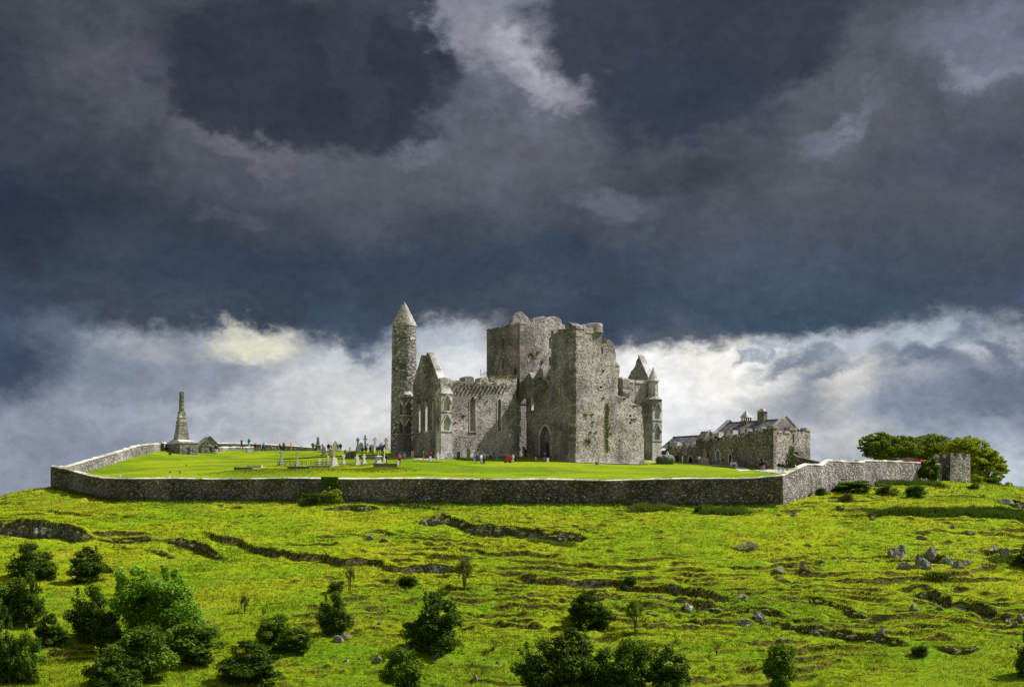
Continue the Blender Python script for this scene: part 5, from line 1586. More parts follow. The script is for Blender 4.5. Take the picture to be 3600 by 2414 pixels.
# dark connecting wall that slopes down towards the right
DW = thing('sloping_wall', 'dark sloping wall running right from the hall front towards the sunlit wall', 'wall', (49, 240, 6))
for i in range(8):
    a = P(2790 + i * 16, 1601 + i * 3.9 - (6 if i == 0 else 0), 243 - i * 1.2); b = P(2790 + (i + 1) * 16, 1601 + (i + 1) * 3.9, 243 - (i + 1) * 1.2)
    MB().prism([(0, -6), ((b - a).to_2d().length + 0.02, -6), ((b - a).to_2d().length + 0.02, b.z - a.z), (0, 0)], -0.3, 0.3, Matrix.Translation(a) @ Matrix.Rotation(math.atan2(b.y - a.y, b.x - a.x), 4, 'Z')).obj('wall_section', M['stone_wall'], DW, world=True)

# second, lower range to the left of the hall
RB = thing('dormitory_range', 'lower dark stone range with slate roof and stepped battlements between cathedral and hall', 'building', (38, 262, 8))
mt = merlon_top(2486, 2340, (1556, 1572), (1567, 1584), 6, 0.5)
HB2 = HB + UW * 0.0
wpanel('north_wall', RB, HB2, DN, NN, [(2483, 1675)] + mt + [(2325, 1584), (2325, 1675)], [arch(2421, 2436, 1604, 1636), rect(2372, 2386, 1600, 1622)], 1.1, M['stone_hall'], seed=71, rub=4, amp=0, rtint=(0.3, 0.14), bright=0.04)
a_ = arch(2419, 2438, 1600, 1634)
for p, q in zip(a_[:-1], a_[1:]):
    pbar('door_surround', RB, HB2, DN, NN, p, q, 0.2, 0.1, M['stone_pale'])
s0_ = line_s(HB, DN, 2479); s1_ = line_s(HB, DN, 2325)
MB().box(1.1, 1.3, s0_ + 0.3, s1_, 6, 12.0, Mh).obj('inner_shade_block', M['opening_shade'], RB, world=True)
rz = (HOR - 1528) / F * 262; ez = (HOR - 1566) / F * 260
slated_roof(RB, Mh, 0.7, 7.3, s0_ + 2.4, s1_ + 1.0, ez, rz, 11)
gable(RB, Mh, 0.7, 7.3, s0_ + 1.7, 0.7, 8, ez + 0.3, rz + 0.5, M['stone_hall'])
# gabled stair bay between the two
sg_ = line_s(HB, DN, 2462)
MB().prism([(-0.05, 8), (2.6, 8), (2.6, (HOR - 1545) / F * 257), (1.3, (HOR - 1512) / F * 257), (-0.05, (HOR - 1545) / F * 257)], sg_ - 1.2, sg_ + 1.1, Mh).obj('stair_bay', M['stone_hall'], RB, world=True)
for sgn, xa in ((-1, -0.15), (1, 2.7)):
    MB().prism([(xa, (HOR - 1547) / F * 257), (1.3, (HOR - 1512) / F * 257), (1.3, (HOR - 1508) / F * 257), (xa, (HOR - 1542) / F * 257)], sg_ - 1.3, sg_ - 0.9, Mh).obj('gable_coping', M['stone_pale'], RB, world=True)
for i in range(5):
    x = 2352 + i * 27
    s = line_s(HB, DN, x)
    z = (HOR - (1562 - i * 1.5)) / F * (HB.y + DN.y * s)
    MB().box(-0.03, 1.15, s - 0.25, s + 0.25, z - 0.8, z + 0.35, Mh).obj('merlon_stone', M['stone_pale' if i % 2 else 'stone_hall'], RB, world=True)

# ------------------------------------------------------------------ small battlemented tower at the right end of the wall
C0 = P(3341, 1700, 229)
BT = thing('battlemented_tower', 'small square battlemented wall tower at the right-hand end of the enclosure', 'tower', (C0.x, C0.y, C0.z))
def stepped(x0, x1, y_top, y_mid, y_low, n):
    out = []
    w = (x1 - x0) / n
    for i in range(n):
        a = x0 + w * i
        if i < n - 1:
            out += [(a, y_top), (a + w * 0.30, y_top), (a + w * 0.30, y_mid), (a + w * 0.48, y_mid), (a + w * 0.48, y_low), (a + w * 0.72, y_low), (a + w * 0.72, y_mid), (a + w * 0.93, y_mid)]
        else:
            out += [(a, y_top), (a + w * 0.3, y_top)]
    return out
TH2 = R(30)
u2 = Vector((math.cos(TH2), math.sin(TH2), 0)); d2_ = Vector((-math.sin(TH2), math.cos(TH2), 0))
xr = 3411
prof = [(3341, 1720), (3341, 1592), (3351, 1592), (3351, 1603), (3358, 1603), (3358, 1613), (3366, 1614), (3366, 1604), (3370, 1604), (3371, 1593), (3381, 1593), (3381, 1605), (3386, 1606), (3386, 1616),
        (3394, 1616), (3394, 1606), (3399, 1606), (3399, 1595), (3411, 1596), (3412, 1730)]
wpanel('front_wall', BT, C0, u2, -d2_, prof, [], 0.8, M['wall_sunlit'], seed=81, rub=8, amp=0, rtint=(0.5, 0.22), bright=0.15)
prof = [(3341, 1720), (3341, 1592), (3333, 1592), (3333, 1603), (3326, 1604), (3326, 1611), (3319, 1611), (3317, 1604), (3311, 1597), (3304, 1604), (3302, 1613), (3295, 1612), (3290, 1604), (3284, 1597), (3278, 1600), (3270, 1612), (3268, 1700)]
wpanel('side_wall', BT, C0, d2_, -u2, prof, [], 0.8, M['stone_wall'], seed=82, rub=6, amp=0, rtint=(0.35, 0.16))
sR2 = line_s(C0, u2, 3411); sD2 = line_s(C0, d2_, 3300)
wpanel('rear_wall', BT, C0 + d2_ * sD2 * 0.9, u2, d2_, [(3310, 1700), (3310, 1604), (3318, 1597), (3322, 1604), (3330, 1608), (3345, 1606), (3352, 1600), (3358, 1608), (3372, 1608), (3380, 1602), (3380, 1700)], [], 0.7, M['stone_wall'], seed=83, rub=3, amp=0)
MB().box(0.5, sR2 - 0.5, 0.5, sD2 * 0.88, C0.z - 2, (HOR - 1626) / F * 231, Matrix.Translation((C0.x, C0.y, 0)) @ Matrix.Rotation(TH2, 4, 'Z')).obj('tower_core', M['stone_wall'], BT, world=True)
wpanel('outer_wall', BT, C0 + u2 * (sR2 - 0.8), d2_, u2, [(3404, 1725), (3404, 1610), (3380, 1610), (3380, 1720)], [], 0.8, M['wall_sunlit'], seed=84, rub=0, amp=0, smin=0.6)

# ------------------------------------------------------------------ stone-built things: walls laid block by block
def block_face(root, Mx, w0, w1, z0, z1, hgt, lng, seed, depth=0.10, opening=None, tint=(0.45, 0.2), mat=None, w_at=None):
    """blocks on the local y=0 plane, outward is -y; w_at(z) gives (x0, x1) of a battered face"""
    rng = random.Random(seed)
    z = z0
    row = 0
    while z < z1 - hgt * 0.3:
        h = min(hgt * rng.uniform(0.9, 1.1), z1 - z)
        a, b = (w0, w1) if w_at is None else w_at(z + h / 2)
        x = a
        first = True
        while x < b - 0.02:
            l = lng * rng.uniform(0.6, 1.35) * (0.5 if first and row % 2 else 1)
            first = False
            if b - (x + l) < lng * 0.35:
                l = b - x
            mid = x + l / 2
            if not (opening and opening[0] < mid < opening[1] and z + h / 2 < opening[2]):
                g = 0.018
                pr = depth * rng.uniform(0.55, 1.1)
                mb = MB()
                x_0, x_1, y_0, z_0, z_1 = x + g, x + l - g, -pr, z + g, z + h - g
                bv = min(0.05, pr * 0.6)
                pts_ = [(x_0, 0.02, z_0), (x_1, 0.02, z_0), (x_1, 0.02, z_1), (x_0, 0.02, z_1),
                        (x_0 + bv, y_0, z_0 + bv), (x_1 - bv, y_0 * rng.uniform(0.8, 1.1), z_0 + bv), (x_1 - bv, y_0, z_1 - bv), (x_0 + bv, y_0 * rng.uniform(0.8, 1.1), z_1 - bv)]
                mb.v = [tuple(Mx @ Vector(p)) for p in pts_]
                mb.f = [[4, 5, 6, 7], [0, 1, 5, 4], [1, 2, 6, 5], [2, 3, 7, 6], [3, 0, 4, 7], [3, 2, 1, 0]]
                me = mb.mesh('stone_block')
                a_t = me.attributes.new('tint', 'FLOAT', 'POINT')
                t = min(1, max(0, rng.gauss(*tint)))
                a_t.data.foreach_set('value', [t] * 8)
                mesh_obj('stone_block', me, mat or M['block'], root, world=True)
            x += l
        z += h
        row += 1

mc = on_lawn(632, 1596)
TM = R(33)
MON = thing('monument', 'tall tapering stone monument with broken carved shaft on a square base at upper left', 'monument', (mc.x, mc.y, mc.z))
um = Vector((math.cos(TM), math.sin(TM), 0)); dm = Vector((-math.sin(TM), math.cos(TM), 0))
Mm = Matrix.Translation((mc.x, mc.y, mc.z)) @ Matrix.Rotation(TM, 4, 'Z')
k_ = mc.y / F                      # metres per photo pixel here
ww = line_s(Vector((mc.x, mc.y, 0)), um, 697)     # front face width
wl = line_s(Vector((mc.x, mc.y, 0)), dm, 581)
zt = lambda y: (HOR - y) * k_ - mc.z
hb = zt(1557)
MB().box(0.02, ww, 0.02, wl, -1.2, hb, Mm).obj('base', M['monument'], MON, world=True)
block_face(MON, Mm, 0, ww, 0.0 - 0.25, hb, 0.36, 0.75, 3, opening=(ww * 0.42, ww * 0.58, hb * 0.62), tint=(0.38, 0.18))
Ml = Mm @ Matrix.Rotation(R(-90), 4, 'Z')
block_face(MON, Mm @ Matrix.Translation((0, wl, 0)) @ Matrix.Rotation(R(-90), 4, 'Z'), 0, wl, -0.25, hb, 0.36, 0.8, 4, tint=(0.3, 0.15))
MB().box(ww * 0.43, ww * 0.57, -0.10, 0.2, -0.2, hb * 0.6, Mm).obj('vault_doorway_shade', M['opening_shade'], MON, world=True)
MB().box(-0.14, ww + 0.12, -0.14, wl + 0.12, hb, hb + 0.26, Mm).obj('base_cornice', M['stone_pale'], MON, world=True)
cxm, cym = ww / 2, wl / 2
Mc = Mm @ Matrix.Translation((cxm, cym, 0))
def sq(name, w0, w1, z0, z1, mat, d0=None, d1=None):
    d0 = w0 if d0 is None else d0; d1 = w1 if d1 is None else d1
    b = MB()
    for (a, c_, z) in ((w0, d0, z0), (w1, d1, z1)):
        for sx, sy in ((-1, -1), (1, -1), (1, 1), (-1, 1)):
            b.v.append(tuple(Mc @ Vector((sx * a / 2, sy * c_ / 2, z))))
    b.f = [[0, 3, 2, 1], [4, 5, 6, 7], [0, 1, 5, 4], [1, 2, 6, 5], [2, 3, 7, 6], [3, 0, 4, 7]]
    return b.obj(name, mat, MON, world=True)
kk_ = 1.0
fw = lambda pxw: pxw * k_ / (math.cos(TM) + math.sin(TM))      # square of this apparent width
sq('base_slope', ww - 0.05, fw(68), hb + 0.27, zt(1541), M['stone_pale'], wl - 0.05, fw(68))
z0_, z1_ = zt(1540), zt(1478)
w0_, w1_ = fw(60), fw(38)
ncz = 11
for i in range(ncz):
    a = i / ncz; b = (i + 1) / ncz
    cv = lambda t: w0_ + (w1_ - w0_) * (t ** 0.8)
    wa = cv(a); wb = cv(b)
    h0 = z0_ + (z1_ - z0_) * a; h1 = z0_ + (z1_ - z0_) * b
    b_ = MB()
    wm_ = (wa + wb) / 2
    nb = 3 if i < 6 else 2
    for face in range(4):
        Mf = Mc @ Matrix.Rotation(R(90 * face), 4, 'Z') @ Matrix.Translation((0, -wm_ / 2, 0))
        if face in (0, 3):
            rr = random.Random(i * 7 + face)
            cuts = sorted([-wm_ / 2] + [-wm_ / 2 + wm_ * (j + rr.uniform(-0.18, 0.18)) / nb for j in range(1, nb)] + [wm_ / 2])
            for c0_, c1_ in zip(cuts[:-1], cuts[1:]):
                mb = MB()
                pr = rr.uniform(0.05, 0.10)
                mb.box(c0_ + 0.012, c1_ - 0.012, -pr, 0.05, h0 + 0.03, h1 - 0.01, Mf, top=0.96)
                me = mb.mesh('stone_block'); at = me.attributes.new('tint', 'FLOAT', 'POINT'); t = min(1, max(0, rr.gauss(0.4, 0.2)))
                at.data.foreach_set('value', [t] * 8)
                mesh_obj('stone_block', me, M['block'], MON, world=True)
sq('shaft_core', w0_ - 0.05, w1_ - 0.03, z0_, z1_, M['monument'])
sq('moulding', fw(44), fw(40), zt(1479), zt(1474), M['monument'])
sq('panel_stage', fw(35), fw(33), zt(1474), zt(1462), M['stone_pale'])
sq('moulding', fw(39), fw(35), zt(1462), zt(1458), M['monument'])
sq('shoulder', fw(33), fw(31), zt(1458), zt(1446), M['monument'])
sq('shoulder', fw(31), fw(21), zt(1446), zt(1437), M['mossy_ridge'])
sq('broken_shaft', fw(20), fw(16.5), zt(1438), zt(1371), M['monument'])
sq('shaft_head', fw(18), fw(17.5), zt(1377), zt(1370), M['mossy_ridge'])
rr = random.Random(2)
for face in (0, 3):                              # carved relief on the two visible faces of the broken shaft
    for i in range(12):
        t = i / 12
        wv = fw(20) + (fw(16.5) - fw(20)) * t
        h0 = zt(1436) + (zt(1376) - zt(1436)) * t
        Mf = Mc @ Matrix.Rotation(R(90 * face), 4, 'Z') @ Matrix.Translation((0, -wv / 2, 0))
        MB().box(-wv * 0.30 * rr.uniform(0.5, 1), wv * 0.30 * rr.uniform(0.5, 1), -0.07, 0.03, h0, h0 + 0.19, Mf).obj('carved_block', M['stone_pale' if i % 3 else 'mossy_ridge'], MON, world=True)
        if i % 4 == 0:
            MB().box(-wv * 0.47, wv * 0.47, -0.06, 0.03, h0 + 0.2, h0 + 0.26, Mf).obj('carved_band', M['monument'], MON, world=True)
for sx in (-1, 1):
    MB().box(-0.05, 0.05, -0.05, 0.05, 0, 1, Mc).v

# little stone house
hc = on_lawn(709, 1592)
HS = thing('stone_house', 'little stone mausoleum with slab roof and small doorway beside the tall monument', 'mausoleum', tuple(hc))
TS = R(25)
us = Vector((math.cos(TS), math.sin(TS), 0)); ds = Vector((-math.sin(TS), math.cos(TS), 0))
Ms = Matrix.Translation((hc.x, hc.y, hc.z)) @ Matrix.Rotation(TS, 4, 'Z')
w_ = line_s(Vector((hc.x, hc.y, 0)), us, 768); d_ = 4.6
kz = hc.y / F
ez_ = (HOR - 1562) * kz - hc.z; rz_ = (HOR - 1533) * kz - hc.z
MB().prism([(0, -1), (w_, -1), (w_, ez_), (w_ / 2, rz_), (0, ez_)], 0.05, d_, Ms).obj('house_body', M['monument'], HS, world=True)
block_face(HS, Ms, 0, w_, -0.2, ez_, 0.26, 0.55, 8, depth=0.12, opening=(w_ * 0.40, w_ * 0.60, ez_ * 0.66), tint=(0.5, 0.25))
block_face(HS, Ms, 0, w_, ez_, rz_ - 0.1, 0.24, 0.55, 9, depth=0.12, tint=(0.5, 0.25), w_at=lambda z: ((z - ez_) / (rz_ - ez_) * w_ / 2 + 0.05, w_ - (z - ez_) / (rz_ - ez_) * w_ / 2 - 0.05), opening=(w_ * 0.38, w_ * 0.62, ez_ + 0.35))
block_face(HS, Ms @ Matrix.Translation((0, d_, 0)) @ Matrix.Rotation(R(-90), 4, 'Z'), 0, d_, -0.2, ez_, 0.3, 0.7, 10, tint=(0.25, 0.12))
MB().box(w_ * 0.41, w_ * 0.59, -0.03, 0.08, -0.2, ez_ * 0.64, Ms).obj('doorway', M['opening_shade'], HS, world=True)
MB().box(w_ * 0.39, w_ * 0.61, -0.08, 0.08, ez_ * 0.80, ez_ * 1.15, Ms).obj('name_panel', M['grey_stone'], HS, world=True)
for sg in (-1, 1):                               # stone slab roof
    xe = w_ / 2 + sg * (w_ / 2 + 0.22)
    ze_ = ez_ - 0.22 * (rz_ - ez_) / (w_ / 2)
    nsl = 5
    for r_ in range(4):
        t0, t1 = r_ / 4, (r_ + 1.08) / 4
        for c_ in range(nsl):
            y0 = -0.2 + (d_ + 0.3) * c_ / nsl; y1 = -0.2 + (d_ + 0.3) * (c_ + 1) / nsl - 0.03
            xa = xe + (w_ / 2 - xe) * t0; xb = xe + (w_ / 2 - xe) * min(t1, 1); za = ze_ + (rz_ - ze_) * t0; zb_ = ze_ + (rz_ - ze_) * min(t1, 1)
            MB().prism([(xa, za), (xb, zb_), (xb, zb_ + 0.10), (xa, za + 0.16)], y0, y1, Ms).obj('roof_slab', M['stone_pale' if (r_ + c_) % 3 else 'mossy_ridge'], HS, world=True)

# ------------------------------------------------------------------ roofs that show over the right wall
g0 = P(3178, 1626, 243); g1 = P(3236, 1626, 241)
ang = math.atan2(g1.y - g0.y, g1.x - g0.x); LL = (g1 - g0).to_2d().length
zt_ = g0.z
Mg = Matrix.Translation((g0.x, g0.y, zt_)) @ Matrix.Rotation(ang, 4, 'Z')
CT = thing('red_container', 'faded red ribbed container showing over the right enclosure wall', 'container', (g0.x, g0.y, zt_ - 2.2))
MB().box(0, LL, 0, 2.4, -2.2, 0.38, Mg).obj('container_body', M['red_paint'], CT, world=True)
for i in range(16):
    x = 0.1 + (LL - 0.2) * i / 15
    MB().box(x - 0.045, x + 0.045, -0.06, 0.0, -2.0, 0.30, Mg).obj('side_rib', M['red_paint'], CT, world=True)
MB().box(-0.03, LL + 0.03, -0.09, 2.43, 0.38, 0.46, Mg).obj('top_rail', M['red_paint'], CT, world=True)
g0 = P(3062, 1620, 243); g1 = P(3150, 1618, 243.5)
Mg = Matrix.Translation((g0.x, g0.y, g0.z)) @ Matrix.Rotation(math.atan2(g1.y - g0.y, g1.x - g0.x), 4, 'Z'); LL = (g1 - g0).to_2d().length
SH = thing('maroon_shed', 'long low shed with dark maroon roof behind the right enclosure wall', 'shed', (g0.x, g0.y, g0.z - 2.5))
MB().box(0, LL, 0, 3.0, -2.5, 0.05, Mg).obj('shed_wall', M['maroon'], SH, world=True)
MB().prism([(-0.2, 0.05), (LL + 0.1, 0.30), (LL + 0.1, 0.52), (-0.2, 0.16)], -0.25, 3.2, Mg).obj('shed_roof', M['maroon'], SH, world=True)
MB().prism([(LL + 0.14, -0.4), (LL + 3.6, -0.4), (LL + 3.6, 0.22), (LL + 3.3, 0.30), (LL + 0.14, 0.32)], -0.1, 2.6, Mg).obj('lean_to', M['white_paint'], SH, world=True)
MB().prism([(LL + 0.0, 0.36), (LL + 3.8, 0.34), (LL + 3.7, 0.46), (LL + 0.4, 0.62)], -0.3, 2.8, Mg).obj('lean_to_roof', M['slate'], SH, world=True)
g0 = P(3009, 1622, 236)
bx = thing('dark_water_tank', 'small dark box tank showing over a dip in the right enclosure wall', 'tank', (g0.x, g0.y, g0.z - 1.5))
MB().box(0, 0.95, 0, 0.9, -1.5, 0.16, Matrix.Translation(g0)).obj('tank_body', M['black_paint'], bx, world=True)
MB().box(-0.04, 0.99, -0.04, 0.94, 0.16, 0.22, Matrix.Translation(g0)).obj('tank_lid', M['black_paint'], bx, world=True)
# ------------------------------------------------------------------ leaves
def leaf_cloud(name, blobs, n, size, mat, seed, parent=None, inner=0.55, flat=1.0, up=0.35, tint_c=0.45, world=False):
    """n leaf sprays spread over a set of (centre, radius xyz) clumps"""
    rg = np.random.default_rng(seed)
    C = np.array([b[0] for b in blobs], float); Rr = np.array([b[1] for b in blobs], float)
    wgt = Rr.prod(1) ** (2 / 3.0); wgt /= wgt.sum()
    k = rg.choice(len(blobs), n, p=wgt)
    d = rg.normal(0, 1, (n, 3)); d /= np.linalg.norm(d, axis=1)[:, None]
    r_ = inner + (1.08 - inner) * rg.uniform(0, 1, n) ** 0.6
    r_ += 0.12 * rg.normal(0, 1, n) * (rg.uniform(0, 1, n) < 0.25)
    p = C[k] + d * Rr[k] * r_[:, None]
    nrm = d + rg.normal(0, 0.75, (n, 3)) + np.array([0, 0, up]); nrm /= np.linalg.norm(nrm, axis=1)[:, None]
    a = np.cross(nrm, rg.normal(0, 1, (n, 3))); a /= np.linalg.norm(a, axis=1)[:, None] + 1e-9
    b = np.cross(nrm, a)
    s = size * rg.uniform(0.6, 1.4, n)[:, None]
    V = np.stack([p - a * s, p + b * s * 0.55 * flat, p + a * s, p - b * s * 0.55 * flat], 1).reshape(-1, 3)
    Fq = np.arange(4 * n).reshape(-1, 4)
    cl = rg.uniform(-0.16, 0.16, len(blobs))
    tt = np.clip(tint_c + cl[k] + rg.normal(0, 0.16, n) + 0.10 * (r_ - 0.8), 0, 1)
    me = from_np(name, V, Fq, False, np.repeat(tt, 4))
    return mesh_obj(name, me, mat, parent, world=world)

def clumps(w, h, d, n, seed, z0=0.12, irregular=0.25, rad=0.30, lean=0.0):
    """sub-clumps filling an uneven dome w wide, h high"""
    rg = random.Random(seed)
    out = []
    lob = [(rg.uniform(0, 6.28), rg.uniform(0.7, 1.15)) for _ in range(4)]
    i = 0
    while len(out) < n and i < n * 20:
        i += 1
        x, y, z = rg.uniform(-1, 1), rg.uniform(-1, 1), rg.uniform(-1, 1)
        q = math.sqrt(x * x + y * y + z * z)
        if q > 1 or q < 0.3: continue
        a = math.atan2(y, x)
        sc = 1 + irregular * sum(math.cos(a - la) * lv for la, lv in lob) / 4 + rg.uniform(-irregular, irregular) * 0.6
        rr = rad * rg.uniform(0.6, 1.25)
        cz = h * (z0 + (1 - z0) * (0.5 + 0.5 * z * sc) * (1 - rr * 0.3))
        k = 1 - rr * 0.75
        out.append(((x * w / 2 * sc * k + lean * cz, y * d / 2 * sc * k, min(cz, h * 1.02 - rr * min(w, h) * 0.25)), (rr * w / 2 * 1.05, rr * d / 2 * 1.05, rr * min(h, w) / 2 * 0.85)))
    for j in range(max(3, n // 5)):           # shoots that break the outline
        a = rg.uniform(0, 6.28); zz_ = rg.uniform(0.35, 1.0)
        rr_ = math.sqrt(max(0, 1 - (zz_ * 1.6 - 0.75) ** 2 * 0.6))
        k2 = rg.uniform(0.85, 1.12)
        r3 = rg.uniform(0.07, 0.13)
        out.append(((math.cos(a) * w / 2 * rr_ * k2 * (1.05 - zz_ * 0.4), math.sin(a) * d / 2 * rr_ * k2 * (1.05 - zz_ * 0.4), h * min(1.03, zz_)), (r3 * w / 2, r3 * w / 2, r3 * h / 2 * 1.7)))
    return out

def stems(name, root, w, h, n, seed, r0=0.08, mat=None, trunk=0.35):
    rg = random.Random(seed)
    mb = MB()
    for i in range(n):
        a = rg.uniform(0, 6.28)
        pts = [(rg.uniform(-0.1, 0.1) * w * 0.3, rg.uniform(-0.1, 0.1) * w * 0.3, -0.3)]
        ex, ey = math.cos(a) * w * 0.32 * rg.uniform(0.2, 1), math.sin(a) * w * 0.32 * rg.uniform(0.2, 1)
        hh = h * rg.uniform(0.6, 0.9)
        for t in (trunk, 0.65, 1.0):
            pts.append((ex * t ** 1.3 + rg.uniform(-0.05, 0.05) * w, ey * t ** 1.3 + rg.uniform(-0.05, 0.05) * w, hh * t))
        mb.tube(pts, [r0 * rg.uniform(0.8, 1.2), r0 * 0.7, r0 * 0.4, r0 * 0.1], 5)
    return mb.obj(name, mat or M['bark'], root, smooth=True)

PROTO = {}
def proto_bush(kind, seed, n_leaf, w=2.0, h=2.0, leaf=0.07, nclump=26, sparse=False):
    """unit bush, two metres across and two high, kept as meshes to share"""
    if sparse:
        bl = clumps(w, h, w, nclump, seed, 0.22, 0.35, 0.26)
    else:
        rg2 = random.Random(seed * 3)
        bl = []
        for j in range(4 if nclump > 30 else 2):      # several leaning heads of different height
            a = rg2.uniform(0, 6.28) + j * 1.7; off = rg2.uniform(0.15, 0.42) * w / 2 * (1 if j else 0.4)
            ww_ = w * rg2.uniform(0.50, 0.78); hh_ = h * (1.0 if j == 0 else rg2.uniform(0.5, 0.88))
            for c_, r_ in clumps(ww_, hh_, ww_, nclump // 3, seed * 7 + j, 0.04, 0.35, 0.33):
                bl.append(((c_[0] + math.cos(a) * off, c_[1] + math.sin(a) * off, c_[2]), r_))
    o = leaf_cloud('foliage', bl, n_leaf, leaf, LEAF[kind], seed, inner=0.35 if not sparse else 0.1, up=0.9, tint_c=0.52)
    me = o.data
    co = np.zeros(len(me.vertices) * 3, np.float32); me.vertices.foreach_get('co', co); co = co.reshape(-1, 3)
    for ax in (0, 1):
        lo, hi = np.percentile(co[:, ax], 1.5), np.percentile(co[:, ax], 98.5)
        co[:, ax] = (co[:, ax] - (lo + hi) / 2) * (w / (hi - lo)) * (1.0 if not sparse else 0.85)
    co[:, 2] *= h / np.percentile(co[:, 2], 99.3)
    me.vertices.foreach_set('co', co.ravel()); me.update()
    bpy.data.objects.remove(o)
    s = stems('stems', None, w, h, 9, seed, 0.045)
    ms = s.data
    bpy.data.objects.remove(s)
    return me, ms

BUSH = {}
for i, (k, kind, n, sp) in enumerate((('dark_a', 'dark', 13000, False), ('dark_b', 'dark', 13000, False), ('mid_a', 'mid', 12000, False), ('mid_b', 'mid', 12000, False), ('olive_a', 'olive', 8000, False),
                                  ('sap_a', 'olive', 2600, True), ('sap_b', 'mid', 2900, True), ('low_a', 'dark', 5500, False), ('wisp', 'olive', 700, True))):
    BUSH[k] = proto_bush(kind, 300 + i, n, nclump=58 if not sp else 24, sparse=sp, leaf=0.047 if not sp else 0.05)

# bushes: (left, right, top, foot) in photo px, prototype, label, category, turn
BUSHES = [
    (43, 165, 1916, 2038, 'dark_a', 'dark rounded hawthorn bush just below the long left cliff, nearest the left edge'),
    (140, 195, 1975, 2040, 'mid_b', 'small low bush leaning on the right side of the upper left hawthorn'),
    (258, 372, 1930, 2046, 'dark_b', 'dark round hawthorn below the left cliff with a long shadow on its left'),
    (-40, 90, 2040, 2190, 'mid_a', 'olive green thicket bush cut by the left edge at mid slope'),
    (60, 148, 2030, 2200, 'dark_a', 'tall dark shrub on the right side of the thicket at the left edge'),
    (-60, 75, 2150, 2390, 'dark_b', 'large dark tree cut by the lower left edge'),
    (45, 140, 2230, 2395, 'mid_a', 'dense shrub right of the dark tree in the lower left corner'),
    (130, 224, 2165, 2272, 'dark_b', 'scraggy dark hawthorn between the left thicket and the big green tree'),
    (256, 392, 2070, 2250, 'dark_a', 'large dark hawthorn touching the left side of the big bright green tree'),
    (330, 430, 2160, 2290, 'dark_b', 'dark shrub in the shade between the big hawthorn and the bright green tree'),
    (585, 768, 2195, 2322, 'mid_a', 'broad dark shrub at the lower right foot of the bright green tree'),
    (425, 590, 2218, 2390, 'mid_b', 'mid green hawthorn with two rounded tops below the bright green tree'),
    (312, 480, 2280, 2440, 'dark_a', 'dark round bush at the bottom edge left of the two-topped hawthorn'),
    (765, 965, 2262, 2404, 'dark_b', 'wide low dark bush near the bottom left, right of the hawthorns'),
    (1128, 1226, 2095, 2236, 'dark_a', 'upright dark hawthorn standing over pale rocks, left of centre'),
    (1428, 1606, 2098, 2290, 'dark_b', 'large full hawthorn alone on the slope just left of centre'),
    (1440, 1520, 2190, 2285, 'mid_a', 'lower left skirt bush beneath the large central hawthorn'),
    (905, 1010, 2165, 2292, 'mid_a', 'shaggy green shrub forming the left half of a low thicket left of centre'),
    (990, 1100, 2210, 2288, 'mid_b', 'lower right half of the thicket left of the upright hawthorn'),
    (1355, 1470, 2286, 2440, 'mid_b', 'lighter green bush cut by the bottom edge below the central hawthorn'),
    (1153, 1208, 2040, 2086, 'low_a', 'small dark dome of gorse left of the thin yellow sapling'),
    (1400, 1470, 2016, 2060, 'low_a', 'low dark dome-shaped bush alone above the central hawthorn'),
    (2008, 2140, 2088, 2208, 'dark_b', 'dark rounded hawthorn with a bright green left side, on the right-hand terraces'),
    (2002, 2070, 2095, 2180, 'bright_s', 'bright green young growth on the left side of the terrace hawthorn'),
    (2193, 2236, 2018, 2054, 'low_a', 'small dark bush growing on the lip of the long brown ledge'),
    (1830, 1990, 2262, 2440, 'dark_a', 'black-green thorn at the left end of the dark group along the bottom edge'),
    (1930, 2110, 2226, 2440, 'dark_b', 'tallest thorn tree of the dark group along the bottom edge'),
    (2060, 2200, 2290, 2440, 'dark_a', 'dark thorn in the middle of the bottom edge group'),
    (2160, 2290, 2255, 2440, 'mid_a', 'greyer green thorn right of the middle in the bottom edge group'),
    (2262, 2412, 2288, 2440, 'dark_b', 'thorn bush at the right end of the dark bottom edge group'),
    (2690, 2795, 2272, 2430, 'mid_b', 'tall rounded green bush at the bottom edge right of centre'),
    (3208, 3262, 2262, 2308, 'low_a', 'small dark bush at the left end of a rocky step, lower right'),
    (3576, 3640, 1916, 1996, 'dark_b', 'dark bush cut by the right edge beside the boulders'),
    (3580, 3660, 2222, 2384, 'dark_a', 'tall dark bush cut by the lower right edge'),
    (2940, 3055, 1690, 1731, 'mid_a', 'round low green bush against the foot of the sunlit right wall'),
    (3190, 3250, 1710, 1748, 'mid_b', 'rounded clump of scrub below the nettle bed near the small tower'),
    (3085, 3150, 1700, 1742, 'olive_a', 'brownish scrub clump on the slope below the right wall'),
    (2952, 2998, 1736, 1766, 'olive_a', 'small grey-brown scrub clump below the round bush at the right wall'),
    (2810, 2850, 1712, 1744, 'olive_a', 'pale weedy clump touching the foot of the right wall near its corner'),
    (2872, 2904, 1716, 1742, 'mid_b', 'small green weed clump at the wall foot right of the corner'),
    (3405, 3440, 1700, 1722, 'olive_a', 'brown scrub at the right foot of the small battlemented tower'),
]
BUSH['bright_s'] = proto_bush('bright', 340, 7000, nclump=30, leaf=0.05)
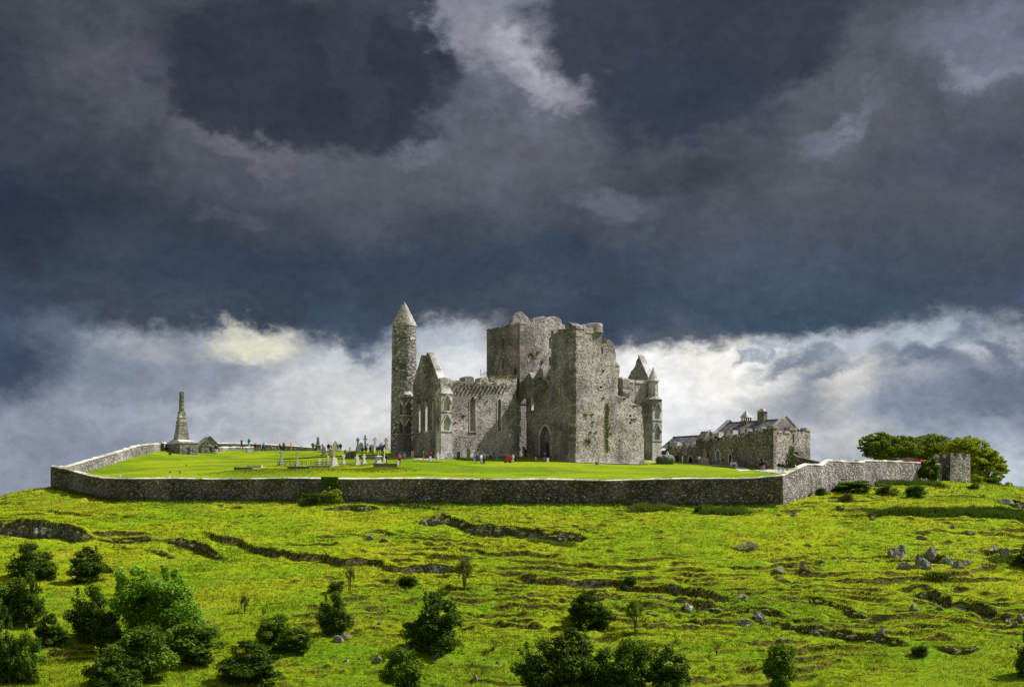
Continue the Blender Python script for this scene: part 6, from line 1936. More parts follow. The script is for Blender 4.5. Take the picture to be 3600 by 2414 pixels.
SAPS = [
    (1214, 1248, 1990, 2072, 'sap_a', 'thin yellowish sapling right of the small gorse dome'),
    (1598, 1668, 1964, 2078, 'sap_a', 'slender yellow-green sapling with open crown near the middle of the hill'),
    (2196, 2268, 2110, 2222, 'sap_b', 'light green young tree right of the terrace hawthorn'),
    (843, 878, 2088, 2158, 'sap_a', 'wispy sapling on the open slope right of the bright green tree'),
    (2500, 2540, 2246, 2304, 'wisp', 'faint thin sapling on the plain slope at lower right'),
    (1610, 1636, 2250, 2292, 'wisp', 'tiny sapling just right of the large central hawthorn'),
    (1722, 1752, 2246, 2288, 'wisp', 'tiny sapling beside a stone, right of the central hawthorn'),
    (1408, 1446, 2222, 2268, 'wisp', 'tiny conical sapling left of the central hawthorn'),
    (1680, 1710, 2340, 2372, 'wisp', 'tiny weed-like sapling low on the slope left of the bottom thorn group'),
]
rngb = random.Random(77)
def place_bush(l, r_, t, b, key, label, cat='bush', grp='hawthorn bushes scattered on the hillside'):
    p = on_hill((l + r_) / 2, b - 2)
    k = p.y / F
    w = (r_ - l) * k; h = (b - t) * k * 1.03
    me, ms = BUSH[key]
    root = thing('sapling' if cat == 'sapling' else 'bush', label, cat, (p.x, p.y, p.z - 0.08), rngb.uniform(0, 6.28), grp)
    root.scale = (w / 2.0 * 0.98, w / 2.0 * 0.98, h / 2.0 * 1.0)
    for nm, m_ in (('foliage', me), ('stems', ms)):
        o = bpy.data.objects.new(nm, m_); COL.objects.link(o); o.parent = root
    return root
for q in BUSHES:
    place_bush(*q)
for q in SAPS:
    place_bush(*q, cat='sapling', grp='thin saplings on the hillside')

# the big bright sycamore at lower left
p = on_hill(556, 2262)
k = p.y / F
root = thing('sycamore_tree', 'big bright green leafy tree, the largest on the lower left slope', 'tree', (p.x, p.y, p.z - 0.1))
w = 330 * k; h = 262 * k
bl = clumps(w, h, w * 0.9, 95, 401, 0.06, 0.22, 0.22)
bl = [((c_[0] + (-0.10 * w if c_[2] > h * 0.5 else 0.02 * w), c_[1], c_[2]), r_) for c_, r_ in bl]
leaf_cloud('crown', bl, 34000, 0.14, LEAF['bright'], 402, root, inner=0.5, up=0.9, tint_c=0.55)
stems('trunk', root, w, h, 8, 5, 0.17)

# small tree against the right wall and creeper bush at the front wall
def clumped(name, label, cat, l, r_, t, b, kind, n, leaf, seed, nc=40, rad=0.3, z0=0.05, group=None, depth=0.8, pt=None, irr=0.25, inner=0.45, lift=0.0):
    p = pt or on_hill((l + r_) / 2, b - 2)
    k = p.y / F
    root = thing(name, label, cat, (p.x, p.y, p.z - 0.1), 0, group)
    w = (r_ - l) * k; h = (b - t) * k
    bl = clumps(w, h, w * depth, nc, seed, z0, irr, rad)
    leaf_cloud('crown' if cat == 'tree' else 'foliage', bl, n, leaf, LEAF[kind], seed + 1, root, inner=inner)
    stems('trunk' if cat == 'tree' else 'stems', root, w, h, 7, seed, 0.08 if cat != 'tree' else 0.25)
    return root
clumped('small_tree', 'bushy conical green tree against the right wall left of the small tower', 'tree', 3226, 3306, 1606, 1692, 'mid', 11000, 0.12, 411, 40, pt=Vector((1466 / F * 222.5, 222.5, hz(1466 / F * 222.5, 222.5))))
clumped('bramble_bush', 'low sprawling yellow-green bramble against the front wall below the ivy', 'bush', 1040, 1140, 1722, 1766, 'mid', 3600, 0.10, 421, 26, 0.26, depth=0.4, irr=0.5, pt=Vector(((1092 - 1800) / F * 195.9, 195.9, hz((1092 - 1800) / F * 195.9, 195.9))))
clumped('bramble_bush', 'taller yellow-green bramble under the ivy patch on the front wall', 'bush', 1118, 1214, 1702, 1764, 'yellow', 3200, 0.10, 423, 26, 0.24, depth=0.4, irr=0.55, pt=Vector(((1168 - 1800) / F * 195.9, 195.9, hz((1168 - 1800) / F * 195.9, 195.9))))
clumped('rank_clump', 'round clump of dark weeds at the left end of the nettles near the wall corner', 'weeds', 2440, 2478, 1774, 1806, 'mid', 900, 0.12, 425, 12, 0.4)

# ivy hanging over the front wall
iv = thing('ivy', 'bright green ivy patch hanging down the front enclosure wall', 'ivy', tuple(P(1158, 1714, 197.4)))
rg = np.random.default_rng(9)
n = 2600
xx = rg.uniform(1130, 1188, n); yy = rg.uniform(1676, 1716, n)
m_ = (yy < 1716 - 10 * np.abs((xx - 1160) / 28) ** 2 - 4 * vnoise(xx * 0.2, yy * 0, 3)) & (np.abs(xx - 1159) < 27 + 3 * vnoise(yy * 0.2, xx * 0, 8))
xx, yy = xx[m_], yy[m_]; n = len(xx)
Yv = 197.9 - 0.15 - rg.uniform(0, 0.22, n)
pp = np.stack([(xx - 1800) / F * Yv, Yv, (HOR - yy) / F * Yv], -1)
nrm = np.array([0, -1, 0.35]) + rg.normal(0, 0.5, (n, 3)); nrm /= np.linalg.norm(nrm, axis=1)[:, None]
a = np.cross(nrm, rg.normal(0, 1, (n, 3))); a /= np.linalg.norm(a, axis=1)[:, None]; b = np.cross(nrm, a)
V = np.stack([pp - a * 0.10, pp + b * 0.08, pp + a * 0.10, pp - b * 0.08], 1).reshape(-1, 3)
mesh_obj('ivy_leaves', from_np('ivy_leaves', V, np.arange(4 * n).reshape(-1, 4), False, np.repeat(rg.uniform(0.2, 0.9, n), 4)), LEAF['ivy'], iv, world=True)
MB().tube([tuple(P(1160, 1764, 197.0)), tuple(P(1156, 1735, 197.3)), tuple(P(1160, 1700, 197.4))], [0.05, 0.04, 0.02], 5).obj('ivy_stem', M['bark'], iv, world=True)

# ------------------------------------------------------------------ trees behind the small tower
def big_tree(label, l, r_, t, b, Yd, kind, n, leaf, seed, nc, foot, shape=1.0, group='trees behind the small battlemented tower'):
    k = Yd / F
    X = ((l + r_) / 2 - 1800) * k
    zf = (HOR - foot) * k
    root = thing('broadleaf_tree', label, 'tree', (X, Yd, zf), 0, group)
    w = (r_ - l) * k; z1 = (foot - t) * k; z0_ = (foot - b) * k
    rgx = random.Random(seed)
    bl = []
    for i in range(nc):
        while True:
            x, y, z = rgx.uniform(-1, 1), rgx.uniform(-1, 1), rgx.uniform(-0.9, 1)
            if 0.35 < x * x + y * y + z * z < 1: break
        rr = rgx.uniform(0.10, 0.21) * w / 2
        zc = z0_ + (z1 - z0_) * (0.5 + 0.46 * z)
        bl.append(((x * (w / 2 - rr * 0.7), y * (w / 2 - rr) * 0.8, zc), (rr * 1.25, rr * 1.25, rr * 0.62)))
    for i in range(nc // 3):                 # sprays that break the outline
        a = rgx.uniform(-0.3, math.pi + 0.3); k2 = rgx.uniform(0.93, 1.07); rr = rgx.uniform(0.04, 0.09) * w / 2
        bl.append((((w / 2) * k2 * math.cos(a), rgx.uniform(-0.3, 0.3) * w / 2, z0_ + (z1 - z0_) * (0.5 + 0.5 * k2 * math.sin(a))), (rr * 1.5, rr * 1.5, rr * 0.8)))
    leaf_cloud('crown', bl, n, leaf, LEAF[kind], seed + 1, root, inner=0.25, up=0.6, tint_c=0.5)
    mb = MB()
    h_ = z0_ + (z1 - z0_) * 0.35
    mb.tube([(0, 0, -0.6), (0.1, 0, h_ * 0.5), (0, 0.1, h_), (0.2, 0, z1 * 0.8)], [0.42, 0.34, 0.26, 0.05], 8)
    for i in range(9):
        c_ = rgx.choice(bl)[0]
        s = (0, 0, h_ * rgx.uniform(0.45, 0.95))
        mb.tube([s, ((s[0] + c_[0]) / 2, (s[1] + c_[1]) / 2, (s[2] + c_[2]) / 2 + 0.4), c_], [0.16, 0.10, 0.03], 5)
    mb.obj('trunk', M['bark'], root, smooth=True)
    return root
big_tree('dark green spreading tree, leftmost behind the right wall', 3024, 3160, 1524, 1618, 272, 'beech', 22000, 0.16, 501, 125, 1640)
big_tree('dark beech between the leftmost tree and the small tower', 3090, 3250, 1536, 1620, 276, 'beech', 22000, 0.16, 511, 125, 1640)
big_tree('tall dark beech rising directly behind the small tower', 3185, 3362, 1530, 1640, 278, 'beech', 27000, 0.16, 521, 150, 1650)
big_tree('broad yellow-green lime tree right of the small tower', 3310, 3490, 1540, 1700, 262, 'yellow', 36000, 0.16, 531, 200, 1716)
big_tree('yellow-green tree at the right end of the group, drooping towards the slope', 3400, 3535, 1580, 1718, 259, 'yellow', 24000, 0.155, 541, 130, 1730)
clumped('shrub', 'small pale green shrub on the skyline right of the trees', 'shrub', 3508, 3572, 1684, 1738, 'yellow', 3000, 0.16, 551, 24, pt=P(3540, 1745, 250), group=None)
clumped('shrub', 'low dark shrub on the skyline nearest the right edge', 'shrub', 3560, 3600, 1716, 1742, 'mid', 1200, 0.14, 553, 14, pt=P(3580, 1748, 246), group=None)

clumped('shrub', 'yellow-green undergrowth at the foot of the lime trees beside the small tower', 'shrub', 3405, 3470, 1672, 1730, 'yellow', 4200, 0.14, 561, 30, pt=P(3438, 1724, 247), group=None)
clumped('shrub', 'shady green undergrowth at the right foot of the lime trees', 'shrub', 3455, 3520, 1680, 1736, 'mid', 4200, 0.14, 563, 30, pt=P(3490, 1732, 247), group=None)
# ------------------------------------------------------------------ plants rooted in the ruined walls
def wall_plants(name, label, parent, spots, seed, kind='moss'):
    """spots: (O, d, outward, px, py, radius px, n)"""
    rg = np.random.default_rng(seed)
    Vs = []; Ts = []
    for (O, d, out, px, py, rx, ry, n) in spots:
        g = rg.normal(0, 0.5, (n, 2))
        for gx, gy_ in g:
            s, z = px_to_sz(O, d, px + gx * rx, py + gy_ * ry)
            off = abs(rg.normal(0, 0.10)) + 0.02
            c_ = np.array([O.x + d.x * s + out.x * off, O.y + d.y * s + out.y * off, z])
            nr = np.array([out.x, out.y, 0.5]) + rg.normal(0, 0.6, 3); nr /= np.linalg.norm(nr)
            a = np.cross(nr, rg.normal(0, 1, 3)); a /= np.linalg.norm(a); b = np.cross(nr, a)
            s_ = rg.uniform(0.05, 0.11)
            Vs += [c_ - a * s_, c_ + b * s_, c_ + a * s_, c_ - b * s_]
            Ts += [float(np.clip(rg.normal(0.5, 0.22), 0, 1))] * 4
    me = from_np(name, np.array(Vs), np.arange(len(Vs)).reshape(-1, 4), False, Ts)
    return mesh_obj(name, me, LEAF[kind], parent, world=True, kind='stuff')
sp = [(A0, UW, NW, 2134 + 2 * math.sin(i), 1425 + i * 11, 7, 9, 60) for i in range(15)]
sp += [(A0, UW, NW, x, y, 5, 4, 40) for x, y in ((2055, 1455), (2060, 1460), (2082, 1455), (2085, 1482), (2076, 1518), (2062, 1546), (2070, 1545), (2147, 1522), (2120, 1398), (2122, 1302), (2094, 1518), (2231, 1472), (2222, 1474), (2072, 1552))]
sp += [(A0, UW, NW, x, y, 12, 3, 60) for x, y in ((2124, 1197), (2192, 1400), (2230, 1426))]
wall_plants('wall_plants', '', TOW, sp, 31)
sp = [(T0, UW, NW, 1580 + i * 9, 1352 + 6 * math.sin(i * 1.7), 6, 5, 14) for i in range(25)]
sp += [(T0, UW, NW, x, y, 4, 4, 26) for x, y in ((1592, 1430), (1632, 1460), (1627, 1458), (1600, 1485), (1690, 1392), (1712, 1408), (1668, 1405))]
sp += [(T0, UW, NW, 1725 + i * 10, 1322, 7, 2, 26) for i in range(10)]
sp += [(K0, UW, NW, x, y, 6, 7, 50) for x, y in ((1868, 1243), (1875, 1252), (1892, 1238), (1905, 1270), (1846, 1264), (1905, 1295), (1915, 1310))]
sp += [(ON, DN, NN, x, y, 8, 8, 46) for x, y in ((1900, 1330), (1915, 1345), (1925, 1360), (1885, 1352), (1930, 1330), (1912, 1375))]
sp += [(K0, DN, NN, x, y, 5, 2, 20) for x, y in ((1768, 1228), (1800, 1320), (1772, 1234), (1760, 1326))]
wall_plants('wall_plants', '', CATH, sp, 33)
# straw-coloured grass along wall heads
sp = [(T0, UW, -NW, 1742 + i * 7, 1319, 5, 1.2, 14) for i in range(11)]
wall_plants('wall_head_grass', '', CATH, sp, 35, 'olive')
wall_plants('creeper', '', HALL, [(HB, UW, NW, x, y, 9, 14, 170) for x, y in ((2785, 1580), (2776, 1605), (2790, 1610), (2770, 1628), (2800, 1625), (2780, 1640), (2765, 1645))], 37, 'mid')
sp = [(C0, d2_, -u2, 3300, 1630, 10, 14, 80), (C0, u2, -d2_, 3370, 1690, 14, 12, 60)]
wall_plants('wall_plants', '', BT, sp, 39)

# moss and small plants on the front wall and along its head
rgw = np.random.default_rng(61)
wl = [P(*q) for q in WALL_F]
sp = []
for i in range(70):
    j = int(rgw.choice(len(wl) - 1, p=np.array([(b - a).length for a, b in zip(wl[:-1], wl[1:])]) / sum((b - a).length for a, b in zip(wl[:-1], wl[1:]))))
    a, b = wl[j], wl[j + 1]
    d = Vector((b.x - a.x, b.y - a.y, 0)).normalized(); nr = Vector((d.y, -d.x, 0))
    t = rgw.uniform(0, 1); q = a.lerp(b, t)
    px_c = 1800 + q.x / q.y * F; py_t = HOR - q.z / q.y * F
    low = rgw.uniform(0, 1)
    py_c = py_t + (4 if low < 0.35 else rgw.uniform(12, 75))
    sp.append((a + nr * 0.47, d, nr, px_c, py_c, rgw.uniform(5, 22), rgw.uniform(2, 7) if low < 0.35 else rgw.uniform(4, 10), int(rgw.uniform(25, 80))))
wall_plants('wall_plants', '', FRONT_WALL, sp, 63)
# longer unmown grass round the graves
X = []; Y = []
for p_, r_, h_ in _mw:
    X.append(p_.x + rgw.normal(0, r_ * 1.3, 900)); Y.append(p_.y + rgw.normal(0, r_ * 0.7, 900))
for px_g, py_g in ((1174, 1641), (1208, 1633), (1255, 1637), (1280, 1633), (1329, 1632), (989, 1638), (1045, 1642), (1354, 1645), (855, 1654), (1235, 1609), (1138, 1601), (1513, 1624), (1600, 1612), (1700, 1609), (1258, 1592), (1306, 1594), (1150, 1588)):
    p_ = on_lawn(px_g, py_g)
    X.append(p_.x + rgw.normal(0, 1.1, 220)); Y.append(p_.y + rgw.normal(-0.1, 0.5, 220))
X = np.concatenate(X); Y = np.concatenate(Y)
mlg = Y > wall_near(X) + 1.0
X, Y = X[mlg], Y[mlg]
lg = blades('long_grass', X, Y, LW(X, Y), rgw.uniform(0.08, 0.24, len(X)), np.full(len(X), 0.09), np.clip(rgw.normal(0.6, 0.2, len(X)), 0, 1), M['grass_blades'], per=3, lean=0.4, seed=91)
tag(lg, 'longer unmown grass tufts growing round the graves on the lawn', 'grass')
# ------------------------------------------------------------------ gravestones
def ray_local(p, rz):
    return Matrix.Translation(p) @ Matrix.Rotation(rz, 4, 'Z')

def cross_poly_parts(mb, Mx, w, z0, z1, th, ring=True, arm=0.5, sw=0.24):
    """latin or ringed cross: shaft z0..z1, arms of half width arm*w"""
    s = w * sw
    H_ = z1 - z0
    ac = z1 - w * 0.62 if ring else z1 - H_ * 0.28
    mb.box(-s, s, -th / 2, th / 2, z0, z1, Mx, top=0.72 if H_ > 2 * w else 0.9)
    mb.box(-w / 2, w / 2, -th / 2 + 0.01, th / 2 - 0.01, ac - s * 0.75, ac + s * 0.75, Mx)
    if ring:
        n = 16
        R1, R0 = w * 0.42, w * 0.29
        b = len(mb.v)
        for i in range(n):
            a = 2 * math.pi * i / n
            for (r_, y) in ((R1, -th * 0.3), (R0, -th * 0.3), (R0, th * 0.3), (R1, th * 0.3)):
                mb.v.append(tuple(Mx @ Vector((r_ * math.cos(a), y, ac + r_ * math.sin(a)))))
        for i in range(n):
            j = (i + 1) % n
            for k in range(4):
                l = (k + 1) % 4
                mb.f.append([b + i * 4 + k, b + j * 4 + k, b + j * 4 + l, b + i * 4 + l])

def grave(kind, px, foot, hpx, wpx, mat, label, rz=37, base=0.35, group=None, basemat=None, cat=None):
    p = on_lawn(px, foot)
    k = p.y / F
    h = hpx * k; w = wpx * k
    rz = R(rz)
    Mi = Matrix.Identity(4)
    m_ = M[mat]; bm_ = M[basemat] if basemat else m_
    name = {'celtic': 'celtic_cross', 'latin': 'stone_cross', 'slab': 'headstone', 'point': 'headstone', 'obelisk': 'obelisk', 'block': 'grave_block', 'kerb': 'grave_kerb', 'tomb': 'barrel_tomb', 'urn': 'pedestal_tomb'}[kind]
    c_ = cat or {'celtic': 'grave cross', 'latin': 'grave cross', 'slab': 'gravestone', 'point': 'gravestone', 'obelisk': 'obelisk', 'block': 'gravestone', 'kerb': 'grave kerb', 'tomb': 'tomb', 'urn': 'tomb'}[kind]
    root = thing(name, label, c_, (p.x, p.y, p.z), rz, group or 'gravestones on the lawn')
    ca = abs(math.cos(rz)) * 0.8 + abs(math.sin(rz)) * 0.35
    wr = w / max(ca, 0.5)
    if kind in ('celtic', 'latin'):
        hb = h * base
        st = 3 if base > 0.3 else 2
        for i in range(st):
            f0 = wr * (0.62 - 0.11 * i)
            d0 = wr * (0.50 - 0.09 * i)
            z0_ = -0.3 if i == 0 else hb * (0.18 + 0.24 * (i - 1)) if i else 0
            z1_ = hb * (0.18 + 0.24 * i) if i < st - 1 else hb
            MB().box(-f0, f0, -d0, d0, z0_, z1_, None, top=0.94 if i < st - 1 else 0.72).obj('base_step' if i < st - 1 else 'pedestal', bm_, root)
        mb = MB()
        cw = wr * 0.95 if kind == 'celtic' else wr * 0.8
        cw = max(cw, 0.42)
        cross_poly_parts(mb, Mi, cw, hb - 0.02, h, max(0.14, cw * 0.26), kind == 'celtic')
        mb.obj('cross', m_, root)
    elif kind in ('slab', 'point'):
        th = 0.16
        ww_ = wr / 2
        n = 8
        poly = [(-ww_, 0.08), (ww_, 0.08)]
        hs = h - (ww_ if kind == 'slab' else ww_ * 1.5)
        for i in range(n + 1):
            a = math.pi * i / n
            if kind == 'slab':
                poly.append((ww_ * math.cos(a), hs + ww_ * math.sin(a)))
            else:
                t = i / n
                poly.append((ww_ * (1 - 2 * t), hs + ww_ * 1.5 * (1 - abs(1 - 2 * t) ** 1.6)))
        MB().prism(poly, -th / 2, th / 2).obj('slab', m_, root)
        MB().box(-ww_ * 1.2, ww_ * 1.2, -0.2, 0.2, -0.3, 0.14).obj('plinth', bm_, root)
    elif kind == 'obelisk':
        MB().box(-wr * 0.75, wr * 0.75, -wr * 0.75, wr * 0.75, -0.3, h * 0.10).obj('base_step', bm_, root)
        MB().box(-wr * 0.5, wr * 0.5, -wr * 0.5, wr * 0.5, h * 0.10, h * 0.34).obj('pedestal', bm_, root)
        MB().box(-wr * 0.62, wr * 0.62, -wr * 0.62, wr * 0.62, h * 0.34, h * 0.38).obj('cornice', bm_, root)
        MB().box(-wr * 0.33, wr * 0.33, -wr * 0.33, wr * 0.33, h * 0.38, h * 0.97, top=0.62).obj('shaft', m_, root)
        MB().box(-wr * 0.2, wr * 0.2, -wr * 0.2, wr * 0.2, h * 0.97, h, top=0.1).obj('tip', m_, root)
    elif kind == 'urn':
        MB().box(-wr * 0.6, wr * 0.6, -wr * 0.6, wr * 0.6, -0.3, h * 0.10).obj('base_step', bm_, root)
        MB().box(-wr * 0.42, wr * 0.42, -wr * 0.42, wr * 0.42, h * 0.10, h * 0.24, top=0.9).obj('plinth', bm_, root)
        MB().box(-wr * 0.30, wr * 0.30, -wr * 0.30, wr * 0.30, h * 0.24, h * 0.60).obj('die', m_, root)
        MB().box(-wr * 0.5, wr * 0.5, -wr * 0.5, wr * 0.5, h * 0.60, h * 0.68, top=0.8).obj('cornice', m_, root)
        MB().lathe([(wr * 0.10, h * 0.68), (wr * 0.20, h * 0.74), (wr * 0.14, h * 0.84), (wr * 0.10, h * 0.92), (0.02, h)], 8).obj('finial', M['ochre_stone'], root)
    elif kind == 'block':
        MB().box(-wr / 2, wr / 2, -wr * 0.3, wr * 0.3, -0.3, h).obj('block', m_, root)
        MB().box(-wr / 2 - 0.03, wr / 2 + 0.03, -wr * 0.33, wr * 0.33, h, h + 0.05).obj('cap', m_, root)
    elif kind == 'kerb':
        d_ = 1.9
        MB().box(-wr / 2, wr / 2, 0, 0.22, -0.35, h).obj('front_kerb', m_, root)
        MB().box(-wr / 2, -wr / 2 + 0.2, 0.22, d_, -0.35, h * 0.98).obj('side_kerb', m_, root)
        MB().box(wr / 2 - 0.2, wr / 2, 0.22, d_, -0.35, h * 0.98).obj('side_kerb', m_, root)
        MB().box(-wr / 2 + 0.2, wr / 2 - 0.2, 0.22, d_, -0.35, h * 0.85).obj('cover_slab', bm_, root)
        MB().box(-wr / 2 - 0.04, wr / 2 + 0.04, -0.04, 0.26, h, h + 0.07).obj('kerb_cap', bm_, root)
    elif kind == 'tomb':
        n = 10
        poly = [(-wr / 2, -0.2), (wr / 2, -0.2)] + [(wr / 2 * math.cos(math.pi * i / n), h * 0.35 + h * 0.65 * math.sin(math.pi * i / n)) for i in range(n + 1)]
        MB().prism(poly, -0.7, 0.9).obj('vault', m_, root)
        MB().box(-wr / 2 - 0.1, wr / 2 + 0.1, -0.85, 1.0, -0.3, h * 0.18).obj('plinth', bm_, root)
    return root

G = grave
G('obelisk', 1118, 1584, 49, 12, 'dark_stone', 'grey-green obelisk on a square pedestal on the skyline')
G('celtic', 1134, 1583, 24, 8, 'dark_stone', 'small dark celtic cross just right of the obelisk', base=0.45)
G('slab', 1138, 1600, 31, 12, 'dark_stone', 'dark round-topped headstone on a plinth in front of the obelisk')
G('slab', 1161, 1598, 20, 9, 'dark_stone', 'smaller dark round-topped headstone left of the tall ochre cross')
G('latin', 1164, 1577, 23, 8, 'dark_stone', 'dark plain cross on the skyline behind the tall ochre cross', base=0.2)
G('point', 1179, 1584, 35, 12, 'grey_stone', 'tall pale arched headstone on the skyline right of the ochre cross')
G('latin', 1174, 1640, 82, 21, 'ochre_stone', 'tallest ochre cross standing on a white tapering pedestal', base=0.40, basemat='white_stone')
G('celtic', 1153, 1634, 34, 9, 'white_stone', 'small white cross left of the tall ochre cross', base=0.35)
G('slab', 1124, 1634, 22, 10, 'white_stone', 'white round-topped gravestone inside the iron railing')
G('celtic', 1208, 1632, 37, 12, 'white_stone', 'white celtic cross on a stepped base right of the tall ochre cross', base=0.42)
G('celtic', 1255, 1636, 38, 15, 'white_stone', 'white cross on a broad tapered pedestal, second white cross right of the ochre cross', base=0.62)
G('celtic', 1280, 1632, 37, 14, 'white_stone', 'white cross on three stepped blocks, third right of the ochre cross', base=0.42)
G('urn', 1329, 1630, 42, 19, 'white_stone', 'square white pedestal tomb with overhanging cornice and finial')
G('latin', 1351, 1623, 51, 10, 'white_stone', 'tall narrow white cross just right of the pedestal tomb', base=0.35)
G('kerb', 1354, 1643, 12, 66, 'dark_stone', 'long dark low tomb in front of the pedestal tomb', rz=0)
G('kerb', 1304, 1634, 3, 34, 'white_stone', 'flat white grave slab left of the long dark tomb', rz=0)
G('block', 1398, 1632, 13, 8, 'white_stone', 'tiny white stone at the right end of the long dark tomb')
G('celtic', 1258, 1590, 52, 12, 'dark_stone', 'black celtic cross on a rugged pedestal, leftmost on the skyline group', base=0.42)
G('latin', 1284, 1572, 54, 15, 'dark_stone', 'tallest dark cross standing highest on the skyline', base=0.12)
G('celtic', 1292, 1571, 26, 8, 'grey_stone', 'small cross close to the right of the tallest dark cross', base=0.25)
G('slab', 1270, 1582, 27, 13, 'dark_stone', 'dark rounded headstone between the black celtic cross and the tallest cross')
G('slab', 1306, 1592, 30, 13, 'dark_stone', 'dark rounded headstone right of the tallest dark cross')
G('celtic', 1318, 1581, 45, 13, 'blue_stone', 'pale blue-grey celtic cross on a tapering pedestal on the skyline', base=0.34)
G('slab', 1340, 1581, 28, 12, 'blue_stone', 'pale blue-grey rounded slab right of the blue-grey cross')
G('celtic', 1358, 1581, 45, 15, 'grey_stone', 'pale celtic cross on a lichened arched stone nearest the round tower', base=0.55)
G('tomb', 1235, 1608, 22, 22, 'dark_stone', 'round-backed barrel tomb with dark lichen')
G('latin', 1230, 1589, 18, 8, 'ochre_stone', 'small ochre cross behind the barrel tomb', base=0.15)
G('slab', 1214, 1597, 17, 7, 'dark_stone', 'narrow dark headstone left of the barrel tomb')
G('latin', 1309, 1605, 22, 8, 'grey_stone', 'small grey cross in the shade of the round tower', base=0.3)
G('block', 1310, 1610, 9, 30, 'grey_stone', 'low grey table tomb in the shade of the round tower', rz=10, cat='tomb')
G('celtic', 989, 1636, 54, 13, 'grey_stone', 'grey celtic cross at the left end of the railed plots', base=0.42)
G('latin', 1045, 1640, 51, 13, 'ochre_stone', 'slim ochre cross at the right end of the first railed plot', base=0.42, basemat='grey_stone')
G('kerb', 1049, 1649, 8, 62, 'dark_stone', 'long dark grave kerb below the slim ochre cross', rz=0)
G('kerb', 855, 1652, 9, 52, 'dark_stone', 'dark grave kerb furthest left on the lawn', rz=0, basemat='grey_stone')
G('kerb', 893, 1644, 7, 40, 'white_stone', 'pale broken grave kerb right of the leftmost dark kerb', rz=0)
G('block', 921, 1638, 7, 4, 'white_stone', 'small white kerb post, left of a pair')
G('block', 948, 1637, 7, 4, 'white_stone', 'small white kerb post, right of a pair')
G('kerb', 1122, 1643, 6, 64, 'grey_stone', 'grey kerb under the railed plot beside the tall ochre cross', rz=0)
G('block', 874, 1590, 13, 11, 'blue_stone', 'plain pale upright block on the open lawn near the rear wall')
G('slab', 1451, 1612, 28, 9, 'ochre_stone', 'tan round-topped headstone before the lancet gable')
G('slab', 1513, 1623, 20, 8, 'white_stone', 'short white headstone in front of the person in the red jacket')
G('point', 1540, 1614, 26, 10, 'white_stone', 'white pointed headstone at the foot of the corner turret')
G('slab', 1581, 1612, 22, 12, 'grey_stone', 'leaning pale stone against the corner turret base')
G('slab', 1612, 1611, 24, 11, 'dark_stone', 'black headstone against the nave wall near the turret')
G('slab', 1647, 1611, 36, 12, 'ochre_stone', 'tall tan slab leaning against the lit nave wall')
G('slab', 1725, 1612, 14, 11, 'dark_stone', 'round dark stone in the shadow of the nave wall')
G('celtic', 1737, 1613, 24, 9, 'dark_stone', 'dark little cross in the shadow of the nave wall', base=0.3)
G('latin', 1747, 1616, 17, 8, 'grey_stone', 'grey little cross right of the dark one by the nave wall', base=0.3)
G('slab', 1866, 1603, 17, 10, 'blue_stone', 'blue-grey headstone right of the small church doorway')
G('celtic', 1911, 1606, 36, 9, 'grey_stone', 'grey cross standing before the pointed porch door', base=0.2)
G('block', 1925, 1625, 15, 7, 'white_stone', 'pale square upright stone right of the person photographing')
G('latin', 2399, 1629, 27, 8, 'ochre_stone', 'small ochre cross before the dark doorway of the dormitory range', base=0.15)
G('celtic', 422, 1680, 14, 7, 'white_stone', 'tiny white cross just inside the front wall, leftmost', base=0.2)
G('point', 595, 1680, 13, 9, 'white_stone', 'tiny white pointed stone just inside the front wall below the monument')
G('block', 676, 1680, 6, 4, 'white_stone', 'tiny white stub just inside the front wall')

# mossy pillar by the nave wall, and the old cross on its boulder near the hall
p = on_lawn(1692, 1607); k = p.y / F
mp = thing('mossy_cross', 'ivy-covered green cross pillar behind the standing group before the nave', 'grave cross', tuple(p), 0.6)
mb = MB(); cross_poly_parts(mb, Matrix.Identity(4), 0.62, 0, 38 * k, 0.28, False, sw=0.3); mb.obj('cross', M['dark_stone'], mp)
leaf_cloud('ivy_cover', [((0, 0, 0.3 + 0.32 * i), (0.27, 0.24, 0.28)) for i in range(5)], 500, 0.06, LEAF['mid'], 601, mp, inner=0.7)
p = on_lawn(2477, 1632); k = p.y / F
pc = thing('ancient_cross', 'tall weathered cross rising from a rounded pinkish boulder before the hall', 'stone cross', tuple(p), R(37))
MB().lathe([(0.98, -0.3), (1.02, 0.35), (0.92, 0.85), (0.68, 1.15), (0.3, 1.26), (0.0, 1.28)], 14).obj('boulder_base', M['pink_stone'] if 'pink_stone' in M else M['grey_stone'], pc, smooth=True)
mb = MB(); mb.box(-0.17, 0.17, -0.14, 0.14, 1.2, 56 * k, None, 0.85); mb.box(-0.18, 0.62, -0.12, 0.12, 47 * k, 50 * k); mb.box(0.42, 0.56, -0.10, 0.10, 1.2, 47 * k); mb.obj('cross_shaft', M['ochre_stone'], pc)
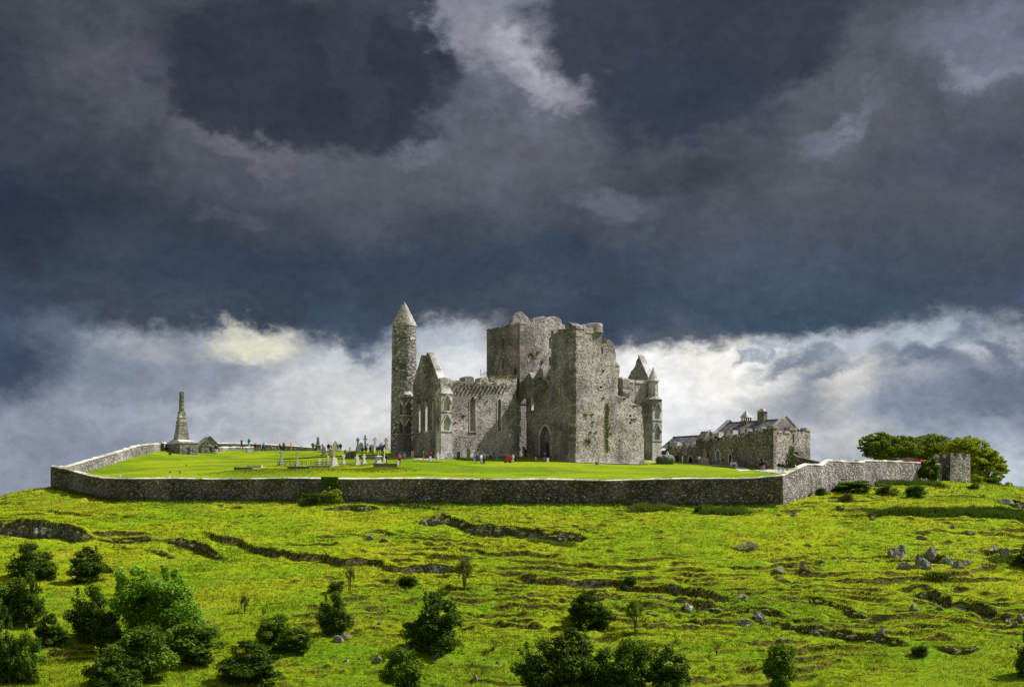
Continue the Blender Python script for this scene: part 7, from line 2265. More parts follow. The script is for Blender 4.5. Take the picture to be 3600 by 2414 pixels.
# big rough rock with a white figure on it, beside the far turret
p = on_lawn(2339, 1630); k = p.y / F
rk = thing('ivy_rock_plinth', 'large dark clipped shrub-covered stone plinth with a white figure on top', 'plinth', tuple(p), 0.3)
w = 34 * k
MB().lathe([(w * 0.78, -0.4), (w * 0.95, 0.4), (w * 0.98, 1.0), (w * 0.75, 1.5), (0.0, 1.55)], 12).obj('stone_core', M['dark_stone'], rk)
leaf_cloud('clipped_ivy', [((w * 0.55 * math.cos(a), w * 0.55 * math.sin(a), 0.62), (w * 0.5, w * 0.5, 0.72)) for a in np.linspace(0, 6.0, 9)], 3800, 0.07, LEAF['dark'], 611, rk, inner=0.75)
rr = random.Random(8)
for i in range(13):
    a = rr.uniform(0, 6.28); r_ = w * rr.uniform(0.35, 0.95)
    MB().box(-0.3, 0.3, -0.22, 0.22, 0, rr.uniform(0.25, 0.45), Matrix.Translation((r_ * math.cos(a), r_ * math.sin(a), 1.22)) @ Matrix.Rotation(rr.uniform(0, 3), 4, 'Z') @ Matrix.Rotation(rr.uniform(-0.3, 0.3), 4, 'X'), top=0.7).obj('rim_stone', M['white_stone'], rk)
fg = thing('white_statue', 'small white figure statue on top of the clipped stone plinth', 'statue', (p.x + 0.4, p.y, p.z + 1.5))
MB().lathe([(0.34, -0.05), (0.36, 0.12), (0.18, 0.3), (0.21, 0.5), (0.09, 0.62), (0.12, 0.74), (0.0, 0.84)], 10).obj('figure', M['white_stone'], fg, smooth=True)
MB().box(-0.4, 0.4, -0.3, 0.3, -0.12, 0.02).obj('slab', M['white_stone'], fg)

# iron railings round two plots
def railing(label, pxs_, foot, hpx):
    pts = [on_lawn(x, foot) for x in pxs_]
    root = thing('iron_railing', label, 'railing', tuple(pts[0]), 0, 'iron railings round graves')
    o = pts[0]
    rows = [pts, [q + Vector((0.4, 2.2, 0)) for q in pts]]
    for r_ in rows:
        for q in r_:
            q.z = lz(q.x, q.y)
            h = hpx * q.y / F
            l_ = q - o
            MB().tube([(l_.x, l_.y, l_.z - 0.2), (l_.x, l_.y, l_.z + h)], [0.045, 0.035], 6).obj('post', M['iron'], root)
            MB().lathe([(0.02, 0), (0.07, 0.06), (0.02, 0.14)], 6, Matrix.Translation((l_.x, l_.y, l_.z + h))).obj('finial', M['iron'], root)
    segs = [(a, b) for r_ in rows for a, b in zip(r_[:-1], r_[1:])] + [(rows[0][0], rows[1][0]), (rows[0][-1], rows[1][-1])]
    for a, b in segs:
        for t in (0.45, 0.88):
            h = hpx * a.y / F * t
            MB().tube([tuple(a - o + Vector((0, 0, h))), tuple(b - o + Vector((0, 0, h)))], [0.022, 0.022], 4).obj('rail', M['iron'], root)
railing('dark iron railing between the two left crosses', (975, 1003, 1032, 1061), 1637, 15)
railing('dark iron railing round the plot left of the tall ochre cross', (1092, 1113, 1134, 1155), 1637, 14)

# small fittings on the lawn
def fl(px, foot, lab, rz=0.3):
    p = on_lawn(px, foot)
    r_ = thing('floodlight', lab, 'floodlight', tuple(p), rz, 'floodlights on the lawn')
    MB().box(-0.05, 0.05, -0.05, 0.05, -0.1, 0.25).obj('stand', M['iron'], r_)
    MB().box(-0.28, 0.28, -0.16, 0.16, 0.0, 0.42, Matrix.Translation((0, 0, 0.18)) @ Matrix.Rotation(R(-25), 4, 'X'), top=0.85).obj('lamp_box', M['black_paint'], r_)
    MB().box(-0.24, 0.24, 0.165, 0.18, 0.05, 0.36, Matrix.Translation((0, 0, 0.18)) @ Matrix.Rotation(R(-25), 4, 'X')).obj('lamp_glass', M['grey_stone'], r_)
fl(2099, 1634, 'black floodlight box on the grass before the tower house')
fl(598, 1600, 'small black floodlight on the grass mound below the monument')
p = on_lawn(2581, 1641)
bn = thing('bench', 'small pale bench against the hall wall right of its doorway', 'bench', tuple(p), TH + math.pi / 2)
MB().box(-0.75, 0.75, -0.2, 0.2, 0.40, 0.45).obj('seat', M['white_paint'], bn)
MB().box(-0.75, 0.75, 0.16, 0.22, 0.5, 0.85).obj('backrest', M['white_paint'], bn)
for sx in (-0.65, 0.65):
    MB().box(sx - 0.04, sx + 0.04, -0.2, 0.22, -0.05, 0.40).obj('leg', M['white_paint'], bn)
# crows on the lawn
for i, (x, y, lab) in enumerate(((597, 1663, 'black crow on the open lawn below the monument, leftmost of three'), (633, 1666, 'black crow on the lawn, lower of the right pair'), (632, 1661, 'black crow on the lawn, upper of the right pair'), (655, 1637, 'black crow alone higher up the lawn'))):
    p = on_lawn(x, y)
    c_ = thing('crow', lab, 'bird', tuple(p), i * 1.3, 'crows on the lawn')
    MB().tube([(-0.25, 0, 0.12), (-0.08, 0, 0.17), (0.08, 0, 0.20), (0.17, 0, 0.27), (0.22, 0, 0.27), (0.29, 0, 0.25)], [0.015, 0.06, 0.075, 0.05, 0.04, 0.005], 7).obj('body', M['black_paint'], c_, smooth=True)
    MB().tube([(0.02, 0.03, 0.15), (0.02, 0.03, -0.02)], [0.012, 0.012], 4).obj('leg', M['black_paint'], c_)
    MB().tube([(0.02, -0.03, 0.15), (0.02, -0.03, -0.02)], [0.012, 0.012], 4).obj('leg', M['black_paint'], c_)

# ------------------------------------------------------------------ people
M['skin'] = simple_mat('skin', (0.45, 0.27, 0.20), 0.6, 0.05)
def cloth(name, c_):
    return simple_mat(name, c_, 0.9, 0.12, 6.0, 0.2)
CL = {n_: cloth('cloth_' + n_, c_) for n_, c_ in dict(
    black=(0.018, 0.018, 0.022), navy=(0.02, 0.03, 0.08), blue=(0.02, 0.11, 0.50), royal=(0.01, 0.16, 0.62), jeans=(0.08, 0.13, 0.27), light=(0.33, 0.42, 0.55), white=(0.75, 0.74, 0.74), grey=(0.22, 0.22, 0.23), red=(0.58, 0.02, 0.03),
    maroon=(0.18, 0.02, 0.05), orange=(0.60, 0.09, 0.02), green=(0.05, 0.24, 0.06), tan=(0.28, 0.21, 0.13), khaki=(0.22, 0.20, 0.11), pink=(0.70, 0.07, 0.32), teal=(0.02, 0.26, 0.34), yellow=(0.65, 0.42, 0.03), brown=(0.10, 0.06, 0.04),
    lilac=(0.55, 0.50, 0.72), lime=(0.35, 0.45, 0.03), sky=(0.10, 0.42, 0.70), skinlegs=(0.42, 0.25, 0.18), hair_dark=(0.02, 0.015, 0.01), hair_grey=(0.35, 0.34, 0.32), hair_fair=(0.30, 0.20, 0.10), purple=(0.13, 0.05, 0.22)).items()}

def pose(kind):
    J = dict(pelvis=(0, 0, .95), waist=(0, 0, 1.10), chest=(0, .01, 1.33), neck=(0, 0, 1.50), chin=(0, -.02, 1.58), head=(0, -.02, 1.68), top=(0, -.01, 1.76),
             shl=(.17, 0, 1.43), ell=(.23, .02, 1.15), wrl=(.23, -.07, .91), hal=(.22, -.10, .82), shr=(-.17, 0, 1.43), elr=(-.23, .02, 1.15), wrr=(-.23, -.07, .91), har=(-.22, -.10, .82),
             hil=(.10, 0, .90), knl=(.11, -.02, .50), anl=(.11, .03, .09), tol=(.13, -.13, .04), hir=(-.10, 0, .90), knr=(-.11, -.02, .50), anr=(-.11, .03, .09), tor=(-.13, -.13, .04))
    if kind == 'walk':
        J.update(knl=(.10, -.20, .52), anl=(.10, -.30, .11), tol=(.11, -.46, .10), knr=(-.10, .08, .50), anr=(-.10, .36, .16), tor=(-.11, .24, .05), ell=(.24, .14, 1.18), wrl=(.23, .12, .95), hal=(.22, .10, .87), elr=(-.24, -.08, 1.17), wrr=(-.21, -.25, 1.02), har=(-.20, -.32, .98))
    if kind == 'photo':
        J.update(ell=(.27, -.16, 1.30), wrl=(.11, -.33, 1.55), hal=(.06, -.38, 1.62), elr=(-.27, -.16, 1.30), wrr=(-.11, -.33, 1.55), har=(-.06, -.38, 1.62), knl=(.13, -.02, .50), anl=(.16, .02, .09), tol=(.19, -.13, .04))
    if kind == 'arms':
        J.update(ell=(.25, -.06, 1.18), wrl=(.10, -.22, 1.12), hal=(.02, -.25, 1.12), elr=(-.25, -.06, 1.18), wrr=(-.12, -.22, 1.14), har=(-.04, -.25, 1.14))
    if kind == 'hips':
        J.update(ell=(.36, .08, 1.22), wrl=(.20, .02, 1.04), hal=(.15, -.02, 1.02), knr=(-.14, -.06, .5), anr=(-.18, -.05, .09), tor=(-.22, -.2, .04))
    if kind == 'sit':
        J.update({k_: (v_[0], v_[1], v_[2] - .45) for k_, v_ in J.items() if k_[:2] not in ('kn', 'an', 'to') or k_ == 'top'})
        J.update(knl=(.13, -.42, .50), anl=(.13, -.36, .09), tol=(.14, -.52, .04), knr=(-.13, -.42, .50), anr=(-.13, -.36, .09), tor=(-.14, -.52, .04), wrl=(.14, -.30, .60), hal=(.12, -.38, .56), wrr=(-.14, -.30, .60), har=(-.12, -.38, .56))
    return J
BONES = [('pelvis', 'waist', 'torso'), ('waist', 'chest', 'torso'), ('chest', 'neck', 'torso'), ('neck', 'chin', 'head'), ('chin', 'head', 'head'), ('head', 'top', 'head'),
         ('chest', 'shl', 'torso'), ('shl', 'ell', 'torso'), ('ell', 'wrl', 'torso'), ('wrl', 'hal', 'hand'), ('chest', 'shr', 'torso'), ('shr', 'elr', 'torso'), ('elr', 'wrr', 'torso'), ('wrr', 'har', 'hand'),
         ('pelvis', 'hil', 'legs'), ('hil', 'knl', 'legs'), ('knl', 'anl', 'legs'), ('anl', 'tol', 'shoe'), ('pelvis', 'hir', 'legs'), ('hir', 'knr', 'legs'), ('knr', 'anr', 'legs'), ('anr', 'tor', 'shoe')]
RAD = dict(pelvis=(.15, .12), waist=(.13, .10), chest=(.16, .11), neck=(.055, .055), chin=(.07, .075), head=(.085, .10), top=(.05, .06), shl=(.065, .06), shr=(.065, .06), ell=(.046, .046), elr=(.046, .046), wrl=(.032, .032), wrr=(.032, .032),
           hal=(.035, .03), har=(.035, .03), hil=(.10, .10), hir=(.10, .10), knl=(.065, .065), knr=(.065, .065), anl=(.042, .042), anr=(.042, .042), tol=(.04, .03), tor=(.04, .03))
def build_pose(kind):
    J = pose(kind)
    names = list(J)
    me = bpy.data.meshes.new('person_body')
    me.from_pydata([J[n_] for n_ in names], [(names.index(a), names.index(b)) for a, b, _ in BONES], [])
    o = bpy.data.objects.new('tmp', me); COL.objects.link(o)
    o.modifiers.new('skin', 'SKIN')
    sv_ = me.skin_vertices[0].data
    for i, n_ in enumerate(names):
        sv_[i].radius = RAD[n_]
        sv_[i].use_root = (n_ == 'pelvis')
    sub = o.modifiers.new('sub', 'SUBSURF'); sub.levels = 1; sub.render_levels = 1
    dg = bpy.context.evaluated_depsgraph_get()
    dg.update()
    body = bpy.data.meshes.new_from_object(o.evaluated_get(dg))
    bpy.data.objects.remove(o)
    for p in body.polygons: p.use_smooth = True
    # sort faces by their nearest bone
    A = np.array([J[a] for a, b, _ in BONES]); B = np.array([J[b] for a, b, _ in BONES])
    cls = []
    for p in body.polygons:
        c_ = np.array(p.center)
        AB = B - A; t = np.clip(((c_ - A) * AB).sum(1) / (AB * AB).sum(1), 0, 1)
        d = np.linalg.norm(A + AB * t[:, None] - c_, axis=1)
        k_ = BONES[int(d.argmin())][2]
        if k_ == 'head' and (c_[1] > J['head'][1] + 0.02 or c_[2] > J['head'][2] + 0.045): k_ = 'hair'
        if k_ == 'head' and c_[2] < J['neck'][2] + 0.01: k_ = 'torso'
        cls.append(k_)
    out = {'body': body}
    for part, keys, off in (('jacket', ('torso',), 0.022), ('trousers', ('legs',), 0.012), ('shoe', ('shoe',), 0.015), ('hair', ('hair',), 0.014)):
      for side in ((-1, 1) if part == 'shoe' else (0,)):
        fs = [p for p, k_ in zip(body.polygons, cls) if k_ in keys and p.center[0] * side >= 0]
        used = sorted({i for p in fs for i in p.vertices}); mp_ = {i: j for j, i in enumerate(used)}
        m2 = bpy.data.meshes.new(part)
        m2.from_pydata([tuple(body.vertices[i].co + body.vertices[i].normal * off) for i in used], [], [[mp_[i] for i in p.vertices] for p in fs])
        for p in m2.polygons: p.use_smooth = True
        m2.materials.append(M['skin'])
        out[part + ('' if side < 1 else ' ')] = m2
    body.materials.clear(); body.materials.append(M['skin'])
    J2 = J
    return out
POSES = {k_: build_pose(k_) for k_ in ('stand', 'walk', 'photo', 'arms', 'hips', 'sit')}
nose_me = MB().lathe([(0.018, 0.0), (0.008, 0.03)], 5, Matrix.Rotation(R(90), 4, 'X')).mesh('nose')
nose_me.materials.append(M['skin'])
pack_mb = MB().box(-0.15, 0.15, 0.11, 0.27, 1.02, 1.46, None, 0.85)
pack_me = pack_mb.mesh('backpack')

def person(px, foot, hpx, po, jk, tr, hr, rz, label, pack=None, hat=None, lift=0.0, pt=None):
    p = pt or on_lawn(px, foot)
    k_ = p.y / F
    sc = hpx * k_ / (1.80 if po != 'sit' else 1.35)
    root = thing('person', label, 'person', (p.x, p.y, p.z + lift), R(rz), 'visitors walking round the ruins')
    root.scale = (sc * 1.22, sc * 1.22, sc * 1.03)
    for part, me in POSES[po].items():
        part = part.strip()
        o = bpy.data.objects.new(part, me); COL.objects.link(o); o.parent = root
        mt_ = {'jacket': CL[jk], 'trousers': CL[tr], 'shoe': CL['black'], 'hair': CL[hat or hr]}.get(part)
        if mt_ is not None:
            o.material_slots[0].link = 'OBJECT'
            o.material_slots[0].material = mt_
    if po != 'sit':
        o = bpy.data.objects.new('nose', nose_me); COL.objects.link(o); o.parent = root; o.location = (0, -0.115, 1.655)
    if pack:
        if not pack_me.materials: pack_me.materials.append(M['skin'])
        o = bpy.data.objects.new('backpack', pack_me); COL.objects.link(o); o.parent = root
        o.material_slots[0].link = 'OBJECT'; o.material_slots[0].material = CL[pack]
    return root
PEOPLE = [
    (849, 1573, 29, 'arms', 'black', 'black', 'hair_grey', 60, 'person all in black standing behind the low wall, leftmost of the walkers', dict(lift=0.5)),
    (875, 1573, 33, 'arms', 'royal', 'light', 'hair_dark', 150, 'tall person in a bright blue jacket and pale jeans behind the low wall', dict(hat='blue', lift=0.5)),
    (887, 1577, 18, 'sit', 'white', 'white', 'hair_dark', 200, 'small seated child in white beside the tall blue jacket', dict()),
    (898, 1587, 31, 'stand', 'maroon', 'jeans', 'hair_grey', 0, 'person in a maroon jacket and jeans walking towards the viewer', dict()),
    (918, 1580, 24, 'stand', 'grey', 'khaki', 'hair_fair', 90, 'half hidden person in grey behind the striding blue jacket', dict()),
    (927, 1586, 32, 'walk', 'blue', 'black', 'hair_grey', 250, 'striding person in a blue jacket and dark trousers near the rear wall', dict()),
    (986, 1583, 23, 'sit', 'black', 'black', 'hair_dark', 90, 'crouching person in black against the rear wall', dict(pack='black')),
    (998, 1583, 32, 'stand', 'grey', 'navy', 'hair_dark', 0, 'person in a pale grey top beside the crouching person in black', dict()),
    (1023, 1583, 29, 'stand', 'orange', 'skinlegs', 'hair_dark', 270, 'person in an orange-red jacket with bare legs by the rear wall', dict()),
    (1060, 1583, 19, 'stand', 'light', 'jeans', 'hair_dark', 0, 'small child in pale blue beside the rear wall', dict(pack='black')),
    (1100, 1583, 30, 'hips', 'royal', 'khaki', 'hair_grey', 180, 'person in a bright blue coat and khaki trousers left of the obelisk', dict()),
    (1113, 1584, 30, 'stand', 'white', 'black', 'hair_grey', 180, 'person in a white jacket and black trousers beside the obelisk', dict()),
    (1155, 1589, 31, 'stand', 'black', 'purple', 'hair_fair', 180, 'person in a black jacket with magenta trousers between the dark headstones', dict()),
    (1188, 1584, 27, 'stand', 'green', 'black', 'hair_dark', 30, 'person in green right of the pale arched headstone', dict()),
    (1197, 1586, 29, 'stand', 'navy', 'black', 'hair_fair', 0, 'person in a dark navy coat at the right end of the headstone group', dict()),
    (1274, 1598, 29, 'stand', 'blue', 'green', 'hair_grey', 180, 'person in blue with green trousers below the tallest dark cross', dict()),
    (1286, 1595, 27, 'stand', 'navy', 'red', 'hair_dark', 180, 'person in navy with red trousers below the tallest dark cross', dict()),
    (1302, 1594, 26, 'walk', 'maroon', 'black', 'hair_dark', 160, 'person in a dark red jacket walking before the rounded headstone', dict()),
    (1325, 1591, 24, 'stand', 'khaki', 'black', 'hair_dark', 180, 'person in dull yellow below the blue-grey cross', dict()),
    (1332, 1591, 25, 'stand', 'maroon', 'black', 'hair_dark', 180, 'person in red and black below the blue-grey slab', dict()),
    (1343, 1598, 34, 'stand', 'blue', 'navy', 'hair_dark', 0, 'person in a blue top behind the narrow white cross', dict()),
    (1350, 1592, 31, 'stand', 'black', 'black', 'hair_dark', 0, 'dark-clothed person behind the person in the blue top', dict()),
    (1359, 1629, 30, 'photo', 'navy', 'jeans', 'hair_fair', 110, 'person in a navy top taking a picture on the grass, left of the pink jacket', dict(pack='black')),
    (1404, 1630, 34, 'stand', 'pink', 'black', 'hair_dark', 180, 'person in a pink jacket and black trousers below the round tower', dict(hat='pink')),
    (1423, 1609, 28, 'stand', 'teal', 'white', 'hair_dark', 180, 'person in teal with white trousers at the foot of the round tower', dict(pack='teal')),
    (1489, 1616, 31, 'stand', 'green', 'tan', 'hair_fair', 260, 'person in a green jacket and tan trousers before the lancet gable', dict(pack='maroon')),
    (1513, 1614, 28, 'stand', 'red', 'black', 'hair_dark', 180, 'person in a red jacket before the lancet gable', dict()),
    (1667, 1630, 36, 'stand', 'blue', 'light', 'hair_dark', 90, 'person in a blue raincoat and jeans, left of the standing group of five', dict(hat='blue')),
    (1674, 1628, 33, 'arms', 'black', 'brown', 'hair_dark', 270, 'person in black facing the blue raincoat', dict()),
    (1680, 1618, 32, 'photo', 'lilac', 'jeans', 'hair_fair', 180, 'person in a lilac white top with raised arms behind the group', dict()),
    (1692, 1629, 34, 'stand', 'white', 'light', 'hair_dark', 40, 'person in a white top and pale jeans in the middle of the group', dict()),
    (1701, 1630, 36, 'stand', 'grey', 'black', 'hair_grey', 320, 'person in a grey jacket and dark trousers at the right of the group', dict()),
    (1803, 1626, 31, 'walk', 'white', 'white', 'hair_fair', 300, 'child in white with a blue hat beside the red pushchair', dict(hat='blue')),
    (1812, 1624, 31, 'stand', 'black', 'black', 'hair_dark', 270, 'person in black behind the child with the blue hat', dict()),
    (1847, 1605, 32, 'arms', 'black', 'black', 'hair_dark', 60, 'person in black standing at the small church doorway', dict()),
    (1856, 1604, 31, 'stand', 'black', 'tan', 'hair_dark', 270, 'person in a black jacket facing the one in the church doorway', dict()),
    (1883, 1624, 20, 'stand', 'orange', 'jeans', 'hair_fair', 60, 'small child in orange alone on the shaded grass', dict()),
    (1912, 1626, 35, 'photo', 'navy', 'jeans', 'hair_dark', 90, 'person in a navy top and jeans photographing before the pointed porch', dict()),
    (2459, 1632, 32, 'stand', 'white', 'khaki', 'hair_dark', 180, 'person in a white top beside the boulder of the old cross', dict()),
    (2468, 1633, 31, 'stand', 'grey', 'light', 'hair_dark', 120, 'person in a pale grey top nearest the boulder of the old cross', dict()),
    (2542, 1640, 33, 'walk', 'black', 'khaki', 'hair_fair', 60, 'person in a dark jacket walking on the path before the hall window', dict()),
    (2550, 1634, 30, 'stand', 'lime', 'black', 'hair_dark', 0, 'person in yellow-green near the hall door', dict()),
    (2557, 1634, 32, 'stand', 'sky', 'navy', 'hair_grey', 0, 'person in light blue standing by the hall door', dict()),
    (2674, 1655, 34, 'stand', 'black', 'jeans', 'hair_dark', 330, 'person in dark clothes and jeans, left of the trio on the path', dict()),
    (2685, 1655, 37, 'stand', 'black', 'skinlegs', 'hair_dark', 20, 'tall person in a black top with bare legs, middle of the trio', dict()),
    (2694, 1651, 31, 'stand', 'black', 'black', 'hair_fair', 60, 'person in black with fair hair, right of the trio', dict()),
    (2739, 1659, 34, 'hips', 'navy', 'light', 'hair_dark', 180, 'person in navy with pale jeans at the hall corner, seen from behind', dict(pack='navy')),
    (2752, 1659, 32, 'stand', 'black', 'light', 'hair_dark', 180, 'person in a black top and blue jeans right of the hall corner', dict()),
    (2768, 1657, 31, 'stand', 'black', 'jeans', 'hair_grey', 210, 'person in a dark jacket by the creeper on the hall front', dict()),
    (2797, 1656, 26, 'walk', 'white', 'grey', 'hair_dark', 250, 'person in a white top half hidden by the stepped wall coping', dict()),
    (760, 1596, 33, 'stand', 'navy', 'white', 'hair_grey', 180, 'person in a navy top and light trousers beside the little stone house', dict()),
]
for q in PEOPLE:
    person(*q[:8], q[8], **q[9])
# one walker beyond the parapet, only head and shoulders seen behind the stone house
person(755, 1568, 33, 'stand', 'grey', 'jeans', 'hair_dark', 0, 'person behind the gable of the little stone house, only the head showing', pt=Vector(((755 - 1800) / F * 283, 283, lz((755 - 1800) / F * 283, 283))))

# red pushchair
p = on_lawn(1785, 1626)
ps = thing('pushchair', 'red pushchair on the shaded grass before the nave', 'pushchair', tuple(p), 0.4)
MB().prism([(-0.35, 0.45), (0.28, 0.40), (0.42, 0.85), (0.22, 0.98), (-0.05, 0.9), (-0.28, 0.62)], -0.24, 0.24).obj('seat', CL['red'], ps)
MB().prism([(-0.12, 0.86), (0.42, 0.86), (0.38, 1.08), (0.12, 1.15), (-0.10, 1.05)], -0.26, 0.26).obj('hood', CL['red'], ps)
for sy in (-0.26, 0.26):
    MB().tube([(-0.4, sy, 0.12), (0.2, sy, 0.6), (0.62, sy, 1.05)], [0.02] * 3, 5).obj('frame_tube', M['iron'], ps)
    MB().tube([(0.38, sy, 0.12), (0.0, sy, 0.55)], [0.02] * 2, 5).obj('frame_tube', M['iron'], ps)
    for x in (-0.4, 0.38):
        MB().lathe([(0.05, -0.02), (0.13, -0.02), (0.13, 0.02), (0.05, 0.02)], 12, Matrix.Translation((x, sy, 0.12)) @ Matrix.Rotation(R(90), 4, 'X')).obj('wheel', M['black_paint'], ps)
MB().tube([(0.62, -0.26, 1.05), (0.62, 0.26, 1.05)], [0.02, 0.02], 5).obj('handle', M['iron'], ps)
# ------------------------------------------------------------------ limestone on the hillside
def rock_mesh(seed, name='rock', sx=1.0, sy=1.0, sz=1.0, sub=3, rough=0.28):
    bm = bmesh.new()
    bmesh.ops.create_icosphere(bm, subdivisions=sub, radius=1.0)
    rg = random.Random(seed)
    pl = []
    for i in range(11):
        v_ = Vector((rg.gauss(0, 1), rg.gauss(0, 1), rg.gauss(0, 0.8))).normalized()
        pl.append((v_, rg.uniform(0.55, 0.85)))
    co = np.array([v_.co[:] for v_ in bm.verts])
    nz = fbm(co[:, 0] * 2.1 + seed, co[:, 1] * 2.1 + co[:, 2] * 1.7, seed, 4, 0.6)
    for v_, n_ in zip(bm.verts, nz):
        c_ = v_.co.copy()
        for q, d in pl:
            t = c_.dot(q)
            if t > d: c_ -= q * (t - d)
        c_ *= 1 + rough * n_
        # bedding steps
        c_.z += 0.05 * math.sin(c_.z * 11 + seed)
        v_.co = Vector((c_.x * sx, c_.y * sy, c_.z * sz))
    me = bpy.data.meshes.new(name)
    bm.to_mesh(me); bm.free()
    return me
ROCKS = [rock_mesh(900 + i) for i in range(7)]
for r_ in ROCKS: r_.materials.append(M['boulder'])
BED = [rock_mesh(950 + i, rough=0.4) for i in range(7)]
for r_ in BED: r_.materials.append(M['rock'])
BOULD = [
    (3133, 1957, 32, 30, 'squat pale boulder left of the tall upright boulder, right slope'),
    (3163, 1962, 46, 52, 'tall upright pale boulder on the right slope'),
    (3182, 1999, 56, 24, 'flat-topped pale rock below the tall upright boulder'),
    (3234, 1986, 56, 44, 'large cracked boulder left of the dark rock tumble'),
    (3262, 1998, 34, 26, 'lower half of the cracked boulder pair'),
    (3270, 1962, 42, 50, 'dark split boulder with a pale crown above the cracked boulder'),
    (3330, 1984, 56, 36, 'long dark boulder in the rock tumble'),
    (3370, 1996, 52, 28, 'dark bedded rock at the low end of the rock tumble'),
    (3398, 1988, 30, 14, 'thin slab at the right of the rock tumble'),
    (3415, 1946, 30, 12, 'small pale rock above the rock tumble'),
    (3492, 1940, 62, 20, 'wide low pale rock right of the tumble'),
    (3533, 1955, 36, 38, 'upright pale rock at the right end of the boulder row'),
    (2790, 1814, 30, 20, 'single white-topped rock on the upper right slope'),
    (2955, 1788, 38, 16, 'flat pale rock in a hollow on the upper right slope'),
    (3068, 1828, 30, 16, 'small grey rock below the left end of the rush band'),
    (2625, 1934, 84, 26, 'pale layered outcrop with a white right end, alone on the slope'),
    (1302, 1894, 28, 20, 'pale blue-white rock in the small hollow below the front wall'),
    (1352, 1902, 32, 14, 'flat pale rock right of the blue-white rock'),
    (1334, 2195, 26, 16, 'white-faced stone between the two dark hawthorns'),
    (1213, 2246, 44, 28, 'big pale slab at the foot of the upright hawthorn'),
    (1188, 2252, 44, 26, 'dark rock under the upright hawthorn'),
    (1219, 2325, 18, 12, 'small bright white stone near the bottom left of centre'),
    (1326, 2322, 34, 22, 'dark grey rock in the shadow of the central hawthorn'),
    (1532, 2312, 36, 26, 'grey boulder at the lower right of the central hawthorn'),
    (1440, 2272, 40, 20, 'dark slab under the left side of the central hawthorn'),
    (1590, 2334, 18, 10, 'small pale stone right of the grey boulder'),
    (1705, 2320, 14, 8, 'tiny pale stone low on the slope'),
    (1750, 2334, 18, 14, 'small dark stone near the bottom thorn group'),
    (1674, 2392, 24, 16, 'dark stone near the bottom edge left of the thorn group'),
    (1733, 2284, 14, 10, 'small pale stone at the foot of a tiny sapling'),
    (1826, 2284, 12, 8, 'small white stone above the bottom thorn group'),
    (2417, 2146, 38, 28, 'pale tilted rock in the middle of the right terraces'),
    (2616, 2202, 70, 36, 'big rounded grey boulder below the right terraces'),
    (2667, 2178, 44, 30, 'dark rock right of the big rounded grey boulder'),
    (2614, 2110, 48, 22, 'round-topped grey rock at the end of the long brown ledge'),
    (2425, 2070, 12, 8, 'tiny white stone on the lip above the terraces'),
    (2738, 2010, 62, 18, 'long white slab on the right slope'),
    (2820, 2002, 26, 14, 'white stone, left of a pair on the right slope'),
    (2843, 2008, 22, 10, 'white stone, right of a pair on the right slope'),
    (2892, 1978, 28, 12, 'white-edged slab below a dark hollow'),
    (2933, 1964, 22, 12, 'small white slab on the open slope, left one'),
    (2982, 1964, 24, 12, 'small white slab on the open slope, right one'),
    (2799, 2050, 26, 10, 'pale stone at the end of a short dark ledge'),
    (3213, 2146, 60, 22, 'dark rock with a pale face left of the long lower ledge'),
    (3305, 2144, 26, 12, 'small pale rock under the long lower ledge'),
    (3100, 2244, 34, 28, 'pointed dark boulder on the lowest ledge'),
    (3545, 2192, 30, 20, 'grey rock pair near the right edge, left one'),
    (3572, 2196, 22, 20, 'grey rock pair near the right edge, right one'),
    (3588, 2182, 30, 26, 'pale rock at the right edge end of the ledge'),
    (3540, 1772, 76, 22, 'long pale outcrop at the top right'),
    (3590, 1784, 44, 18, 'pale rock at the right end of the top right outcrop'),
    (3350, 1856, 30, 12, 'scatter of pale stone on the upper right slope'),
    (3418, 1878, 36, 12, 'low pale stone near the upper right scatter'),
    (3240, 1896, 50, 14, 'low dark rock above the cracked boulder'),
    (3094, 1741, 18, 24, 'narrow pale stone among the scrub below the right wall'),
    (2744, 2256, 30, 10, 'low dark stone with pale tip below the terraces'),
    (2870, 2232, 30, 14, 'pale tipped stone on the lower terraces'),
    (2940, 2270, 12, 8, 'tiny white stone below the lowest ledge'),
    (3060, 2262, 46, 14, 'low rock patch above the lowest ledge bend'),
    (3560, 2272, 18, 8, 'white stone at the lower right'),
    (3578, 2282, 20, 8, 'second white stone at the lower right edge'),
    (1560, 1815, 22, 8, 'white cap stone on the main rock ledge'),
    (1890, 1860, 26, 8, 'flat white stone just above the main rock ledge'),
    (1650, 1815, 14, 5, 'tiny pale stone above the main ledge'),
    (705, 2190, 50, 26, 'dark overhanging stone right of the bright green tree'),
    (840, 2184, 8, 5, 'tiny white stone on the left slope'),
    (162, 2330, 14, 10, 'small grey stone in the shade at lower left'),
    (1165, 1758, 18, 6, 'pale flat stone below the bramble at the wall foot'),
]
rngr = random.Random(15)
for i, (x, b, w, h, lab) in enumerate(BOULD):
    p = on_hill(x, b - 1)
    k = p.y / F
    ro = bpy.data.objects.new('boulder', ROCKS[i % 7]); COL.objects.link(ro)
    ro.location = (p.x, p.y, p.z + h * k * 0.10)
    ro.rotation_euler = (rngr.uniform(-0.2, 0.2), rngr.uniform(-0.2, 0.2), rngr.uniform(0, 6.28))
    sx_ = w * k / 2 * 1.0; sz_ = h * k / 2 * 1.6
    ro.scale = (sx_, sx_ * 0.85, sz_)
    tag(ro, lab, 'rock', 'limestone boulders on the hillside')
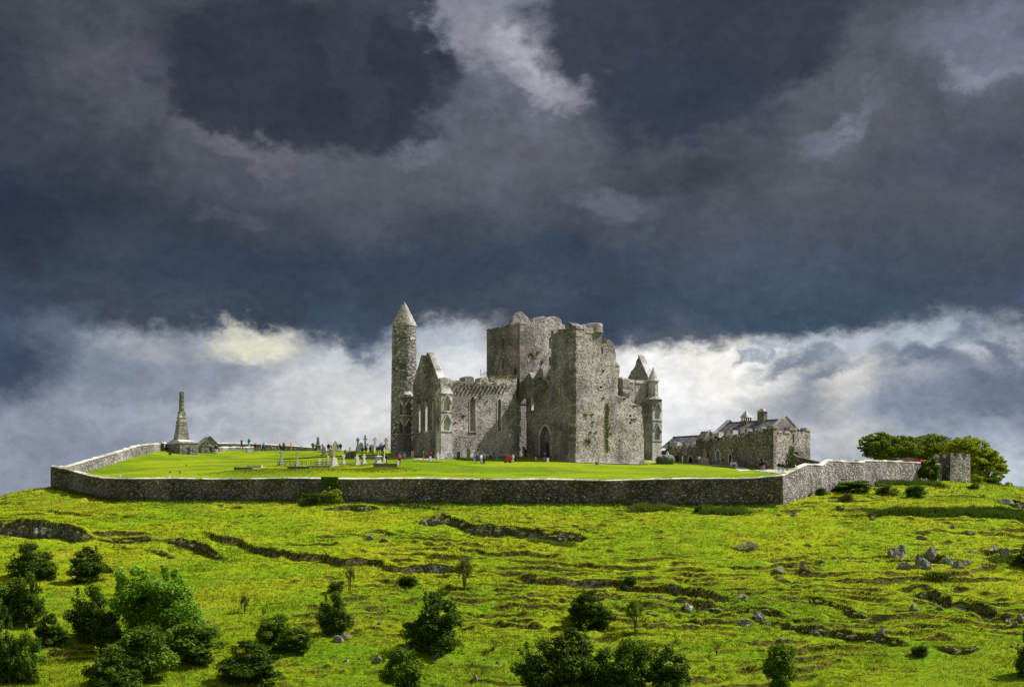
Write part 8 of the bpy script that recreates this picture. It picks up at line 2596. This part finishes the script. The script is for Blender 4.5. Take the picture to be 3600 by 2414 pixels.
# bedrock that shows along the ledges
names = {0: 'long grey rock cliff along the left edge of the hill', 2: 'low dark rock step right of the left cliff', 3: 'slanting rock step left of the long brown ledge', 5: 'short curved rock step below the left cliff',
         9: 'broken rock step at the right end of the long brown ledge', 10: 'rock band across the right terraces', 11: 'lowest rock band running to the lower right', 13: 'thin rock step behind the terrace hawthorn', 15: 'slanting rock step right of the light green young tree',
         16: 'small rock step beside the light green young tree', 17: 'thin dark rock step slanting down on the right slope', 18: 'upper dark rock ledge at the right', 19: 'lower dark rock ledge reaching the right edge', 21: 'rock step at lower right beside the small dark bush',
         22: 'upper left rock outcrop below the front wall', 23: 'broken rocks right of the upper left outcrop', 24: 'main pale rock ledge in the middle of the hill', 26: 'short rock step below the long white slab', 28: 'dark bedrock under the boulder tumble', 31: 'rock step under the top right outcrop'}
for i, (xs, ys, hm, kind, pts) in enumerate(ledge_world):
    if kind is None: continue
    rg = random.Random(700 + i)
    root = thing('rock_outcrop', names.get(i, 'dark rock step on the hillside'), 'rock outcrop', (xs[0], ys[0], hz(xs[0], ys[0])), 0, 'rock ledges on the hillside')
    x = xs[0] + 0.4
    while x < xs[-1] - 0.2:
        main = kind in ('main_ledge', 'left_cliff')
        sz = (0.75 if main else 0.6) * hm * rg.uniform(0.5, 1.0)
        w = rg.uniform(0.7, 1.9) * (1.2 if main else 0.8)
        if main or rg.random() < 0.72:
            yl = float(np.interp(x, xs, ys) + (fbm(np.array([x * 0.30]), np.array([float(np.interp(x, xs, ys)) * 0.02]), 31, 2, 0.5) * 0.8)[0] + (fbm(np.array([x * 0.12]), np.array([float(i)]), 40 + i, 2) * 0.8)[0])
            y = yl - 0.15
            z = 0.5 * (hz(x, yl + 0.6) + hz(x, yl - 0.8))
            o = bpy.data.objects.new('rock', BED[rg.randrange(7)]); COL.objects.link(o); o.parent = root
            o.location = Vector((x, y + 0.12, z - sz * 0.22)) - root.location
            o.rotation_euler = (rg.uniform(-0.15, 0.15), rg.uniform(-0.15, 0.15), rg.uniform(-0.5, 0.5) + (math.pi if rg.random() < 0.5 else 0))
            o.scale = (w * 0.66, 0.40, sz * 0.72)
        x += w * rg.uniform(0.7, 1.2)
